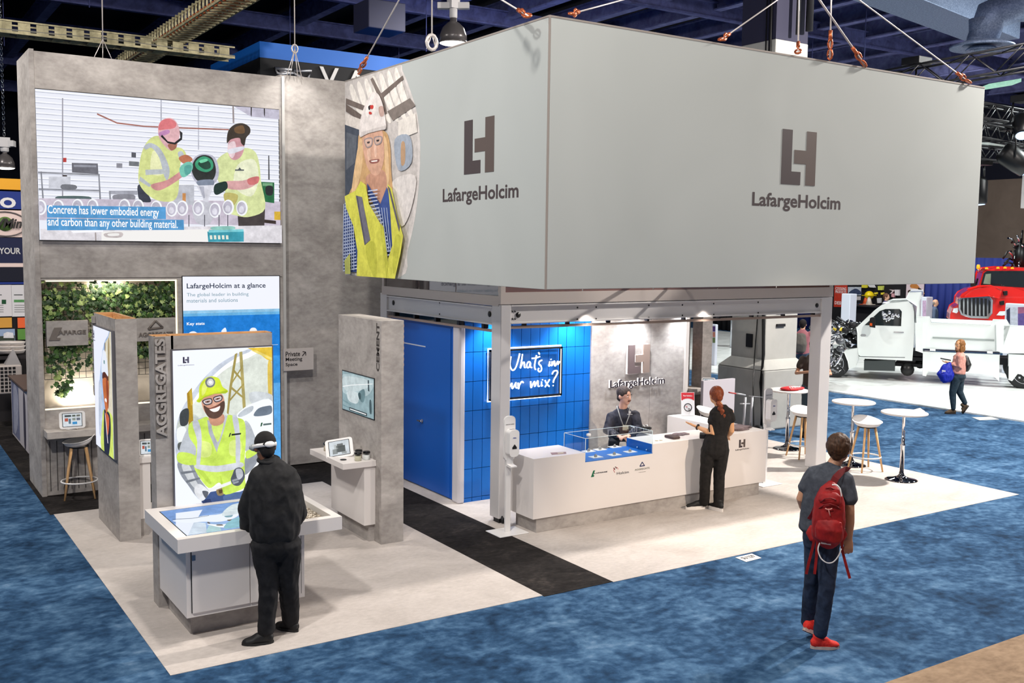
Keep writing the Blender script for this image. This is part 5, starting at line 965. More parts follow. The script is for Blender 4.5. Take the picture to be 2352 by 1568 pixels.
# ------------------------------------------------------------------ sanitiser stands
def sanitizer(p, label, rz=0):
    p = V(p); t = thing('sanitizer_stand', p, label, 'hand sanitizer stand', 'hand sanitizer stands')
    b = MB(); b.box(p.x-.2, p.y-.16, .004, p.x+.2, p.y+.16, .016); b.build('base_plate', WHITE2, t, bevel=.01, seg=3)
    b = MB(); b.box(p.x-.035, p.y-.012, .016, p.x+.035, p.y+.018, .86); b.build('pole', WHITE2, t, bevel=.004)
    def rr(x0, x1, z0, z1, r, n=6):
        o = []
        for cx, cz, a0 in ((x1-r, z0+r, -90), (x1-r, z1-r, 0), (x0+r, z1-r, 90), (x0+r, z0+r, 180)):
            for k in range(n+1): a = math.radians(a0+90*k/n); o.append((cx+r*math.cos(a), cz+r*math.sin(a)))
        return o
    b = MB(); b.prism([(p.x+x, p.y-.03, z) for x, z in rr(-.075, .075, .86, 1.375, .05)], (0, .025, 0)); b.build('back_board', WHITE2, t, bevel=.004)
    b = MB(); b.prism([(p.x+x, p.y-.035, z) for x, z in rr(-.065, .065, .92, 1.23, .045)], (0, -.095, 0)); d = b.build('dispenser', WHITE2, t, bevel=.02, seg=3)
    b = MB(); b.prism([(p.x+x, p.y-.131, z) for x, z in ((-.03, 1.01), (.03, 1.01), (.03, 1.03), (0, 1.065), (-.03, 1.03))], (0, -.002, 0)); b.build('sensor_window', BLACK, d, label='dark arrow shaped window')
    b = MB(); b.box(p.x-.03, p.y-.1, 1.228, p.x+.03, p.y-.06, 1.232); b.build('top_slot', mat('grey_plastic', (130, 130, 132), .5), d)
    b = MB(); b.prism([(p.x-.04, p.y-.02, .93), (p.x-.04, p.y-.02, .8), (p.x-.04, p.y-.12, .79), (p.x-.04, p.y-.12, .805), (p.x-.04, p.y-.04, .82), (p.x-.04, p.y-.04, .93)], (.08, 0, 0)); b.build('drip_tray', WHITE2, t, bevel=.003)
    pl = PY(p.y-.03); text('lettering', 'HEALTHY HANDS', pl, (p.x-.055, 1.275), (p.x+.055, 1.285), TX, t, .0008, 0, uv=True, h=.001)
    pl = PY(p.y-.13); text('lettering', 'PURELL', pl, (p.x-.02, 1.13), (p.x+.025, 1.145), mat('royal_print', (30, 60, 150), .5), d, .0008, .02, uv=True, h=.001)
    return t
sanitizer((6.235, 9.64, 0), 'white hand sanitizer stand at the left end of the reception counter')
sanitizer((10.72, 9.86, 0), 'white hand sanitizer stand at the right end of the reception counter')
# ------------------------------------------------------------------ bistro tables
def bistro(p, label):
    p = V((p[0], p[1], 0)); t = thing('bistro_table', p, label, 'bistro table', 'white round bistro tables')
    b = MB(); b.lathe([(.31, .975), (.325, .982), (.325, .997), (.318, 1.003)], p, 40); b.build('table_top', WHITE, t)
    b = MB(); b.lathe([(.03, .03), (.032, .5), (.038, .505), (.038, .53), (.024, .535), (.024, .94), (.05, .95), (.1, .975)], p, 20); b.build('stem', CHROME, t)
    b = MB(); b.lathe([(.225, .004), (.23, .012), (.2, .022), (.12, .035), (.06, .06), (.035, .09), (.034, .12)], p, 40); b.build('base', mat('polished_base', (120, 120, 124), .05, 1.), t)
bistro((12.66, 9.02), 'white round bistro table nearest the camera, with a paper on it'); bistro((12.86, 10.07), 'empty white round bistro table behind the beech stool'); bistro((12.97, 11.46), 'white round bistro table holding a folded red bag')
# ------------------------------------------------------------------ stools
def stool(p, rz, label, legs=True):
    p = V((p[0], p[1], 0)); t = thing('bar_stool', p, label, 'bar stool', 'white shell stools with beech legs'); M = Matrix.Rotation(rz, 3, 'Z')
    n = 24; rows = []; b = MB()
    def prof(a, r):
        # shell rises at the back (a = 90 deg) and at the front lip
        s = math.sin(a); c = math.cos(a); back = max(0, s)**1.3; side = abs(c)
        z = .685+(r**1.7)*(.075+.065*back-.025*max(0, -s)); R = (r**.85)*(.215+.015*side)
        return V((R*c*1.02, R*s*.92, z))
    rs = [.02, .25, .5, .72, .88, 1.0]
    vs = [prof(2*math.pi*j/n, r) for r in rs for j in range(n)]; un = [v-V((0, 0, .02 if i//n < 5 else .006)) for i, v in enumerate(vs)]
    un = [V((v.x*(.93 if i//n > 3 else 1), v.y*(.93 if i//n > 3 else 1), v.z-(.008 if i//n < 5 else 0))) for i, v in enumerate(un)]
    N = len(vs); fs = []
    for i in range(len(rs)-1):
        for j in range(n):
            a, c, d, e = i*n+j, i*n+(j+1) % n, (i+1)*n+(j+1) % n, (i+1)*n+j; fs.append((a, e, d, c)); fs.append((N+a, N+c, N+d, N+e))
    k = (len(rs)-1)*n
    for j in range(n): fs.append((k+j, N+k+j, N+k+(j+1) % n, k+(j+1) % n))
    fs += [tuple(range(n)), tuple(range(N, N+n))[::-1]]
    b.add([p+M @ v for v in vs+un], [f[::-1] for f in fs], None, True); b.build('seat', WHITE2, t)
    b = MB(); b.lathe([(.1, .655), (.125, .66), (.125, .68), (.11, .69)], p, 4 if 0 else 20); b.build('seat_mount', BLACK, t)
    for q in (45, 135, 225, 315):
        a = math.radians(q)+rz; b = MB(); d = V((math.cos(a), math.sin(a), 0)); b.tube([p+d*.255+V((0, 0, .004)), p+d*.12+V((0, 0, .665))], [.0125, .02], 12); b.build('leg', OAK, t)
    b = MB(); b.tube([p+V((.218*math.cos(a), .218*math.sin(a), .22)) for a in [i*math.pi/16 for i in range(32)]], .011, 8, closed=True); b.build('foot_ring', WHITE2, t)
    return t
stool((12.75, 9.72), math.radians(-18), 'beech legged white stool between the two front bistro tables')
stool((12.66, 10.86), math.radians(-15), 'beech legged white stool half hidden by the right steel post')
stool((2.33, 13.86-.0), math.radians(200+60), 'beech legged white stool under the shelf of the screen tower')
stool((9.05, 10.45), math.radians(100), 'white stool the receptionist sits on')
stool((11.3, 11.6), math.radians(30), 'white stool behind the right return of the counter')
# ------------------------------------------------------------------ tablets
def tablet(c, face, up, w, h, label, cat='tablet', pic=None, bezel=WHITE2, stand=None, dark=False):
    "c centre, face outward normal"
    n = V(face).normalized(); u = V(up); u = (u-n*u.dot(n)).normalized(); a = u.cross(n).normalized(); c = V(c); t = thing('tablet', c, label, cat, None)
    def rr(w, h, r, k=5): 
        o = []
        for cx, cy, a0 in ((w-r, -h+r, -90), (w-r, h-r, 0), (-w+r, h-r, 90), (-w+r, -h+r, 180)):
            for i in range(k+1): q = math.radians(a0+90*i/k); o.append((cx+r*math.cos(q), cy+r*math.sin(q)))
        return o
    b = MB(); b.prism([c+a*x+u*y-n*.02 for x, y in rr(w/2, h/2, .035)], n*.02); b.build('casing', bezel, t, bevel=.006)
    b = MB(); b.prism([c+a*x+u*y+n*.0005 for x, y in rr(w*.36, h*.37, .004, 2)], n*.001, glow((226, 234, 240), .9)); b.prism([c+a*x+u*y+n*.0002 for x, y in rr(w*.385, h*.40, .006, 2)], n*.0005, BLACK)
    sc_ = b.build('screen', None, t); b = MB(); rg = random.Random(int(c.x*100))
    if pic is None: pic = [(-.8, .5, -.1, .8, (70, 80, 84)), (.0, .5, .35, .8, (90, 100, 90)), (.45, .5, .85, .8, (120, 120, 110)), (-.8, -.2, -.45, .3, (190, 90, 70)), (-.4, -.6, -.15, .2, (90, 120, 140)), (0, -.1, .35, .3, (150, 160, 150)), (.45, -.1, .85, .3, (110, 116, 130)), (0, -.7, .5, -.3, (60, 150, 210))]
    for x0, y0, x1, y1, q in pic:
        b.prism([c+a*x*w*.36+u*y*h*.37+n*.0016 for x, y in ((x0, y0), (x1, y0), (x1, y1), (x0, y1))], n*.0003, glow(q, .9))
    b.build('screen_picture', None, sc_)
    if stand: b = MB(); b.tube([c-n*.02, V(stand)+V((0, 0, .01))], .018, 8); b.lathe([(.07, 0), (.07, .008)], stand, 20); b.build('stand', WHITE2, t)
    return t
p = PY(13.86).P(*PY(13.86).at(166, 962)); tablet((p.x, 13.86, 1.02), (-.1, -1, .25), (0, 0, 1), .31, .22, 'white framed tablet leaning on the tower shelf above the stool', stand=(p.x, 13.93, .89))
p = on_z(781, 1044, .93); tablet((4.52, 10.52, 1.015), (-.42, -.62, .66), (.1, .5, .8), .31, .25, 'white framed tablet standing on the white shelf desk of the cement tower', stand=(4.58, 10.6, .93),
       pic=[(-.3, -.6, .6, .3, (90, 96, 96)), (-.2, .3, .4, .6, (120, 124, 124)), (-.7, -.8, -.2, -.1, (150, 156, 156)), (-.5, -.1, -.1, .5, (200, 206, 206)), (.2, -.9, .7, -.6, (170, 176, 176))])
tablet((2.70, 11.72, .99), (-.2, -1, .5), (0, 0, 1), .2, .2, 'white framed tablet glimpsed between the left and front towers', stand=(2.72, 11.85, .9))
tablet((12.35, 12.72, 1.0), (-.7, -.7, .3), (0, 0, 1), .24, .2, 'white framed tablet on the far grey shelf right of the logo wall', stand=(12.35, 12.8, .87))
# ------------------------------------------------------------------ jars, papers, items on the counter
def jar(p, label, fill, open_=False):
    p = V(p); t = thing('sample_jar', p, label, 'jar', 'sample jars on the shelf desk')
    b = MB(); b.lathe([(.036, .001), (.037, .006), (.037, .055)], p, 20); b.build('contents', mat('jar_fill_%d' % fill[0], fill, .7), t)
    b = MB(); b.lathe([(.038, 0), (.040, .004), (.040, .07), (.034, .075)], p, 20, GLASS); b.build('glass_jar', GLASS, t)
    b = MB(); b.lathe([(.042, .07), (.042, .09), (.034, .096)], p, 20); b.build('lid', mat('gloss_black_lid', (12, 12, 14), .12), t)
jar((4.50, 10.83, .931), 'black lidded jar at the far end of the white shelf desk', (176, 160, 140)); jar((4.585, 10.155, .931), 'black lidded jar nearest the desk corner, pale tan contents', (196, 186, 160))
jar((4.69, 10.16, .931), 'black lidded jar beside the concrete tower, white contents', (226, 222, 216)); jar((4.65, 10.28, .931), 'black lidded jar behind the other two, brownish contents', (160, 130, 106))
jar((4.62, 10.80, .931), 'black lidded jar hidden behind the small tablet', (150, 140, 130))
b = MB(); b.lathe([(.035, 0), (.037, .003), (.03, .005)], (4.46, 10.27, .932), 20); tag(b.build('jar_lid', BLACK), 'flat dark disc lying in front of the jars', 'lid')
def sheet(pts, z, m, name, label, cat, th=.002, wav=0):
    b = MB(); q = [(V((x, y, z+(wav*math.sin(i*2.1)+wav)))) for i, (x, y) in enumerate(pts)]; b.prism([V((v.x, v.y, z)) for v in q], (0, 0, th+wav), m); return tag(b.build(name, m, bevel=0), label, cat)
c = on_z(1281, 1040, .885)
b = MB(); z = .8862
b.prism([(c.x-.12, c.y-.05, z), (c.x+.06, c.y-.09, z), (c.x+.12, c.y+.0, z), (c.x-.07, c.y+.05, z)], (0, 0, .002), mat('brochure_mauve', (150, 120, 116), .5)); b.prism([(c.x-.03, c.y-.05, z+.0022), (c.x+.05, c.y-.06, z+.0022), (c.x+.07, c.y-.01, z+.0022), (c.x-.01, c.y+.0, z+.0022)], (0, 0, .0006), mat('brochure_cream', (206, 196, 170), .5))
tag(b.build('brochure', None), 'open mauve brochure on the left end of the counter', 'brochure')
c = on_z(1544, 1006, .885); b = MB(); b.box(c.x-.06, c.y-.09, .8858, c.x+.06, c.y+.09, .92); t = b.build('card_reader', mat('dark_brown_plastic', (70, 54, 52), .4), bevel=.012); tag(t, 'small dark device lying on the counter top', 'device')
for k, q in enumerate(((1508, 1012), (1518, 1011))):
    c = on_z(*q, .885); b = MB(); b.lathe([(.02, 0), (.022, .002)], (c.x, c.y, .886), 14); tag(b.build('sticker', mat('tan_print', (206, 190, 160), .6)), ['left of two small round stickers on the counter', 'right of two small round stickers on the counter'][k], 'sticker', 'round stickers on the counter')
c = on_z(1352, 1001, 1.062); b = MB(); b.lathe([(.026, 0), (.028, .004), (.028, .026), (.02, .03)], (c.x, c.y, 1.062), 18); tag(b.build('small_pot', WHITE2), 'tiny white pot on the top front corner of the glass case', 'pot')
# grey cloths
def cloth(cx, cy, rx, ry, z, m, label, layers=2, seed=1):
    rg = random.Random(seed); b = MB()
    for k in range(layers):
        n = 28; o = [];
        for i in range(n):
            a = 2*math.pi*i/n; r = 1+.10*math.sin(a*5+k+seed)+.06*math.sin(a*9+seed*2); o.append((cx+rx*r*math.cos(a)*(1-.05*k), cy+ry*r*math.sin(a)*(1-.05*k)))
        cen = V((cx, cy, z+.012*(k+1)+.006)); rings = []
        for f, dz in ((1, .0), (.97, .008), (.6, .012), (.3, .015)):
            rings.append([V((cx+(x-cx)*f, cy+(y-cy)*f, z+.011*k+dz+.003*math.sin(i*1.7+f*9))) for i, (x, y) in enumerate(o)])
        vs = [q for R in rings for q in R]+[cen]; fs = []
        for j in range(3):
            for i in range(n): fs.append((j*n+i, j*n+(i+1) % n, (j+1)*n+(i+1) % n, (j+1)*n+i))
        for i in range(n): fs.append((3*n+i, 3*n+(i+1) % n, 4*n))
        fs.append(tuple(range(n))[::-1]); b.add(vs, fs, m, True)
    return tag(b.build('folded_cloth', m), label, 'cloth')
MV = mottled('mauve_grey_fabric', [(.3, (108, 94, 96)), (.7, (142, 126, 128))], (1, 1, 1), 20, 3, .85)
cloth(9.92, 9.72, .30, .17, .887, MV, 'layered mauve grey fabric sample on the right end of the counter', 3, 2)
cloth(9.0, 9.76, .14, .08, .887, MV, 'mauve grey fabric folded on the counter below the woman\'s hand', 1, 5)
c = on_z(1468, 988, .885); t = cloth(c.x, c.y, .2, .08, .888, mat('black_cotton', (18, 18, 20), .85), 'black and white printed cloth bag lying behind the glass case', 3, 7)
b = MB()
for k in range(5): x = c.x-.13+k*.06; b.tube([(x, c.y-.05, .942-.003*abs(k-2)), (x+.012, c.y-.02, .947), (x+.005+.02*(k % 2), c.y+.02, .944)], .009, 6)
b.build('printed_letters', WHITE2, t)
# small counter sign
t = thing('counter_sign', (10.12, 10.86, .885), 'white counter sign with red header on the counter return', 'sign')
n_ = V((-.45, -.85, .18)).normalized(); q0 = V((10.12, 10.82, .89)); u_ = (V((0, 0, 1))-n_*n_.z).normalized(); a_ = u_.cross(n_).normalized(); sp_ = Pl(q0, a_, u_)
b = MB(); b.prism([sp_.P(x, y) for x, y in ((-.1, 0), (.1, 0), (.1, .34), (-.1, .34))], -sp_.n*.004); b.build('sign_board', WHITE2, t)
b = MB(); b.prism([sp_.P(x, y, .0005) for x, y in [(-.095, .335), (.095, .335), (.095, .23)]+[(.095*math.cos(a), .20+.05*math.sin(a)) for a in [i*math.pi/8 for i in range(1, 8)]]+[(-.095, .23)]], sp_.n*.001, RD)
b.tube([sp_.P(.055*math.cos(a), .12+.055*math.sin(a), .002) for a in [i*math.pi/12 for i in range(24)]], .006, 4, BLACK, closed=True); b.ball(sp_.P(.015, .1, .002), .02, .02, .004, BLACK, 8); b.ball(sp_.P(-.02, .13, .002), .014, .014, .004, RD, 8); b.build('printed_mark', None, t)
text('lettering', 'Your Solutions', sp_, (-.07, .28), (.07, .30), WHITE2, t, .001, .02, uv=True, h=.002)
# red drawstring bag + paper on tables
b = MB(); rg = random.Random(9); cx, cy = 13.0, 11.40
for k, (dx, dy, rx, ry, rz_) in enumerate(((-.05, 0, .2, .13, .035), (.1, .02, .17, .1, .025), (-.12, .03, .12, .1, .03))): b.ball((cx+dx, cy+dy, 1.006+rz_*.75), rx, ry, rz_, None, 16)
t = b.build('drawstring_bag', mat('red_nylon', (196, 26, 34), .5)); tag(t, 'folded red drawstring bag lying on the far bistro table', 'bag')
b = MB(); pz_ = 1.062
for k in range(3): b.tube([(cx-.17+k*.05, cy-.10, pz_-.012), (cx-.12+k*.05, cy-.02, pz_), (cx-.02+k*.05, cy-.08, pz_-.006), (cx+.06+k*.04, cy-.0, pz_-.008)], .008, 5)
b.build('drawstring', WHITE2, t, label='white printed squiggle and cord')
b = MB(); b.add([(12.74, 8.86, 1.006), (12.97, 8.90, 1.006), (12.99, 9.0, 1.04), (12.86, 9.02, 1.02), (12.70, 8.97, 1.006), (12.9, 8.93, 1.03)], [(0, 5, 4), (0, 1, 5), (1, 2, 5), (2, 3, 5), (3, 4, 5)]); t = b.build('paper_bag', mat('cream_paper', (232, 216, 200), .8)); s_ = t.modifiers.new('thick', 'SOLIDIFY'); s_.thickness = .003
tag(t, 'crumpled cream paper on the nearest bistro table', 'paper')
# floor label
t = thing('floor_label', on_z(1717, 1280), 'white booth number label stuck to the blue carpet edge', 'floor label'); z0 = PZ(.003)
pts = [on_z(*q, .003) for q in ((1689, 1280), (1727, 1271), (1749, 1281), (1714, 1290))]; b = MB(); b.prism(pts, (0, 0, .001)); b.build('label_sheet', WHITE2, t)
# lettering runs along the label, readable from the booth side
lp_ = Pl((0, 0, .0045), (pts[1]-pts[0]), V((0, 0, 1)).cross(pts[1]-pts[0])); u, v = (pts[0]-lp_.o).dot(lp_.a), (pts[0]-lp_.o).dot(lp_.b)
L_ = (pts[1]-pts[0]).length; W_ = abs((pts[3]-pts[0]).dot(lp_.b)); k_ = (pts[3]-pts[0]).dot(lp_.a)/W_; text('lettering', 'SU1229', lp_, (u+L_*.16+k_*W_*.5, v-W_*.62), (u+L_*.84+k_*W_*.3, v-W_*.2), TX, t, .0006, .02, uv=True, h=.0005)
t = thing('floor_label', on_z(2255, 962), 'blank pale label at the edge of the far white floor', 'floor label'); b = MB(); b.prism([on_z(*q, .004) for q in ((2232, 958), (2275, 957), (2296, 963), (2250, 965))][::-1], (0, 0, .002)); b.build('label_sheet', mat('greyish_paper', (176, 180, 180), .8), t)
# ------------------------------------------------------------------ grey unit behind the reception, right side
fu = thing('rear_tower', (12.5, 13.2, 0), 'grey rear tower with sunset screen seen right of the logo wall', 'display tower'); Y = 13.0; P_ = PY(Y)
(xa, _), (xb, _) = P_.at(1586, 800), P_.at(1612, 800); xb += .0
b = MB(); b.box(12.2, Y+.3, 0, xb, Y+1.0, 2.55); b.build('tower_body', CONC, fu)
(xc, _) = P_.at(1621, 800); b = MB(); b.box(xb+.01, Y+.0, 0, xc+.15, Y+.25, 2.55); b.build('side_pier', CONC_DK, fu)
P3 = PY(Y+.29); (u0, v0), (u1, v1) = P3.at(1573, 856), P3.at(1582, 744); u0 -= .35
b = MB(); b.box(u0, Y+.27, v0, u1, Y+.3, v1, BLACK); tv = b.build('wall_screen', None, fu, label='upright screen with an orange sunset picture')
art('screen_picture', PY(Y+.27), [(q, [(u0+.01, v0+(v1-v0)*a), (u1-.015, v0+(v1-v0)*a), (u1-.015, v0+(v1-v0)*c_), (u0+.01, v0+(v1-v0)*c_)], 'u') for q, a, c_ in (((30, 16, 40), .02, .15), ((130, 60, 20), .1, .3), ((232, 160, 30), .28, .42), ((220, 96, 30), .42, .6), ((150, 60, 60), .6, .75), ((70, 40, 110), .75, .98))], tv, lambda q: glow(q, .9))
b = MB(); b.box(12.2, Y-.1, .78, xb+.35, Y+.3, .88); b.build('shelf', CONC, fu)
b = MB()
for k in range(9): b.box(xa-.3+k*.1, Y+.288, .1, xa-.29+k*.1, Y+.3, .7)
b.build('groove', mat('groove_shadow', (70, 66, 64), .9), fu)
(xd, zd), (xe, ze) = PY(12.6).at(1616, 875), PY(12.6).at(1690, 884); t = thing('partition_panel', (xd, 12.6, 0), 'low pale grey partition left of the column', 'partition'); b = MB(); b.box(xd, 12.6, 0, xe-.02, 12.66, zd); b.build('panel', mat('pale_lilac_panel', (196, 192, 200), .6), t)
# crowd barrier with red tip and cart by the column
t = thing('stanchion_frame', (12.3, 12.0, 0), 'grey tubular frame with red strap beside the column', 'barrier frame'); pl = PY(11.9); b = MB(); GT = mat('pale_grey_tube', (188, 190, 196), .35, .4)
for x in (1708, 1724): b.tube([pl.P(*pl.at(x+4, 912)), pl.P(*pl.at(x-2, 1010))], .022, 8)
b.tube([pl.P(*pl.at(1712, 907)), pl.P(*pl.at(1690, 903))], .014, 8); b.tube([pl.P(*pl.at(1700, 927)), pl.P(*pl.at(1722, 927))], .012, 6); b.build('tube', GT, t)
b = MB(); b.tube([pl.P(*pl.at(1692, 904)), pl.P(*pl.at(1674, 901))], .012, 8); b.build('strap', mat('red_strap', (170, 60, 60), .6), t)
b = MB(); b.tube([pl.P(*pl.at(1720, 909)), pl.P(*pl.at(1752, 912))], .004, 5); b.build('cord', GT, t)
b = MB(); u, v = pl.at(1716, 1000); b.box(u-.28, 11.85, .004, u+.28, 12.05, .03); b.build('frame_foot', DARK, t)
b = MB(); rg = random.Random(4); c = on_z(1735, 1015, .1)
for k in range(14): b.ball(c+V((rg.uniform(-.3, .25), rg.uniform(-.1, .2), rg.uniform(.0, .25))), rg.uniform(.05, .11), None, rg.uniform(.04, .09), None, 8)
tag(b.build('black_bag', mat('black_nylon', (20, 20, 22), .5)), 'lumpy black bag on the floor at the column foot', 'bag')
# ------------------------------------------------------------------ booths at the far left edge
Yb = 20.5; P_ = PY(Yb); U = lambda x, y: P_.at(x, y)
lb_ = thing('left_booth_banner', (1.5, Yb, 0), 'stacked yellow, navy and white banner signs at the far left', 'banner wall')
def strip(name, y0, y1, c, par=lb_, x0=-40, x1=66, Yp=None, d=.06):
    Q_ = PY(Yp or Yb); (a, b0), (c1, d1) = Q_.at(x0, y1), Q_.at(x1, y0); m_ = MB(); m_.box(a, Yp or Yb, b0, c1, (Yp or Yb)+d, d1); return m_.build(name, c, par)
strip('banner_top', 412, 437, mat('golden_banner', (236, 168, 40), .6)); o = strip('banner_sign', 437, 481, mat('royal_blue_banner', (24, 50, 130), .6)); text('lettering', 'O', P_, (0, 477), (36, 454), WHITE2, o, .004, .05)
o = strip('banner_sign', 481, 545, mat('cream_banner', (232, 208, 200), .6)); b = MB(); c = P_.P(*U(12, 514), .004); b.lathe([(.13, 0), (.13, .01)], c, 24, mat('moss_print', (90, 120, 60), .6), (0, -1, 0))
b.tube([c+V((.36*math.cos(a), -.01, .22*math.sin(a))) for a in [i*math.pi/12 for i in range(24)]], .012, 4, mat('grey_print', (120, 112, 110), .6), closed=True); b.build('emblem', None, o); text('lettering', 'VMin', P_, (-8, 523), (50, 502), TX, o, .004, .03, shear=.3, h=.03)
o = strip('banner_sign', 545, 604, mat('midnight_banner', (20, 28, 66), .6)); text('lettering', 'YOUR', P_, (-2, 583), (47, 569), mat('silver_letters', (214, 212, 210), .4), o, .004, .02)
strip('banner_ledge', 604, 613, mat('cream_banner', (232, 208, 200), .6)); strip('dark_gap', 613, 648, mat('dark_navy_wall', (22, 24, 40), .9)); strip('blue_trim', 646, 653, mat('royal_blue_banner', (24, 50, 130), .6))
bw_ = thing('poster_wall', (1.5, Yb, 0), 'black wall with white and coloured posters at the far left', 'poster wall'); m_ = MB(); (a, _), (c1, d1) = U(-40, 900), U(66, 653); m_.box(a, Yb+.02, 0, c1, Yb+.1, d1); m_.build('backing', mat('black_felt', (20, 18, 22), .9), bw_)
for (x0, y0, x1, y1, c, lab) in ((-20, 654, 26, 727, (214, 210, 212), 'white poster with a product drawing'), (28, 654, 62, 727, (216, 214, 216), 'white poster with a green bar'), (-10, 729, 27, 753, (206, 150, 60), 'ochre poster'), (41, 729, 62, 753, (230, 100, 50), 'orange poster'), (-4, 755, 34, 784, (140, 160, 190), 'photo of parked vehicles'), (41, 755, 62, 780, (90, 140, 60), 'green photo')):
    (a, b0), (c1, d1) = U(x0, y1), U(x1, y0); m_ = MB(); m_.box(a, Yb, b0, c1, Yb+.02, d1); po = m_.build('poster', mat('poster_%d_%d' % (x0, y0), c, .6), bw_, label=lab)
    if y0 == 654:
        ly = [((60, 66, 66), [(x0+4, 676), (x0+24, 676), (x0+24, 678), (x0+4, 678)]), ((90, 150, 90) if x0 > 0 else (30, 80, 50), [(x0+4, 688), (x0+30, 688), (x0+30, 694), (x0+4, 694)] if x0 > 0 else [(4, 688), (14, 688), (14, 698), (4, 698)])]
        ly += [((150, 150, 150), [(x0+5, 700+k*5), (x0+28, 700+k*5), (x0+28, 701.5+k*5), (x0+5, 701.5+k*5)]) for k in range(4)]
        art('print', P_, ly, po, ink)
    if y0 == 755 and x0 < 0: art('print', P_, [((60, 70, 60), [(-4, 772), (34, 770), (34, 784), (-4, 784)]), ((220, 220, 224), [(8, 766), (16, 762), (30, 764), (32, 776), (8, 776)])], po, ink)
for x0 in (-6, 12):
    c = P_.P(*U(x0+13, 800)); b = MB()
    for k in range(3): b.lathe([(.17, k*.07), (.2, k*.07+.05), (.205, k*.07+.06), (.19, k*.07+.065)], (c.x, Yb-.35, c.z-.05), 20)
    tag(b.build('bowl_stack', mat('offwhite_bowl', (214, 206, 200), .5)), 'stack of off-white bowls, %s' % ('right one at the far left booth' if x0 > 0 else 'left one cut by the photo edge'), 'bowls', 'bowl stacks at the far left booth')
(a, z1), (c1, _) = U(-30, 812), U(64, 812); b = MB(); b.box(a, Yb-.6, z1-.06, c1, Yb+.0, z1-.01); b.box(a, Yb-.02, 0, c1, Yb, z1-.06); tag(b.build('display_table', mat('dark_table', (40, 36, 38), .7)), 'dark table holding the bowl stacks', 'table')
# wire crate machine
t = thing('white_crate', (1.9, 19.6, 0), 'white machine with perforated square grille at the left edge', 'machine'); (a, b0), (c1, d1) = PY(19.6).at(-40, 908), PY(19.6).at(50, 838); Yc = 19.6
b = MB(); b.box(a, Yc, b0, c1+.0, Yc+.5, d1); b.build('casing', mat('warm_white_metal', (206, 194, 186), .5), t, bevel=.02)
b = MB()
u = a+.03
while u < c1-.12:
    z = b0+.04
    while z < d1-.05: b.box(u, Yc-.004, z, u+.045, Yc, z+.045); z += .065
    u += .065
b.build('grille', mat('grille_black', (24, 22, 24), .8), t)
b = MB(); b.add([(c1-.25, Yc+.1, d1), (c1, Yc+.1, d1), (c1, Yc+.4, d1), (c1-.25, Yc+.4, d1), (c1-.1, Yc+.25, d1+.28)], [(3, 2, 1, 0), (0, 1, 4), (1, 2, 4), (2, 3, 4), (3, 0, 4)]); b.build('cone', mat('grey_cone', (150, 146, 146), .6), t)
# side counter left of the tower
t = thing('side_counter', (2.2, 17.8, 0), 'brown topped counter with pale printed side at the left edge', 'counter')
b = MB(); b.box(2.10, 17.0, 1.0, 2.9, 19.0, 1.03); b.build('counter_top', mat('brown_top', (96, 78, 70), .5), t)
b = MB(); b.box(2.14, 17.04, 0.02, 2.86, 18.96, 1.0); b.build('counter_body', mat('white_panel', (196, 190, 194), .6), t)
art('side_print', PX(2.14), [((120, 124, 150), [(-18.9, .05), (-18.0, .05), (-18.0, .95), (-18.9, .95)], 'u'), ((170, 172, 190), [(-18.7, .1), (-18.2, .3), (-18.1, .8), (-18.6, .9)], 'us'), ((70, 66, 80), [(-17.5, .1), (-17.3, .1), (-17.25, .8), (-17.45, .9)], 'us')], t, ink)
# ------------------------------------------------------------------ white dump truck
TA = V((.554, -.832, 0)).normalized(); TO = V((21.37, 17.25, 0)); TP_ = Pl(TO, TA)
def zz(x, y): return 1900+x*452/2025, 550+y*350/1568
def tz(*q): return TP_.at(*zz(*q))
WT_ = mat('truck_white_paint', (226, 232, 230), .18, coat=.6)
tr = thing('dump_truck', TO+TA*3, 'white dump truck with exposed engine on the far white floor', 'truck')
def hull(name, pts, h0, d, m, par=None, bev=.0, raw=False, **k):
    uv = pts if raw else [tz(*q) for q in pts]; b = MB(); b.prism([TP_.P(u, v, h0) for u, v in uv], -TP_.n*d, m); return b.build(name, m, par or tr, bevel=bev, **k)
cab = hull('cab', [(310, 960), (300, 905), (430, 780), (560, 672), (640, 648), (830, 642), (876, 672), (893, 740), (902, 940), (868, 1240), (330, 1215), (310, 1120)], 0, 1.95, WT_, bev=.05)
WIN = mat('dark_truck_glass', (30, 38, 40), .03, spec=.8)
hull('side_window', [(385, 880), (540, 735), (600, 714), (745, 714), (768, 740), (760, 890)], .004, .02, WIN, cab)
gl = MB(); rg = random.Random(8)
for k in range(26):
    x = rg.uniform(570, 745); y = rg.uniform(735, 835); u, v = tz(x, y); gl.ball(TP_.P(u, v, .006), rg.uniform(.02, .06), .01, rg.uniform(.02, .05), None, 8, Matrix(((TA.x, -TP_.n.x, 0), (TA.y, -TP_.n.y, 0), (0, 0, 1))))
gl.build('reflection_blobs', mat('chrome', (225, 225, 228), .08, 1.), cab, label='bright reflections in the side window')  # chrome blobs set on the glass stand in for its reflections
hull('door_seam', [(306, 960), (312, 958), (318, 1180), (340, 1200), (800, 1210), (800, 1216), (335, 1206), (312, 1185)], .003, .01, mat('seam_dark', (70, 74, 76), .6), cab)
hull('door_handle', [(686, 945), (790, 948), (788, 958), (688, 955)], .03, .03, CHROME, cab); hull('emblem', [(340, 985), (352, 972), (390, 972), (402, 985), (390, 996), (352, 996)], .008, .01, CHROME, cab)
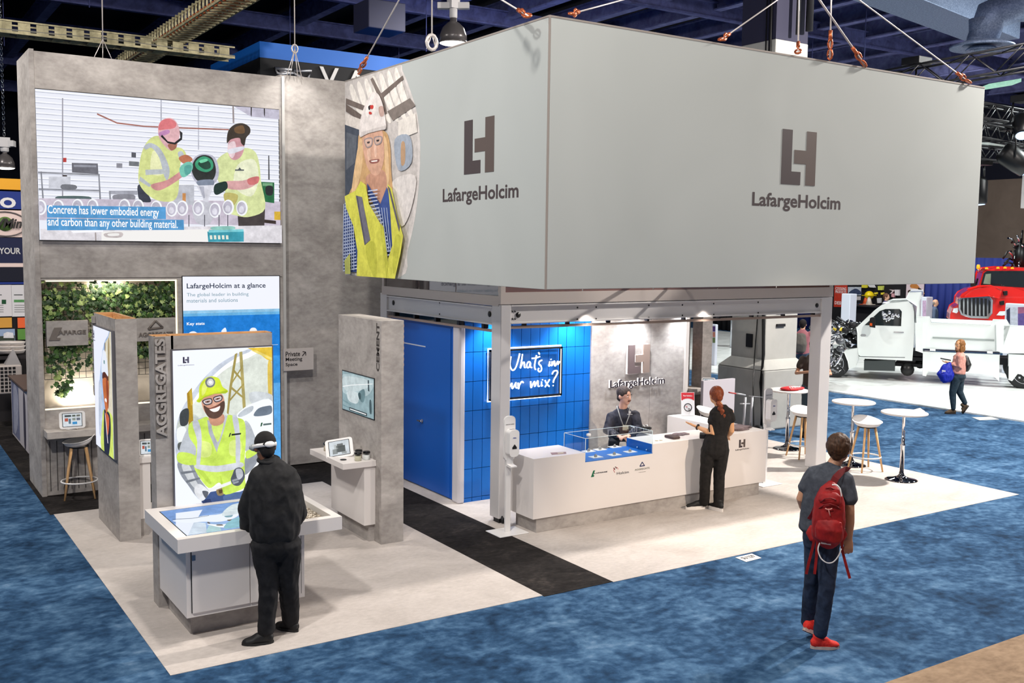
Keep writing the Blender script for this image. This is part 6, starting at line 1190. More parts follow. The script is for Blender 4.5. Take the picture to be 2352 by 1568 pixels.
hull('mirror', [(450, 800), (470, 792), (500, 795), (502, 900), (445, 890), (440, 845)], .32, .12, BLACK, cab); hull('mirror_lamp', [(448, 850), (472, 852), (472, 880), (448, 876)], .33, .02, mat('amber_lens', (200, 80, 20), .3), cab)
b = MB(); P0 = [TP_.P(*tz(255, 925), 0), TP_.P(*tz(575, 665), 0)]; b.add([P0[0]-TP_.n*.12, P0[0]-TP_.n*1.83, P0[1]-TP_.n*1.7, P0[1]-TP_.n*.2], [(0, 3, 2, 1)]); w_ = b.build('windscreen', WIN, tr)
s_ = w_.modifiers.new('t', 'SOLIDIFY'); s_.thickness = .03
b = MB(); u, v = tz(560, 668); b.box(0, 0, 0, 0, 0, 0) if 0 else None
for k in range(3): b.ball(TP_.P(u+.08+.1*k, v+.03, -.3-.25*k), .1, .08, .03, None, 10)
b.build('roof_lamp', mat('clear_marker', (210, 210, 214), .2), tr)
fen = hull('fender', [(70, 1080), (150, 1085), (215, 1128), (310, 1120), (330, 1215), (292, 1300), (232, 1322), (214, 1250), (180, 1165), (130, 1120), (70, 1112)], .08, .35, WT_, bev=.02)
def wheel(u, r, h, par, name='wheel'):
    b = MB(); c = TP_.P(u, r, h); n = -TP_.n
    b.lathe([(r*.62, 0), (r*.9, -.01), (r, .05), (r, .22), (r*.9, .28), (r*.6, .28)], c, 36, None, n); wq = b.build(name, mat('tyre_rubber', (34, 36, 38), .7), par)
    b = MB(); b.lathe([(r*.1, .03), (r*.2, -.03), (r*.24, .02), (r*.56, .05), (r*.63, -.005), (r*.66, 0), (r*.64, .1)], c, 30, None, n)
    for k in range(8): a = k*math.pi/4; e = (TA*math.cos(a)+V((0, 0, 1))*math.sin(a))*r*.4; b.ball(c+e+TP_.n*(-.03), .045, None, None, None, 6)
    b.build('hub', CHROME, wq, label='chrome wheel hub')
u, v = tz(62, 1275); wheel(u, .40, -.02, tr); wheel(u, .40, -1.65, tr); u, v = tz(2035, 1450); wheel(u, .42, -.04, tr); wheel(u, .42, -1.65, tr)
b = MB(); rg = random.Random(12); EM = [DARK, CHROME, BLACK, mat('engine_grey', (110, 112, 116), .35, .6)]
for k in range(90):
    u, v = tz(rg.uniform(40, 300), rg.uniform(880, 1100)); c = TP_.P(u, v, -rg.uniform(.1, 1.6)); s = rg.uniform(.04, .13)
    if k % 3: b.ball(c, s, None, s*.8, EM[k % 4], 8)
    else: d_ = V((rg.uniform(-1, 1), rg.uniform(-1, 1), rg.uniform(-.4, .4))).normalized()*s*2; b.tube([c-d_, c, c+d_+V((0, 0, .05))], s*.35, 8, EM[(k//3) % 4])
b.build('engine', None, tr, label='exposed engine with chrome and dark hoses')
b = MB(); u, v = tz(108, 925); b.lathe([(.14, 0), (.16, .02), (.16, .07), (.1, .09)], TP_.P(u, v-.05, -.25), 18); b.build('air_filter', mat('yellow_cap', (226, 196, 60), .4), tr, label='yellow filter cap on the engine')
hull('sign_panel', [(30, 968), (140, 970), (138, 1072), (30, 1075)], .2, .03, WHITE2)
b = MB()
for x0, x1, y0, y1 in ((225, 990, 1165, 1180), (690, 990, 1230, 1250), (690, 985, 1300, 1316)):
    (u0, v0), (u1, v1) = tz(x0, y1), tz(x1, y0); b.obox(TP_.P((u0+u1)/2, (v0+v1)/2, -.9), TA*(u1-u0)/2, TP_.n*.5, V((0, 0, (v1-v0)/2)))
u0, _ = tz(120, 1200); u1, _ = tz(2040, 1200)
for h in (-.65, -1.25): b.obox(TP_.P((u0+u1)/2, .62, h), TA*(u1-u0)/2, TP_.n*.05, V((0, 0, .09)))
b.build('chassis_rail', DARK, tr)
hull('step_box', [(380, 1245), (690, 1250), (688, 1345), (384, 1338)], -.02, .4, mat('ribbed_grey', (70, 76, 76), .4, .4), bev=.02)
b = MB(); u, v = tz(822, 1345); b.ball(TP_.P(u, v, -.2), .17, .17, .17); u, v = tz(950, 1300); b.ball(TP_.P(u, v, -.6), .13); b.build('air_tank', BLACK, tr)
hull('bulkhead', [(905, 860), (925, 690), (805, 610), (838, 545), (965, 545), (972, 580), (950, 640), (945, 870)], -.1, 1.7, WT_, bev=.03)
sd_ = hull('bed_side', [(920, 795), (1050, 795), (1075, 852), (1680, 880), (1710, 825), (1845, 828), (1885, 884), (1785, 1165), (945, 1135), (925, 1100), (918, 900)], -.02, .06, WT_, bev=.01)
hull('bed_floor', [(1000, 1000), (1760, 1020), (1775, 1160), (960, 1135)], -.08, 1.8, WT_); hull('bed_side', [(925, 850), (1790, 885), (1780, 1100), (940, 1080)], -1.85, .06, WT_)
hull('bed_groove', [(1085, 1000), (1720, 1028), (1720, 1046), (1085, 1016)], -.005, .02, mat('recess_grey', (150, 158, 156), .5), sd_)
for k, x in enumerate((950, 1780)): hull('bed_post', [(x-40, 860), (x+30, 862), (x+30, 1160), (x-40, 1140)], .06, .1, WT_, bev=.01)
hull('bed_gap', [(985, 1122), (1775, 1158), (1775, 1172), (985, 1138)], .0, .3, mat('navy_gap', (20, 26, 50), .6))
for x in (1085, 1672): hull('latch', [(x-28, 1118+(x-1085)*.045), (x+30, 1122+(x-1085)*.045), (x+30, 1146+(x-1085)*.045), (x-28, 1142+(x-1085)*.045)], .06, .05, WT_)
hull('lower_skirt', [(985, 1150), (1775, 1182), (1765, 1448), (1705, 1395), (1690, 1385), (1045, 1350), (1015, 1400), (982, 1395)], .03, .1, WT_, bev=.01)
hull('rear_bed_side', [(1800, 884), (2100, 894), (2100, 1170), (1790, 1165)], -.02, .06, WT_, bev=.01); hull('rear_skirt', [(1868, 1180), (2100, 1190), (2100, 1400), (1960, 1380), (1900, 1450), (1866, 1440)], .03, .1, WT_, bev=.01)
# ------------------------------------------------------------------ red truck behind, facing the aisle
FD = V((fw.x, fw.y, 0)).normalized(); RG = on_z(2290, 780, 0); 
d0 = 29.5; RO = CAM+ray(2290, 700)/ray(2290, 700).dot(FD)*d0; RO.z = 0
rn = (-(RO-CAM)); rn.z = 0; rn = (Matrix.Rotation(math.radians(6), 3, 'Z') @ rn).normalized(); RA = V((0, 0, 1)).cross(rn).normalized(); RP = Pl(RO, RA)
RED = mat('red_truck_paint', (214, 34, 26), .16, coat=.8); rt = thing('red_truck', RO, 'bright red heavy truck facing the aisle behind the white truck', 'truck')
def rh(name, pts, h0, d, m, par=None, bev=0, **k):
    P_ = RP.off(h0); b = MB(); b.prism([P_.P(*P_.at(*zz(*q))) for q in pts], -P_.n*d, m); return b.build(name, m, par or rt, bevel=bev, **k)
hood = rh('hood', [(1262, 825), (1266, 765), (1295, 700), (1345, 668), (1352, 600), (1385, 555), (1460, 512), (1560, 487), (1700, 482), (1900, 495), (2030, 520), (2130, 560), (2130, 840), (1690, 850), (1640, 842), (1290, 832)], 0, 1.5, RED, bev=.06)
rh('hood_top', [(1420, 560), (1470, 520), (1570, 492), (1700, 488), (1800, 520), (1760, 590), (1660, 582), (1400, 585)], .18, .5, RED, hood, bev=.08)
g_ = rh('grille_frame', [(1350, 620), (1375, 588), (1530, 580), (1670, 590), (1705, 625), (1700, 760), (1655, 810), (1480, 805), (1375, 775), (1350, 720)], .16, .16, CHROME, bev=.03)
rh('grille_mesh', [(1372, 625), (1390, 605), (1530, 598), (1655, 608), (1682, 640), (1678, 748), (1640, 790), (1480, 786), (1392, 762), (1372, 715)], .168, .02, BLACK, g_)
for k in range(7): x = 1398+k*41; rh('grille_bar', [(x, 605), (x+14, 604), (x+14, 785-(6 if k < 2 else 0)), (x, 782-(10 if k < 2 else 0))], .185, .03, CHROME, g_, bev=.006)
rh('headlight', [(1288, 745), (1300, 708), (1340, 705), (1345, 742), (1330, 755)], .03, .06, mat('headlight_lens', (226, 232, 236), .1), rt, bev=.01); rh('headlight', [(1742, 778), (1775, 738), (1870, 736), (1870, 770), (1800, 780)], .03, .06, mat('headlight_lens', (226, 232, 236), .1), rt, bev=.01)
rh('bumper', [(1265, 825), (1650, 842), (2130, 842), (2130, 900), (1640, 895), (1270, 870)], -.02, .3, DARK, rt)
cb = rh('cab', [(1555, 482), (1600, 335), (1640, 303), (1780, 290), (2150, 290), (2150, 520), (1555, 500)], -1.3, 1.8, RED, bev=.05)
rh('windscreen', [(1580, 472), (1612, 345), (1645, 322), (2150, 322), (2150, 500), (1820, 480)], -1.28, .03, WIN, cb, bev=.0)
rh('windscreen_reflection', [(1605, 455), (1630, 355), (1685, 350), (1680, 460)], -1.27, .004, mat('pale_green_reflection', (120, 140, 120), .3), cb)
for k, (x, y) in enumerate(((1640, 295), (1757, 290), (1830, 288), (1905, 292))): rh('marker_light', [(x-15, y+10), (x-12, y-8), (x+12, y-10), (x+18, y+10)], -1.2, .08, mat('amber_marker', (246, 160, 30), .3, emit=.5), cb)
b = MB(); P_ = RP.off(-1.0); b.tube([P_.P(*P_.at(*zz(1510, 640))), P_.P(*P_.at(*zz(1510, 560))), P_.P(*P_.at(*zz(1550, 400)))], .03, 8); 
b.build('mirror_arm', CHROME, rt); rh('mirror', [(1480, 345), (1515, 335), (1520, 478), (1485, 478)], -.95, .12, BLACK, rt, bev=.02)
b = MB(); c = P_.P(*P_.at(*zz(1552, 335))); b.tube([c, c+V((0, 0, .1))], .03, 8, CHROME); b.lathe([(.05, .1), (.055, .13), (.05, .2), (.03, .23)], c, 14, mat('amber_marker', (246, 160, 30), .3, emit=.5)); b.build('beacon', None, rt, label='amber beacon lamp')
rh('fender_lamp', [(1815, 535), (1852, 532), (1852, 570), (1822, 572)], .12, .1, BLACK, rt, bev=.01); rh('fender_lamp', [(1778, 640), (1818, 632), (1820, 668), (1784, 672)], .1, .1, BLACK, rt, bev=.01)
b = MB(); rg = random.Random(2); P_ = RP.off(-2.4)
for k in range(26):
    c = P_.P(*P_.at(*zz(rg.uniform(1890, 2060), rg.uniform(30, 280)))); e = c+V((rg.uniform(-.4, .4), rg.uniform(-.3, .3), rg.uniform(-.3, .5))); b.tube([c, (c+e)/2+V((0, 0, .1)), e], .03, 6, BLACK if k % 3 else CHROME)
b.tube([P_.P(*P_.at(*zz(1980, 300))), P_.P(*P_.at(*zz(2000, 40)))], .16, 10, BLACK); b.build('crane_equipment', None, rt, label='black crane hoses and fittings above the cab')
# ------------------------------------------------------------------ far booth backdrop
XF = 34.0; PF_ = PX(XF)
def curtain(px0, px1, ztop, m, label, X=XF, amp=.05, name='drape'):
    P_ = PX(X); a = P_.at(px0, 700)[0]; c = P_.at(px1, 700)[0]; n = int((c-a)/.07); b = MB(); vs = []; 
    for i in range(n+1):
        u = a+(c-a)*i/n; h = amp*math.sin(u*21)+.02*math.sin(u*47); vs += [P_.P(u, 0.02, h), P_.P(u, ztop, h)]
    b.add(vs, [(2*i, 2*i+2, 2*i+3, 2*i+1) for i in range(n)], m, True); o = b.build(name, m); q = o.modifiers.new('t', 'SOLIDIFY'); q.thickness = .02; return tag(o, label, 'drape')
BD = mat('royal_blue_drape', (24, 40, 110), .8)
curtain(2084, 2420, 3.15, BD, 'royal blue booth drape behind the red truck'); curtain(1640, 1700, 3.2, mat('black_drape', (16, 15, 18), .9), 'black drape glimpsed left of the grey column', X=30, name='drape')
curtain(1700, 1914, 3.15, BD, 'blue drape glimpsed behind the steel post')
bwl = thing('tool_display_wall', PF_.P(*PF_.at(2000, 700)), 'black booth wall hung with safety gear and red poster', 'display wall')
def zb(x, y): return 1900+x*230/2254, 640+y*160/1568
b = MB(); (a, _), (c, _) = PF_.at(1906, 700), PF_.at(2084, 700); b.box(XF-.0, -c, .02, XF+.1, -a, 3.2); b.build('backing', mat('black_felt', (20, 18, 22), .9), bwl)
art('poster', PF_, [((206, 60, 40), [zb(*q) for q in ((170, 60), (460, 60), (450, 640), (150, 630))])], bwl, ink, h0=.01)
for s, y0, y1 in (('COOLING', 250, 195), ('PRODUCTS', 320, 270), ('DESIGN', 575, 515)): text('lettering', s, PF_, zb(190 if s != 'DESIGN' else 175, y0), zb(440, y1), mat('pink_white_print', (240, 210, 206), .6), bwl, .004, .03, h=.02)
art('poster', PF_, [((200, 204, 214), [zb(*q) for q in ((470, 185), (770, 185), (765, 370), (470, 370))]), ((60, 70, 100), [zb(*q) for q in ((500, 300), (640, 220), (760, 290), (760, 350), (500, 350))], 's')], bwl, ink, h0=.01)
art('poster', PF_, [((206, 196, 194), [zb(*q) for q in ((520, 400), (760, 395), (755, 480), (520, 485))])], bwl, ink, h0=.01)
def gear(shape, c, lab, nm='safety_gear', cat='safety gear'):
    b = MB(); P_ = PF_.off(.03); b.prism([P_.P(*P_.at(*zb(*q))) for q in shape], P_.n*.08, mat('gear_%d%d%d' % c, c, .6)); tag(b.build(nm, None, bevel=.01), lab, cat)
gear([(810, 130), (920, 130), (915, 200), (805, 195)], (220, 206, 60), 'yellow tag box on the black display wall', 'wall_tag'); gear([(945, 130), (1060, 130), (1090, 195), (985, 190)], (206, 204, 206), 'white framed plate on the black display wall', 'wall_plate')
gear([(1170, 165), (1280, 165), (1270, 250), (1175, 250)], (190, 196, 90), 'small safety vest on the black display wall', 'safety_vest'); gear([(1550, 250), (1640, 250), (1635, 375), (1555, 370)], (214, 206, 208), 'white kit pouch with a red cross mark', 'kit_pouch')
gear([(1450, 250), (1535, 255), (1480, 320), (1450, 330), (1500, 270)], (220, 200, 200), 'white zigzag shaped item on the black display wall', 'wall_tool'); gear([(1480, 335), (1540, 335), (1530, 415), (1475, 400)], (206, 150, 156), 'pink kit pouch below the zigzag item', 'kit_pouch')
gear([(1090, 310), (1140, 310), (1135, 345), (1090, 345)], (230, 210, 60), 'left small yellow earmuff on the black display wall', 'earmuff'); gear([(1240, 315), (1285, 315), (1280, 350), (1240, 350)], (230, 210, 60), 'right small yellow earmuff on the black display wall', 'earmuff')
gear([(1150, 440), (1220, 440), (1220, 540), (1160, 540)], (200, 198, 200), 'pale glove pack low on the black display wall', 'glove_pack'); gear([(535, 560), (740, 560), (745, 640), (540, 645)], (40, 120, 190), 'bright blue case under the posters', 'case'); gear([(520, 660), (630, 660), (630, 745), (515, 745)], (200, 190, 190), 'white bag under the blue case', 'bag')
for c, x, h, lab in (((206, 84, 40), 865, 190, 'orange traffic cone before the black display wall'), ((226, 214, 200), 940, 185, 'white traffic cone before the black display wall')):
    P_ = PF_.off(.5); (u, v), (_, vt) = P_.at(*zb(x, 570)), P_.at(*zb(x, 380)); b = MB(); p = P_.P(u, v); b.box(p.x-.17, p.y-.17, p.z-.02, p.x+.17, p.y+.17, p.z); b.lathe([(.13, 0), (.03, vt-v)], p, 16); tag(b.build('traffic_cone', mat('cone_%d' % x, c, .6)), lab, 'cone')
P_ = PF_.off(.4); c = P_.P(*P_.at(*zb(945, 370))); b = MB(); b.ball(c, .2, .17, .17, None, 14); b.box(c.x-.2, c.y-.2, c.z-.02, c.x+.2, c.y+.2, c.z); tag(b.build('hard_hat', mat('yellow_hard_hat', (230, 200, 20), .4)), 'yellow hard hat on the display behind the truck', 'hard hat')
P_ = PF_.off(.5); u0 = P_.at(*zb(520, 570))[0]; u1 = P_.at(*zb(1250, 570))[0]; v = P_.at(*zb(900, 572))[1]; b = MB(); b.box(XF-.9, -u1, v-.08, XF-.1, -u0, v-.02); b.box(XF-.5, -u1, 0.02, XF-.1, -u0, v-.08); tag(b.build('display_counter', mat('dark_table', (40, 36, 38), .7)), 'dark display counter with cones behind the white truck', 'counter')
po = thing('backdrop_poster', PF_.P(*PF_.at(2100, 690)), 'pale poster with piled brown stones behind the truck bulkhead', 'poster'); P_ = PF_.off(.12)
b = MB(); (u0, v0), (u1, v1) = P_.at(*zb(1775, 520)), P_.at(*zb(2190, 90)); b.box(XF-.15, -u1, .02, XF-.12, -u0, v1+.2); b.build('poster_board', mat('pale_blush_board', (206, 186, 190), .7), po)
art('print', PF_.off(.15), [((186, 120, 60), [zb(*q) for q in ((1880, 130), (2000, 115), (2080, 200), (2050, 250), (1880, 200))], 's'), ((60, 40, 34), [zb(*q) for q in ((1810, 290), (1850, 250), (1940, 270), (1960, 310), (1840, 320))], 's'), ((214, 200, 196), [zb(*q) for q in ((1880, 215), (2040, 230), (2080, 280), (1960, 300), (1880, 260))], 's'), ((50, 36, 34), [zb(*q) for q in ((2040, 200), (2120, 230), (2130, 270), (2070, 260))], 's'), ((200, 150, 120), [zb(*q) for q in ((1990, 300), (2150, 290), (2180, 350), (2000, 360))], 's')], po, ink)
def kiosk(x0, x1, y0, y1, X, label, pic=None, dep=.35):
    P_ = PX(X); (u0, v0), (u1, v1) = P_.at(x0, y1), P_.at(x1, y0); t = thing('kiosk', (X, -(u0+u1)/2, 0), label, 'kiosk'); b = MB(); b.box(X, -u1, 0.03, X+dep, -u0, v1); b.build('kiosk_body', mat('cool_white_kiosk', (196, 200, 212), .5), t, bevel=.02)
    if pic: art('picture', P_, pic, t, ink)
    return t
kiosk(1930, 1953, 675, 745, 27.5, 'tall pale kiosk column standing behind the engine'); kiosk(2113, 2128, 682, 735, 28.5, 'slim kiosk with pink violet poster behind the bed', [((176, 150, 176), [(2119, 690), (2127, 690), (2127, 732), (2119, 732)])])
kiosk(2306, 2420, 702, 748, 26.4, 'grey framed display with violet screen at the right edge', [((186, 190, 204), [(2310, 705), (2420, 703), (2420, 748), (2310, 748)]), ((40, 46, 70), [(2312, 712), (2320, 706), (2320, 748), (2312, 748)]), ((96, 80, 140), [(2338, 705), (2420, 703), (2420, 748), (2338, 748)]), ((150, 90, 120), [(2338, 705), (2420, 703), (2420, 714), (2338, 720)])], .2)
P_ = PX(42.9); (u0, v0), (u1, v1) = P_.at(2257, 614), P_.at(2283, 596); b = MB(); b.box(42.8, -u1, v0, 43, -u0, v1); tag(b.build('wall_box', mat('pale_wall_box', (160, 148, 138), .6)), 'pale box on the tan far wall above the red cab', 'box')
P_ = PX(24.0); (u0, v0), (u1, v1) = P_.at(2344, 478), P_.at(2420, 396); b = MB(); b.box(24.0, -u1, v0, 24.1, -u0, v1); tag(b.build('hanging_sign', mat('warm_white_sign', (226, 222, 218), .6)), 'white hanging panel cut by the right edge', 'hanging panel')
t = kiosk(1622, 1644, 745, 838, 20.4, 'white panel with rows of small photos left of the column', None, .1); P_ = PX(20.4); rg = random.Random(3); L_ = []
for r in range(3):
    for c in range(3): x0 = 1623+c*7; y0 = 749+r*13; q = (rg.randint(60, 200), rg.randint(50, 120), rg.randint(50, 110)); L_.append((q, [(x0, y0), (x0+6, y0), (x0+6, y0+12), (x0, y0+12)]))
art('photo_print', P_, L_, t, ink)
b = MB(); p = on_z(1678, 800); b.lathe([(.02, 1.0), (.3, 1.0), (.3, 1.02), (.02, 1.02)], p, 20); b.tube([p, p+V((0, 0, 1))], .03, 8); b.lathe([(.25, 0), (.24, .02), (.04, .03)], p, 20); tag(b.build('tall_table', mat('silver_table', (180, 184, 190), .3, .4)), 'silver tall table in front of the black drape', 'table')
# motorcycle like machine with chrome behind the steel post
b = MB(); rg = random.Random(21); PP = PX(20.0)
for k in range(110):
    c = PP.P(*PP.at(rg.uniform(1858, 1912), rg.uniform(745, 855)), rg.uniform(-.6, .3)); s = rg.uniform(.03, .12)
    if k % 2: b.ball(c, s, None, s*.8, EM[k % 4], 8)
    else: d_ = V((rg.uniform(-1, 1), rg.uniform(-1, 1), rg.uniform(-1, 1))).normalized()*s*2.4; b.tube([c-d_, c+d_*.2+V((0, 0, .05)), c+d_], s*.3, 8, EM[(k//2) % 4])
tag(b.build('engine_display', None), 'dark and chrome engine assembly seen left of the steel post', 'engine')
# ------------------------------------------------------------------ people
def remesh(mb, name, m, parent, vox, fold=0., fs=9., seed=0, sm=4, mats=None, label=None):
    me = bpy.data.meshes.new('tmp'); me.from_pydata(mb.v, [], mb.f)
    o = bpy.data.objects.new('tmp', me); S.collection.objects.link(o)
    r = o.modifiers.new('r', 'REMESH'); r.mode = 'VOXEL'; r.voxel_size = vox; r.use_smooth_shade = True
    if sm: s = o.modifiers.new('s', 'SMOOTH'); s.iterations = sm; s.factor = .5
    bpy.context.view_layer.update(); dg = bpy.context.evaluated_depsgraph_get()
    me2 = bpy.data.meshes.new_from_object(o.evaluated_get(dg)); bpy.data.objects.remove(o); bpy.data.meshes.remove(me)
    o0 = wloc(parent) if parent else V((0, 0, 0)); nrm = [v.normal.copy() for v in me2.vertices]
    for v, n in zip(me2.vertices, nrm):
        p = v.co.copy()
        if fold:
            q = V((p.x*fs, p.y*fs, p.z*fs*.55))+V((seed, 0, 0)); w_ = noise.noise(q+V((0, 0, noise.noise(q*.6)*1.4)))
            w2 = 1-abs(noise.noise(q*1.9+V((5, 1, 2))))*2.2; p = p+n*fold*(w_*.8+w2*.45)
        v.co = p-o0
    for p in me2.polygons: p.use_smooth = True
    me2.materials.append(m); me2.name = name
    ob = bpy.data.objects.new(name, me2); S.collection.objects.link(ob)
    if parent: ob.parent = parent
    return tag(ob, label)
def etube(mb, pts, side, cap=True, n=14):
    "pts: (centre, half width along side, half depth)"
    P = [V(p[0]) for p in pts]; N = len(P); rows = []
    for i, p in enumerate(P):
        t = (P[min(i+1, N-1)]-P[max(i-1, 0)]).normalized(); s = V(side); s = (s-t*s.dot(t)).normalized(); d = t.cross(s); a, b = pts[i][1], pts[i][2]
        rows.append([p+s*a*math.cos(2*math.pi*j/n)+d*b*math.sin(2*math.pi*j/n) for j in range(n)])
    if cap:
        for e, q in ((0, 1), (N-1, N-2)):
            t = (P[e]-P[q]).normalized(); r = min(pts[e][1], pts[e][2]); c = P[e]
            R = [c+(v-c)*.6+t*r*.55 for v in rows[0 if e == 0 else -1]]; rows = [R]+rows if e == 0 else rows+[R]
    vs = [v for R in rows for v in R]; fs = []
    for i in range(len(rows)-1):
        for j in range(n): fs.append((i*n+j, i*n+(j+1) % n, (i+1)*n+(j+1) % n, (i+1)*n+j))
    fs += [tuple(range(n))[::-1], tuple(range((len(rows)-1)*n, len(rows)*n))]
    mb.add(vs, fs, None, True)
def basis(f, up=V((0, 0, 1))):
    f = V(f).normalized(); s = f.cross(up).normalized(); u = s.cross(f); return Matrix(((s.x, f.x, u.x), (s.y, f.y, u.y), (s.z, f.z, u.z)))
def head(mb, c, f, s=1.):
    M = basis(f); c = V(c); L = lambda x, y, z: c+M @ V((x, y, z))*s
    mb.ball(L(0, -.008, .025), .078*s, .098*s, .098*s, None, 16, M); mb.ball(L(0, .022, -.045), .058*s, .070*s, .072*s, None, 16, M); mb.ball(L(0, .062, -.085), .03*s, .026*s, .024*s, None, 10, M)
    mb.ball(L(0, .098, -.022), .016*s, .02*s, .027*s, None, 8, M); mb.ball(L(0, .075, .0), .05*s, .02*s, .04*s, None, 10, M)
    for k in (-1, 1): mb.ball(L(k*.08, -.01, -.01), .012*s, .02*s, .032*s, None, 8, M)
def face(parent, c, f, s=1., eye=(50, 36, 30), lip=(170, 96, 84), brow=(60, 44, 34), moust=None, glasses=False):
    M = basis(f); c = V(c); L = lambda x, y, z: c+M @ V((x, y, z))*s
    for k in (-1, 1):
        b = MB(); b.ball(L(k*.031, .086, .008), .014*s, .008*s, .008*s, mat('eye_white', (225, 220, 215), .3), 8, M); b.ball(L(k*.031, .0925, .008), .006*s, .003*s, .0065*s, ink(eye, .2), 8, M); b.build('eye', None, parent)
        b = MB(); b.tube([L(k*.016, .094, .028), L(k*.032, .093, .034), L(k*.05, .082, .028)], .0045*s, 6); b.build('eyebrow', ink(brow), parent)
    b = MB(); b.ball(L(0, .088, -.058), .024*s, .008*s, .007*s, None, 10, M); b.build('mouth', ink(lip, .5), parent)
    if moust: b = MB(); b.ball(L(0, .096, -.044), .032*s, .01*s, .009*s, None, 10, M); b.build('moustache', ink(moust), parent)
def hair_cap(name, parent, c, f, col, s=1., vox=.008, extra=None, back=.022, top=.03, size=(.088, .104, .098), fold=.006, fs=40):
    M = basis(f); c = V(c); b = MB(); b.ball(c+M @ V((0, -back, top))*s, size[0]*s, size[1]*s, size[2]*s, None, 18, M)
    b.ball(c+M @ V((0, -.055, -.03))*s, .062*s, .05*s, .06*s, None, 12, M)
    if extra: extra(b, lambda x, y, z: c+M @ V((x, y, z))*s, M)
    return remesh(b, name, col, parent, vox, fold, fs, 3, 2)
def hand(mb, w, d, nrm, curl=.5, s=1., side=1, spread=1.):
    "palm from wrist w along d, palm facing nrm, thumb on side*lateral"
    w = V(w); d = V(d).normalized(); n = V(nrm); n = (n-d*n.dot(d)).normalized(); l = d.cross(n)*side
    etube(mb, [(w, .028*s, .02*s), (w+d*.04*s, .038*s, .017*s), (w+d*.085*s, .042*s, .014*s)], l)
    for k, (o, ln, sp) in enumerate(((.032, .07, .12), (.011, .08, .03), (-.011, .075, -.05), (-.031, .058, -.16))):
        p = w+d*.085*s+l*o*s; dd = (d+l*sp*spread).normalized(); pts = [(p-dd*.02*s, .0105*s, .0105*s), (p, .0105*s, .0105*s)]; a = 0
        for j, fr in enumerate((.42, .33, .25)):
            a += curl*(.5 if j == 0 else .8); q = (dd*math.cos(a)+n*math.sin(a)); p = p+q*ln*fr*s; r = (.0098, .009, .0076)[j]*s; pts.append((p, r, r))
        etube(mb, pts, l, n=8)
    p = w+d*.022*s+l*.025*s; q = (d*.62+l*.72+n*.25).normalized(); pts = [(p, .014*s, .013*s)]
    for j in range(2): p = p+q*.036*s; pts.append((p, .0115*s-.001*j, .0105*s)); q = (q+d*.35+n*curl*.3).normalized()
    pts.append((p+q*.022*s, .009*s, .008*s)); etube(mb, pts, l, n=8)
def shoe(parent, heel, toe, m, sole, s=1., name='shoe', hh=.075, st=.024):
    heel = V(heel); toe = V(toe); d = toe-heel; L = d.length; d.normalize(); u = V((0, 0, 1)); sd = d.cross(u).normalized(); u = sd.cross(d); b = MB()
    heel = heel+u*(st-.024); toe = toe+u*(st-.024)*.6; etube(b, [(heel+d*.02+u*.045, .034*s, .04*s), (heel+d*.07+u*.055, .038*s, .052*s), (heel+d*.13+u*.048, .04*s, .045*s), (heel+d*(L*.68)+u*.036, .047*s, .031*s), (heel+d*(L*.88)+u*.03, .04*s, .024*s), (toe-d*.012+u*.026, .024*s, .018*s)], sd)
    etube(b, [(heel+d*.06+u*.05, .036*s, .04*s), (heel+d*.055+u*(.05+hh), .038*s, .045*s)], d)
    o = remesh(b, name, m, parent, .007, .0, 9, 0, 3)
    heel = heel-u*(st-.024); b = MB(); n = 22; pts = []
    for i in range(n):
        a = 2*math.pi*i/n; x = math.cos(a); y = math.sin(a); w_ = (.041 if x < 0 else .049)*s*(1-.18*max(0, x)**3); pts.append(heel+d*(L/2+x*(L/2+.004))+sd*y*w_+u*0.0)
    b.prism(pts, u*st, sole); b.build('sole', sole, o, bevel=.005); return o
class Fig:
    "a figure standing at ground point g; joints are measured in the photo and placed at their own depth"
    def __init__(s, g, name_label, group=None, vox=.012):
        s.g = V(g); s.d = V((s.g.x, s.g.y, 0)).normalized(); s.r = s.d.cross(V((0, 0, 1))); s.t = thing('person', s.g, name_label, 'person', group); s.vox = vox
    def J(s, px, py, dep=0.):
        o = s.g+s.d*dep; r = ray(px, py); k = (o-CAM).dot(s.d)/r.dot(s.d); return CAM+r*k
# --- man in black jacket with mixed-reality headset
F = Fig(on_z(618, 1474), 'person in black jacket and trousers wearing a white headset, back turned, at the touch desk', None); J = F.J; BJ = mottled('black_jacket', [(.3, (20, 20, 21)), (.7, (38, 38, 40))], (1, 1, 1), 14, 4, .8); BT = mottled('black_denim', [(.3, (16, 16, 18)), (.7, (32, 32, 35))], (1, 1, 1), 16, 4, .85)
hc = J(608, 1026, .05); hf = (F.d*.9-F.r*.35+V((0, 0, -.25))).normalized()
Lsh, Rsh = J(586, 1088, .02), J(674, 1094, .02); Lel, Rel = J(566, 1168, .08), J(683, 1180, .10); Lwr, Rwr = J(572, 1226, .20), J(668, 1216, .30)
b = MB(); head(b, hc, hf, 1.04); etube(b, [(J(616, 1062, .03), .062, .062), (hc+V((0, 0, -.05)), .058, .062)], F.r)
etube(b, [(J(632, 1228, 0), .15, .11), (J(630, 1150, 0), .155, .11), (J(628, 1095, 0), .17, .1), (J(624, 1070, .02), .09, .07)], F.r)
for sh, el, wr in ((Lsh, Lel, Lwr), (Rsh, Rel, Rwr)): etube(b, [(sh, .045, .045), (el, .043, .043), (wr, .03, .028)], F.r)
hand(b, Lwr, V((0, 0, -1))+F.r*.2+F.d*.2, F.r, .7, 1, -1); hand(b, Rwr, F.d-V((0, 0, .5))-F.r*.4, -F.r, .6, 1, 1)
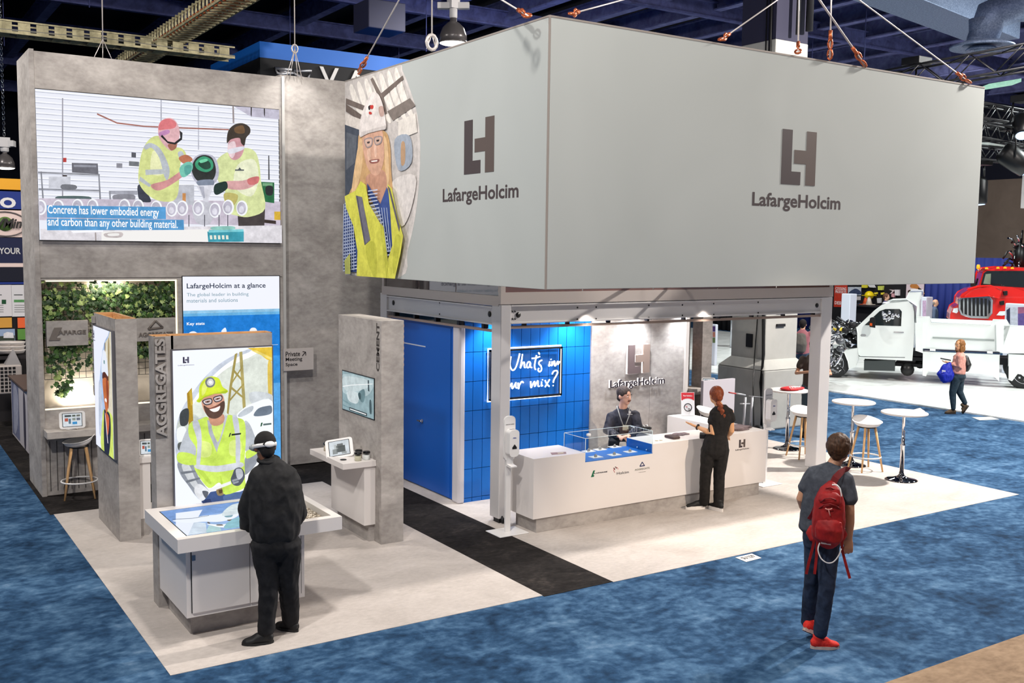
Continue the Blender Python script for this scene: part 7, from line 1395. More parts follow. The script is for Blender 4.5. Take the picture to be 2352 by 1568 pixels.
LH_, RH_ = J(607, 1245, 0), J(660, 1245, 0); Lk, Rk = J(617, 1345, -.02), J(662, 1345, .08); La, Ra = J(611, 1448, -.02), J(668, 1424, .22)
for h, k, a in ((LH_, Lk, La), (RH_, Rk, Ra)): etube(b, [(h, .085, .09), (k, .055, .06), (a, .035, .042)], F.r)
remesh(b, 'body', SKIN3, F.t, .009)
b = MB(); etube(b, [(J(632, 1234, 0), .185, .15), (J(632, 1222, 0), .20, .16), (J(633, 1170, 0), .215, .165), (J(631, 1120, 0), .215, .15), (J(628, 1088, .01), .19, .125), (J(622, 1070, .02), .115, .095), (J(618, 1058, .03), .078, .078)], F.r)
b.ball(Lsh-V((0, 0, .035))+F.r*.015, .074); b.ball(Rsh-V((0, 0, .035))-F.r*.015, .074); etube(b, [(Lsh+F.r*.05, .09, .09), (Lel, .075, .078), (Lwr+V((0, 0, .03)), .062, .062), (Lwr, .048, .048)], F.r); etube(b, [(Rsh-F.r*.05, .09, .09), (Rel, .078, .078), (Rwr, .05, .05)], F.r)
jk = remesh(b, 'jacket', BJ, F.t, .011, .013, 8, 1, sm=12)
b = MB(); c = J(617, 1055, .035); b.tube([c+(F.r*math.cos(a)*.082+F.d*math.sin(a)*.082)+V((0, 0, .012*math.sin(a))) for a in [i*math.pi/10 for i in range(20)]], .016, 8, closed=True); b.build('collar', BJ, jk)
b = MB(); etube(b, [(J(632, 1226, 0), .17, .14), (J(633, 1250, 0), .185, .15), (J(633, 1262, 0), .18, .14)], F.r)
for h, k, a in ((LH_, Lk, La), (RH_, Rk, Ra)): etube(b, [(h, .115, .125), (h+(k-h)*.5, .10, .105), (k, .083, .085), (k+(a-k)*.6, .075, .075), (a+V((0, 0, -.01)), .068, .07)], F.r, n=16)
remesh(b, 'trousers', BT, F.t, .011, .012, 9, 4)
shoe(F.t, on_z(628, 1476), on_z(556, 1482), mat('black_shoe', (18, 18, 19), .6), mat('black_sole', (30, 30, 30), .6), 1.1); shoe(F.t, on_z(684, 1452)+V((0, 0, 0)), on_z(634, 1440), mat('black_shoe', (18, 18, 19), .6), mat('black_sole', (30, 30, 30), .6), 1.1)
hair_cap('hair', F.t, hc, hf, mat('black_cropped_hair', (24, 22, 22), .9), 1.04, back=.02, top=.034, size=(.085, .1, .092), fold=.001)
hs = thing('headset', hc, 'white mixed reality headset worn by the person in the black jacket', 'headset'); M = basis(hf); b = MB(); ring = [hc+M @ V((.096*math.cos(a), .118*math.sin(a), .012)) for a in [i*math.pi/14 for i in range(28)]]
b2 = [[p+V((0, 0, z)) for p in ring] for z in (-.016, .016)]; k = len(ring)
inn = [[hc+M @ V((.088*math.cos(a), .108*math.sin(a), .012))+V((0, 0, z)) for a in [i*math.pi/14 for i in range(28)]] for z in (-.016, .016)]
vs = b2[0]+b2[1]+inn[1]+inn[0]; fs = []
for r in range(4):
    for i in range(k): fs.append((r*k+i, r*k+(i+1) % k, ((r+1) % 4)*k+(i+1) % k, ((r+1) % 4)*k+i))
b.add(vs, [f for f in fs], None, True); b.build('headband', WHITE2, hs)
b = MB(); b.ball(hc+M @ V((0, .112, .01)), .095, .035, .04, None, 14, M); b.build('visor', mat('grey_visor', (150, 156, 160), .2), hs); b = MB(); b.ball(hc+M @ V((0, -.118, .012)), .045, .014, .026, None, 12, M); b.build('rear_pad', WHITE2, hs)
# --- man with the red backpack
F = Fig(on_z(1884, 1487), 'person in grey t-shirt and jeans wearing a red backpack, walking away on the blue carpet'); J = F.J
TG = mottled('charcoal_tshirt', [(.3, (58, 62, 70)), (.7, (78, 83, 92))], (1, 1, 1), 18, 3, .9); JN = mottled('dark_jeans', [(.3, (20, 28, 44)), (.7, (44, 56, 78))], (1, 1, 1), 12, 4, .85)
hc = J(1929, 1030, .06); hf = (F.d*.9+F.r*.42).normalized(); side = (F.r*.97-F.d*.2)
Lsh, Rsh = J(1866, 1085, .03), J(1946, 1098, -.02); Lel, Rel = J(1840, 1146, .02), J(1951, 1178, -.04); Lwr, Rwr = J(1858, 1188, .16), J(1950, 1236, .02)
b = MB(); head(b, hc, hf, .98); etube(b, [(J(1914, 1068, .03), .055, .055), (hc+V((0, 0, -.05)), .052, .056)], F.r)
etube(b, [(J(1884, 1230, 0), .145, .1), (J(1890, 1160, 0), .145, .1), (J(1902, 1100, 0), .17, .095), (J(1910, 1075, .02), .08, .065)], side)
for sh, el, wr in ((Lsh, Lel, Lwr), (Rsh, Rel, Rwr)): etube(b, [(sh, .052, .052), (sh+(el-sh)*.5, .047, .048), (el, .041, .042), (el+(wr-el)*.35, .042, .042), (wr, .027, .025)], F.r)
hand(b, Lwr, F.d-V((0, 0, .3))+F.r*.5, V((0, 0, -1)), .6, 1, 1); hand(b, Rwr, V((-.05, 0, -1)), F.d-F.r*.3, .65, 1, -1)
LHp, RHp = J(1873, 1236, .02), J(1902, 1240, -.02); Lk, Rk = J(1866, 1330, .06), J(1900, 1345, -.05); La, Ra = J(1855, 1428, .2), J(1884, 1452, -.02)
for h, k, a in ((LHp, Lk, La), (RHp, Rk, Ra)): etube(b, [(h, .08, .085), (k, .052, .055), (a, .034, .038)], F.r)
remesh(b, 'body', SKIN2, F.t, .006, sm=3)
b = MB(); etube(b, [(J(1881, 1216, 0), .165, .115), (J(1884, 1180, 0), .16, .115), (J(1892, 1140, 0), .18, .115), (J(1902, 1104, 0), .20, .108), (J(1908, 1082, .02), .135, .088), (J(1913, 1072, .03), .078, .07)], side)
etube(b, [(Lsh+side*.03, .075, .075), (Lsh+(Lel-Lsh)*.4, .066, .068), (Lsh+(Lel-Lsh)*.62, .066, .068)], F.r); etube(b, [(Rsh-side*.03, .078, .078), (Rsh+(Rel-Rsh)*.45, .072, .074), (Rsh+(Rel-Rsh)*.62, .074, .076)], F.r)
ts_ = remesh(b, 'tshirt', TG, F.t, .009, .007, 9, 2)
b = MB(); etube(b, [(J(1884, 1208, 0), .14, .11), (J(1886, 1232, 0), .155, .125), (J(1887, 1250, 0), .15, .12)], side)
for h, k, a in ((LHp, Lk, La), (RHp, Rk, Ra)): etube(b, [(h, .095, .105), (h+(k-h)*.5, .08, .085), (k, .064, .068), (k+(a-k)*.5, .062, .064), (a+(a-k).normalized()*.01, .056, .06)], F.r, n=16)
remesh(b, 'jeans', JN, F.t, .010, .008, 11, 6)
RS = mottled('red_knit_shoe', [(.3, (196, 34, 30)), (.7, (224, 56, 44))], (1, 1, 1), 60, 2, .8); SO = mat('grey_white_sole', (190, 170, 160), .6)
h_ = on_z(1862, 1488); shoe(F.t, h_, on_z(1927, 1487), RS, SO, 1.05, hh=.06)
h2 = on_z(1868, 1462); h2 = J(1862, 1440, .22); t2 = J(1838, 1470, .30); shoe(F.t, J(1860, 1452, .24), J(1832, 1458, .02)+V((0, 0, .0)), RS, SO, 1.05, hh=.05) if 0 else shoe(F.t, J(1846, 1452, .08)+V((0, 0, .02)), J(1880, 1462, .28), RS, SO, 1.05, hh=.05)
BH = mottled('dark_brown_hair', [(.3, (40, 26, 18)), (.7, (84, 56, 36))], (30, 30, 6), 3, 4, .6)
hair_cap('hair', F.t, hc, hf, BH, 1.0, back=.028, top=.028, size=(.096, .106, .108), fold=.010, fs=26)
bp = thing('backpack', J(1904, 1250, -.2), 'red hiking backpack with white cable on the person in grey t-shirt', 'backpack'); RB = mottled('red_nylon_pack', [(.3, (118, 16, 20)), (.7, (164, 28, 28))], (1, 1, 1), 10, 4, .6); RB2 = mat('deep_red_nylon', (120, 16, 20), .7)
b = MB(); etube(b, [(J(1899, 1246, -.18), .09, .06), (J(1900, 1232, -.2), .125, .085), (J(1903, 1190, -.22), .13, .10), (J(1905, 1150, -.21), .118, .095), (J(1908, 1124, -.19), .085, .075), (J(1910, 1112, -.17), .045, .05)], side, n=18)
pk = remesh(b, 'pack_body', RB, bp, .009, .006, 12, 9)
b = MB(); etube(b, [(J(1902, 1238, -.285), .105, .05), (J(1904, 1214, -.30), .11, .055), (J(1905, 1196, -.29), .095, .04)], side, n=16); remesh(b, 'lower_pocket', RB, bp, .009, .005, 16, 3)
b = MB(); etube(b, [(J(1905, 1152, -.285), .09, .045), (J(1907, 1136, -.27), .08, .04)], side, n=16); remesh(b, 'upper_pocket', RB, bp, .009, .004, 16, 5)
b = MB()
for y, w_, dd in ((1146, 22, -.335), (1160, 26, -.33), (1122, 16, -.26)): b.tube([J(1906-w_, y+8, dd+.06), J(1906-w_*.5, y-1, dd), J(1907, y-3, dd-.01), J(1907+w_*.5, y+1, dd), J(1907+w_, y+12, dd+.06)], .006, 6)
b.build('zip', RB2, bp); b = MB(); LGm = mat('pale_pink_print', (214, 150, 140), .6)
b.tube([J(1899+x*.9, 1168+y*.6, -.335) for x, y in ((-4, -2), (0, 2), (5, 3), (10, 2), (14, -2))], .005, 5); b.tube([J(1903, 1168, -.335), J(1905, 1178, -.335), J(1907, 1184, -.335)], .004, 5); b.build('logo', LGm, bp)
def strap(pts, w, m, nm='strap', par=bp):
    b = MB(); P = [V(p) for p in pts]; vs = []
    for i, p in enumerate(P):
        t = (P[min(i+1, len(P)-1)]-P[max(i-1, 0)]).normalized(); s = t.cross(F.d).normalized()*w/2; vs += [p-s-F.d*.002, p+s-F.d*.002, p+s+F.d*.003, p-s+F.d*.003]
    fs = []
    for i in range(len(P)-1):
        for j in range(4): fs.append((i*4+j, i*4+(j+1) % 4, i*4+4+(j+1) % 4, i*4+4+j))
    fs += [(3, 2, 1, 0), tuple(range(len(vs)-4, len(vs)))]; b.add(vs, fs, m); return b.build(nm, m, par)
strap([J(1912, 1112, -.17), J(1920, 1096, -.16), J(1930, 1086, -.12), J(1942, 1078, -.04), J(1950, 1080, .04)], .055, mat('red_edge_strap', (110, 22, 26), .7), 'shoulder_strap')
strap([J(1874, 1160, -.2), J(1866, 1180, -.16), J(1858, 1192, -.1)], .03, RB, 'side_strap')
strap([J(1872, 1230, -.2), J(1866, 1260, -.18), J(1858, 1290, -.17), J(1852, 1318, -.17)], .022, RB); strap([J(1878, 1236, -.22), J(1875, 1280, -.2), J(1871, 1318, -.2)], .022, RB); strap([J(1934, 1228, -.2), J(1934, 1262, -.2), J(1944, 1300, -.2), J(1952, 1328, -.2)], .022, RB)
b = MB(); etube(b, [(J(1868, 1240, -.12), .03, .02), (J(1864, 1225, -.1), .05, .025), (J(1870, 1210, -.1), .04, .02)], side); remesh(b, 'hip_wing', RB, bp, .009); b = MB(); etube(b, [(J(1934, 1240, -.14), .02, .02), (J(1936, 1228, -.12), .04, .02), (J(1932, 1214, -.12), .03, .02)], side); remesh(b, 'hip_wing', RB, bp, .009)
b = MB(); b.tube([J(*q, -.26) for q in crv([(1883, 1246), (1879, 1262), (1886, 1282), (1900, 1292), (1914, 1290), (1926, 1276), (1932, 1260)])], .0055, 6); b.tube([J(*q, -.3) for q in crv([(1911, 1113), (1922, 1114), (1930, 1124), (1933, 1140)])], .006, 6); b.build('white_cable', WHITE2, bp)
b = MB(); b.box(0, 0, 0, 0, 0, 0) if 0 else b.obox(J(1897, 1248, -.27), side*.04, F.d*.004, V((0, 0, .006))); b.build('white_tag', WHITE2, bp)
# --- woman at the counter
F = Fig(on_z(1622, 1172), 'person with braided auburn hair in black outfit talking at the counter, palm raised'); J = F.J; BK = mottled('black_crepe', [(.3, (20, 18, 17)), (.7, (36, 33, 31))], (1, 1, 1), 20, 3, .85)
hc = J(1644, 907, .02); hf = (F.d*.86-F.r*.5).normalized(); side = F.r*.95+F.d*.3
Lsh, Rsh = J(1637, 948, .02), J(1677, 944, .04); Lel, Rel = J(1637, 996, -.06), J(1680, 990, .04); Lwr, Rwr = J(1601, 980, .06), J(1670, 1002, .24)
b = MB(); head(b, hc, hf, .96); etube(b, [(J(1655, 938, .03), .05, .05), (hc+V((0, 0, -.05)), .046, .05)], F.r)
etube(b, [(J(1645, 1020, .02), .14, .1), (J(1650, 985, .02), .115, .085), (J(1656, 955, .02), .14, .09), (J(1657, 938, .03), .08, .06)], side)
for sh, el, wr in ((Lsh, Lel, Lwr), (Rsh, Rel, Rwr)): etube(b, [(sh, .045, .045), (sh+(el-sh)*.5, .042, .042), (el, .036, .036), (el+(wr-el)*.35, .036, .036), (wr, .023, .021)], F.r)
hand(b, Lwr, J(1570, 968, .04)-Lwr, V((0, 0, 1))+F.d*.2, .12, .95, 1, 2.0); hand(b, Rwr, F.d-V((0, 0, .4)), V((0, 0, -1)), .4, .95, 1)
LHp, RHp = J(1628, 1030, .0), J(1658, 1030, .05); Lk, Rk = J(1620, 1092, -.0), J(1652, 1092, .04); La, Ra = J(1618, 1155, .06), J(1650, 1160, .04)
for h, k, a in ((LHp, Lk, La), (RHp, Rk, Ra)): etube(b, [(h, .08, .08), (k, .05, .05), (a, .032, .034)], F.r)
remesh(b, 'body', mat('warm_fair_skin', (214, 160, 116), .5), F.t, .0055, sm=3)
b = MB(); etube(b, [(J(1646, 1003, .02), .125, .10), (J(1650, 985, .02), .13, .10), (J(1656, 962, .02), .155, .105), (J(1657, 946, .02), .15, .095), (J(1657, 936, .03), .10, .072)], side)
etube(b, [(Lsh+side*.03, .062, .062), (Lsh+(Lel-Lsh)*.35, .06, .06), (Lsh+(Lel-Lsh)*.45, .064, .062)], F.r); etube(b, [(Rsh-side*.03, .062, .062), (Rsh+(Rel-Rsh)*.35, .06, .06), (Rsh+(Rel-Rsh)*.45, .064, .062)], F.r)
remesh(b, 'top', BK, F.t, .009, .005, 12, 2)
b = MB(); etube(b, [(J(1648, 996, .02), .12, .1), (J(1645, 1012, .02), .155, .125), (J(1643, 1030, .02), .175, .135), (J(1643, 1040, .02), .165, .13)], side)
for h, k, a in ((LHp, Lk, La), (RHp, Rk, Ra)): etube(b, [(h, .095, .105), (h+(k-h)*.5, .085, .09), (k, .072, .072), (k+(a-k)*.5, .066, .066), (a, .062, .062)], F.r, n=16)
remesh(b, 'trousers', BK, F.t, .010, .007, 10, 4)
WS = mat('white_platform_sole', (232, 226, 220), .5); h_ = on_z(1621, 1168); shoe(F.t, h_+V((0, 0, .0)), on_z(1575, 1170), mat('black_shoe', (18, 18, 19), .6), WS, .92, hh=.07, st=.045); shoe(F.t, on_z(1660, 1176), on_z(1626, 1166), mat('black_shoe', (18, 18, 19), .6), WS, .92, hh=.07, st=.045)
AH = mottled('auburn_hair', [(.3, (84, 36, 20)), (.7, (152, 76, 40))], (40, 40, 8), 3, 4, .5)
def braid(b, L, M):
    b.ball(L(.0, -.1, -.02), .045, .035, .05, None, 10, M)
    for k in range(6): p = J(1652+k*1.6, 927+k*5.5, -.085+.006*k); b.ball(p+F.r*(.012 if k % 2 else -.012), .034-.003*k, .03, .03, None, 10)
    b.ball(L(.075, .03, .0), .014, .02, .05, None, 8, M)
hair_cap('hair', F.t, hc, hf, AH, .96, back=.02, top=.026, size=(.09, .104, .1), extra=braid, fold=.006, fs=34)
b = MB(); wv = (J(1601, 980, .06)-Lel).normalized(); x = wv.cross(V((0, 0, 1))).normalized(); y = wv.cross(x); b.tube([Lwr-wv*.01+(x*math.cos(a)+y*math.sin(a))*.03 for a in [i*math.pi/8 for i in range(16)]], .009, 6, closed=True); b.ball(Lwr-wv*.01-y*.03, .018, .018, .012); tag(b.build('wristwatch', BLACK), 'black wristwatch on the counter visitor\'s raised wrist', 'watch')
b = MB(); b.obox(J(1616, 1000, .12), F.r*.05, F.d*.07, V((0, 0, .03))); tag(b.build('wallet', mat('black_leather', (20, 18, 20), .5), bevel=.01), 'small black wallet held at the counter edge', 'wallet')
# --- receptionist
Y4 = 10.5; g = PY(Y4).P(*PY(Y4).at(1432, 960)); g.z = 0; F = Fig(g, 'seated person in dark shirt with lanyard behind the counter, looking aside'); J = F.J; SH = mottled('charcoal_shirt', [(.3, (34, 35, 44)), (.7, (54, 55, 66))], (1, 1, 1), 16, 3, .8)
hc = J(1434, 909, -.05); hf = (-F.d*.75+F.r*.9+V((0, 0, -.1))).normalized(); side = F.r*.98-F.d*.25
Lsh, Rsh = J(1402, 955, 0), J(1461, 952, -.05); Lel, Rel = J(1396, 988, -.12), J(1466, 984, -.15); Lwr, Rwr = J(1420, 1001, -.32), J(1446, 1000, -.34)
b = MB(); head(b, hc, hf, 1.02); etube(b, [(J(1430, 942, -.02), .06, .06), (hc+V((0, 0, -.06)), .056, .06)], F.r)
pel = g+V((0, 0, .78)); etube(b, [(pel, .16, .12), (J(1428, 1005, 0), .16, .115), (J(1430, 965, 0), .18, .115), (J(1430, 942, -.01), .09, .07)], side)
for sh, el, wr in ((Lsh, Lel, Lwr), (Rsh, Rel, Rwr)): etube(b, [(sh, .05, .05), (el, .043, .043), (wr, .03, .026)], F.r)
hand(b, Lwr, F.r-F.d*.4-V((0, 0, .15)), V((0, 0, -1)), .5, 1, -1); hand(b, Rwr, -F.r-F.d*.5-V((0, 0, .1)), V((0, 0, -1)), .5, 1, 1)
kn = [pel+(-F.d*.30)+F.r*k+V((0, 0, -.03)) for k in (-.12, .12)]; an = [q+F.d*.10+V((0, 0, -.50)) for q in kn]
for k in range(2): etube(b, [(pel+F.r*(-.08+.16*k), .09, .08), (kn[k], .06, .06), (an[k], .04, .045)], F.r)
remesh(b, 'body', mat('pale_skin', (222, 172, 148), .5), F.t, .008); face(F.t, hc, hf, 1.02, moust=(110, 76, 54), brow=(50, 38, 32))
b = MB(); etube(b, [(pel+V((0, 0, .02)), .18, .14), (J(1428, 1005, 0), .19, .14), (J(1430, 970, 0), .21, .14), (J(1431, 952, -.01), .19, .12), (J(1430, 940, -.01), .095, .08)], side)
etube(b, [(Lsh+side*.03, .08, .08), (Lel, .066, .066), (Lwr-(Lwr-Lel).normalized()*.02, .045, .042)], F.r); etube(b, [(Rsh-side*.03, .08, .08), (Rel, .066, .066), (Rwr-(Rwr-Rel).normalized()*.02, .045, .042)], F.r)
st = remesh(b, 'shirt', SH, F.t, .009, .008, 11, 8)
b = MB(); etube(b, [(pel+V((0, 0, .04)), .17, .13), (pel, .17, .13)], side)
for k in range(2): etube(b, [(pel+F.r*(-.08+.16*k), .10, .09), (kn[k], .075, .075), (an[k], .06, .06)], F.r)
remesh(b, 'trousers', BT, F.t, .012, .004, 9, 2)
for k in range(2): shoe(F.t, V((an[k].x, an[k].y, .24))+F.d*.05, V((an[k].x, an[k].y, .22))-F.d*.2, mat('black_shoe', (18, 18, 19), .6), mat('black_sole', (30, 30, 30), .6))
hair_cap('hair', F.t, hc, hf, mottled('dark_greying_hair', [(.3, (36, 30, 30)), (.7, (84, 74, 72))], (30, 30, 8), 3, 4, .7), 1.02, back=.018, top=.042, size=(.087, .098, .09), fold=.005, fs=30)
lan = thing('lanyard', J(1434, 1000, -.2), 'grey lanyard with white badge on the seated receptionist', 'lanyard'); b = MB(); b.tube([J(*q) for q in ((1417, 932, -.06), (1422, 950, -.145), (1427, 966, -.155), (1431, 976, -.16))], .008, 6); b.tube([J(*q) for q in ((1446, 934, -.08), (1445, 955, -.15), (1440, 968, -.165), (1437, 976, -.165))], .006, 6); b.build('cord', mat('grey_webbing', (150, 152, 150), .7), lan)
b = MB(); c = J(1437, 982, -.19); b.obox(c, F.r*.04, F.d*.003, V((0, 0, .035))); b.build('badge', mat('cream_badge', (206, 204, 180), .6), lan)
pl = Pl(J(1455, 950, -.165), F.r, (0, 0, 1)); b = MB(); q0 = pl.at(1444, 949); lh_logo(b, pl, q0[0]-.0, q0[1]-.0, q0[0]+.03, q0[1]+.035, .0, .001, WHITE2, WHITE2); b.obox(pl.P(q0[0]+.015, q0[1]-.012, 0), F.r*.035, F.d*.001, V((0, 0, .003)), WHITE2); b.build('shirt_logo', None, st)
# --- woman walking with blue bag
F = Fig(on_z(2192, 950), 'person in pink jumper and jeans walking with a blue bag beside the white truck', None); J = F.J; PK = mottled('pink_knit', [(.3, (190, 130, 118)), (.7, (220, 164, 150))], (1, 1, 1), 24, 3, .9)
hc = J(2204, 793, 0); hf = (-F.r*.72-F.d*.7).normalized(); Ls, Rs = J(2198, 819, .1), J(2206, 818, -.12); Le, Re = J(2196, 842, .1), J(2204, 843, -.16); Lw, Rw = J(2180, 832, .06), J(2181, 833, -.10)
b = MB(); head(b, hc, hf, .98); etube(b, [(J(2206, 812, 0), .048, .048), (hc+V((0, 0, -.05)), .045, .05)], F.r); sd = F.d
etube(b, [(J(2202, 862, 0), .15, .12), (J(2203, 842, 0), .13, .11), (J(2204, 822, 0), .15, .10), (J(2206, 812, 0), .08, .07)], sd)
for sh, el, wr in ((Ls, Le, Lw), (Rs, Re, Rw)): etube(b, [(sh, .045, .045), (el, .038, .038), (wr, .025, .023)], F.r)
hand(b, Rw, -F.r*1+V((0, 0, .1)), V((0, 0, 1)), .4, .95, -1); hand(b, Lw, -F.r+V((0, 0, .05)), V((0, 0, 1)), .4, .95, 1)
Lh, Rh = J(2197, 866, -.06), J(2204, 866, .06); Lk, Rk = J(2188, 902, -.06), J(2204, 900, .08); La, Ra = J(2190, 938, -.04), J(2217, 926, .1)
for h, k, a in ((Lh, Lk, La), (Rh, Rk, Ra)): etube(b, [(h, .085, .085), (k, .055, .055), (a, .036, .038)], F.r)
remesh(b, 'body', mat('warm_fair_skin', (214, 160, 116), .5), F.t, .010); face(F.t, hc, hf, .98)
b = MB(); etube(b, [(J(2201, 856, 0), .165, .14), (J(2203, 842, 0), .16, .135), (J(2204, 824, 0), .17, .125), (J(2206, 812, 0), .09, .08)], sd)
for sh, el, wr in ((Ls, Le, Lw), (Rs, Re, Rw)): etube(b, [(sh, .07, .07), (el, .056, .056), (el+(wr-el)*.7, .042, .042)], F.r)
remesh(b, 'jumper', PK, F.t, .012, .008, 12, 2)
b = MB(); etube(b, [(J(2201, 856, 0), .15, .13), (J(2201, 866, 0), .165, .15)], sd)
for h, k, a in ((Lh, Lk, La), (Rh, Rk, Ra)): etube(b, [(h, .10, .11), (k, .07, .072), (a, .048, .05)], F.r)
remesh(b, 'jeans', mottled('teal_jeans', [(.3, (24, 40, 50)), (.7, (48, 66, 78))], (1, 1, 1), 12, 4, .85), F.t, .012, .004, 10, 3)
BR = mat('brown_suede_boot', (78, 62, 44), .8); shoe(F.t, on_z(2195, 950), on_z(2170, 950), BR, mat('dark_sole', (40, 32, 26), .6), 1.0, 'boot', .08); shoe(F.t, J(2226, 932, .1), J(2212, 950, .1), BR, mat('dark_sole', (40, 32, 26), .6), 1.0, 'boot', .08)
def lh(b, L, M): b.ball(L(0, -.06, -.07), .08, .06, .11, None, 12, M); b.ball(L(.06, .0, -.06), .03, .05, .1, None, 10, M); b.ball(L(-.06, .0, -.06), .03, .05, .1, None, 10, M)
hair_cap('hair', F.t, hc, hf, mottled('light_brown_hair', [(.3, (104, 66, 30)), (.7, (156, 106, 56))], (30, 30, 8), 3, 4, .6), 1.0, extra=lh, fold=.008, fs=24, vox=.01)
b = MB(); etube(b, [(J(2174, 873, -.15), .12, .08), (J(2172, 860, -.15), .17, .1), (J(2176, 842, -.14), .10, .06), (J(2182, 834, -.12), .03, .02)], F.r); o = remesh(b, 'shoulder_bag', mat('royal_blue_bag', (20, 40, 170), .6), None, .012, .015, 10, 2); tag(o, 'royal blue carrier bag held by the person in pink', 'bag')
pl = Pl(J(2166, 852, -.26), F.r, (0, 0, 1)); q = pl.at(2163, 855); text('lettering', 'you', pl, (q[0], q[1]), (q[0]+.07, q[1]+.05), WHITE2, o, .002, .04, uv=True)
b = MB(); etube(b, [(J(2220, 850, .05), .08, .05), (J(2223, 838, .05), .13, .07), (J(2218, 820, .05), .06, .05)], sd); tag(remesh(b, 'small_backpack', mat('black_nylon', (20, 20, 22), .5), None, .012, .008, 10, 4), 'small black backpack on the person in pink', 'backpack')
b = MB(); b.obox(J(2172, 825, -.08), F.r*.1+V((0, 0, -.015)), F.d*.07, V((0, 0, .006))); tag(b.build('tablet', BLACK), 'dark tablet held flat by the person in pink', 'tablet')
# --- generic background visitors
def visitor(g, label, face_dir, top, bottom, hairc, skin=SKIN, H=1.72, arms=None, legs=(0, 0), vox=.014, bald=False, shoes=(24, 22, 24), seat=False):
    F = Fig(g, label); g = F.g; f = V(face_dir).normalized(); sd = f.cross(V((0, 0, 1))).normalized(); k = H/1.72; Z = V((0, 0, 1)); P = lambda s, fr, z: g+sd*s*k+f*fr*k+Z*z*k
    zp = .92 if not seat else .5; dz = zp-.92; hc = P(0, .02, 1.6+dz); b = MB(); head(b, hc, f, 1.0*k); etube(b, [(P(0, 0, 1.45+dz), .055, .055), (hc+Z*-.05, .05, .055)], sd)
    etube(b, [(P(0, 0, .95+dz), .14, .1), (P(0, 0, 1.15+dz), .13, .09), (P(0, 0, 1.35+dz), .16, .1), (P(0, 0, 1.45+dz), .08, .06)], sd)
    arms = arms or (((-.22, 0, 1.12), (-.22, .08, .86)), ((.22, 0, 1.12), (.22, .08, .86))); A = []
    for s, (el, wr) in zip((-1, 1), arms):
        sh = P(s*.17, 0, 1.38+dz); e = P(el[0], el[1], el[2]+dz); w_ = P(wr[0], wr[1], wr[2]+dz); A.append((sh, e, w_)); etube(b, [(sh, .048, .048), (e, .04, .04), (w_, .026, .024)], sd); hand(b, w_, (w_-e), f if wr[2] < 1 else Z, .5, k, s)
    if seat: Lg = [(P(s*.09, 0, zp), P(s*.12, .42, zp), P(s*.12, .4, .09)) for s in (-1, 1)]
    else: Lg = [(P(s*.09, 0, .9), P(s*.1, .02+.1*legs[i], .5), P(s*.11, .18*legs[i], .09)) for i, s in enumerate((-1, 1))]
    for h, kk, a in Lg: etube(b, [(h, .08, .085), (kk, .052, .055), (a, .035, .038)], sd)
    remesh(b, 'body', skin, F.t, vox); face(F.t, hc, f, k)
    b = MB(); etube(b, [(P(0, 0, .90+dz), .175, .135), (P(0, 0, 1.1+dz), .17, .13), (P(0, 0, 1.32+dz), .19, .125), (P(0, 0, 1.42+dz), .12, .09), (P(0, 0, 1.46+dz), .07, .065)], sd); fr = top[1]
    for sh, e, w_ in A:
        q = [(sh, .07, .07), (sh+(e-sh)*.6, .062, .062)]
        if fr > .5: q += [(e, .056, .056), (e+(w_-e)*.8, .042, .042)]
        etube(b, q, sd)
    remesh(b, 'shirt', top[0], F.t, vox, .008, 10, 3)
    b = MB(); etube(b, [(P(0, 0, .97+dz), .15, .12), (P(0, 0, .88+dz), .17, .135)], sd)
    for h, kk, a in Lg: etube(b, [(h, .1, .11), (kk, .074, .078), (a+Z*.01, .062, .064)], sd)
    remesh(b, 'trousers', bottom, F.t, vox, .006, 10, 5)
    for h, kk, a in Lg: shoe(F.t, V((a.x, a.y, g.z))-f*.06, V((a.x, a.y, g.z))+f*.2, ink(shoes), mat('dark_sole', (40, 32, 26), .6))
    if not bald: hair_cap('hair', F.t, hc, f, ink(hairc), k, fold=.004, vox=.01)
    else: hair_cap('hair', F.t, hc, f, ink(hairc), k, fold=.001, vox=.01, top=.005, back=.03, size=(.084, .09, .06))
    return F, P
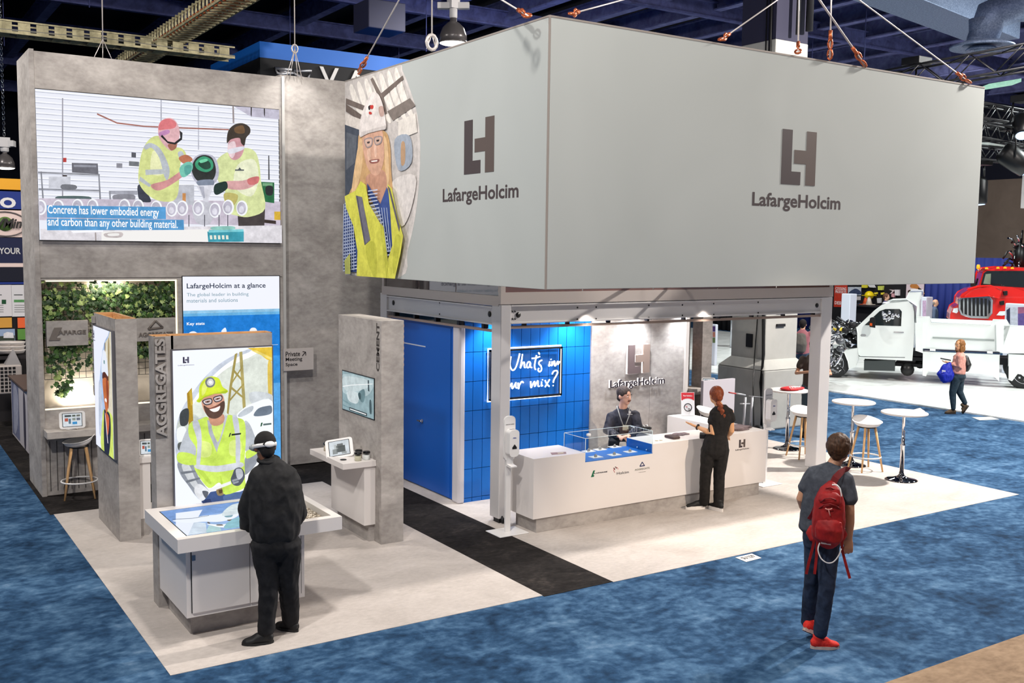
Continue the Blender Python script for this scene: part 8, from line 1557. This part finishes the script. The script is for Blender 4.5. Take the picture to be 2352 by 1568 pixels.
g = on_z(1838, 897); f6 = V((.8, .45, 0)); F6, P6 = visitor(g, 'person in pink shirt with grey backpack reaching towards the engine', f6, (mat('dusty_pink_shirt', (150, 92, 100), .8), 1), mat('blue_jeans_far', (50, 66, 86), .8), (30, 24, 22), H=1.70, arms=(((-.22, .05, 1.15), (-.2, .2, 1.0)), ((.27, .2, 1.32), (.42, .42, 1.22))))
b = MB(); etube(b, [(P6(0, -.2, .98), .13, .08), (P6(0, -.23, 1.15), .16, .1), (P6(0, -.2, 1.36), .12, .07)], f6.cross(V((0, 0, 1)))); tag(remesh(b, 'backpack', mat('olive_grey_pack', (92, 88, 82), .8), None, .014, .01, 9, 3), 'olive grey backpack on the person in the pink shirt', 'backpack')
g = on_z(1862, 1004); F7, P7 = visitor(g, 'person in brown t-shirt eating behind the steel post by the round table', (-.75, -.62, 0), (mat('brown_tshirt', (64, 54, 48), .85), .3), mat('grey_jeans_far', (58, 72, 80), .8), (26, 22, 22), SKIN2, H=1.76, arms=(((-.28, .06, 1.12), (-.12, .30, 1.16)), ((.28, .06, 1.12), (.06, .30, 1.18))), legs=(.6, -.4))
b = MB(); c = P7(-.02, .38, 1.20); b.ball(c, .06, .05, .03); tag(b.build('sandwich', mat('bread_tan', (206, 170, 130), .7)), 'small sandwich held by the person in brown t-shirt', 'food')
P_ = PF_.off(3.0); c = P_.P(*P_.at(2145, 742)); c.z = 0; visitor(c, 'bald seated person in grey blue suit beyond the truck bed', (.5, -.8, 0), (mat('slate_suit', (84, 98, 122), .8), 1), mat('slate_suit', (84, 98, 122), .8), (150, 140, 130), SKIN, bald=True, H=1.72, vox=.02)
c = P_.P(*P_.at(2170, 746)); c.z = 0; visitor(c+V((.5, 0, 0)), 'person with dark curly hair beside the red truck fender', (-.6, -.7, 0), (mat('black_top_far', (26, 24, 28), .8), 1), mat('black_top_far', (26, 24, 28), .8), (50, 34, 28), SKIN2, H=1.64, vox=.02)
c = P_.P(*P_.at(2034, 700)); c.z = 0; visitor(c, 'person in navy and red top facing the black display wall', (.3, -.9, 0), (mat('navy_red_top', (60, 50, 96), .8), 1), mat('blue_jeans_far', (50, 66, 86), .8), (90, 60, 44), SKIN, H=1.84, arms=(((-.24, .2, 1.2), (-.2, .45, 1.15)), ((.24, .2, 1.2), (.2, .48, 1.2))), vox=.02)
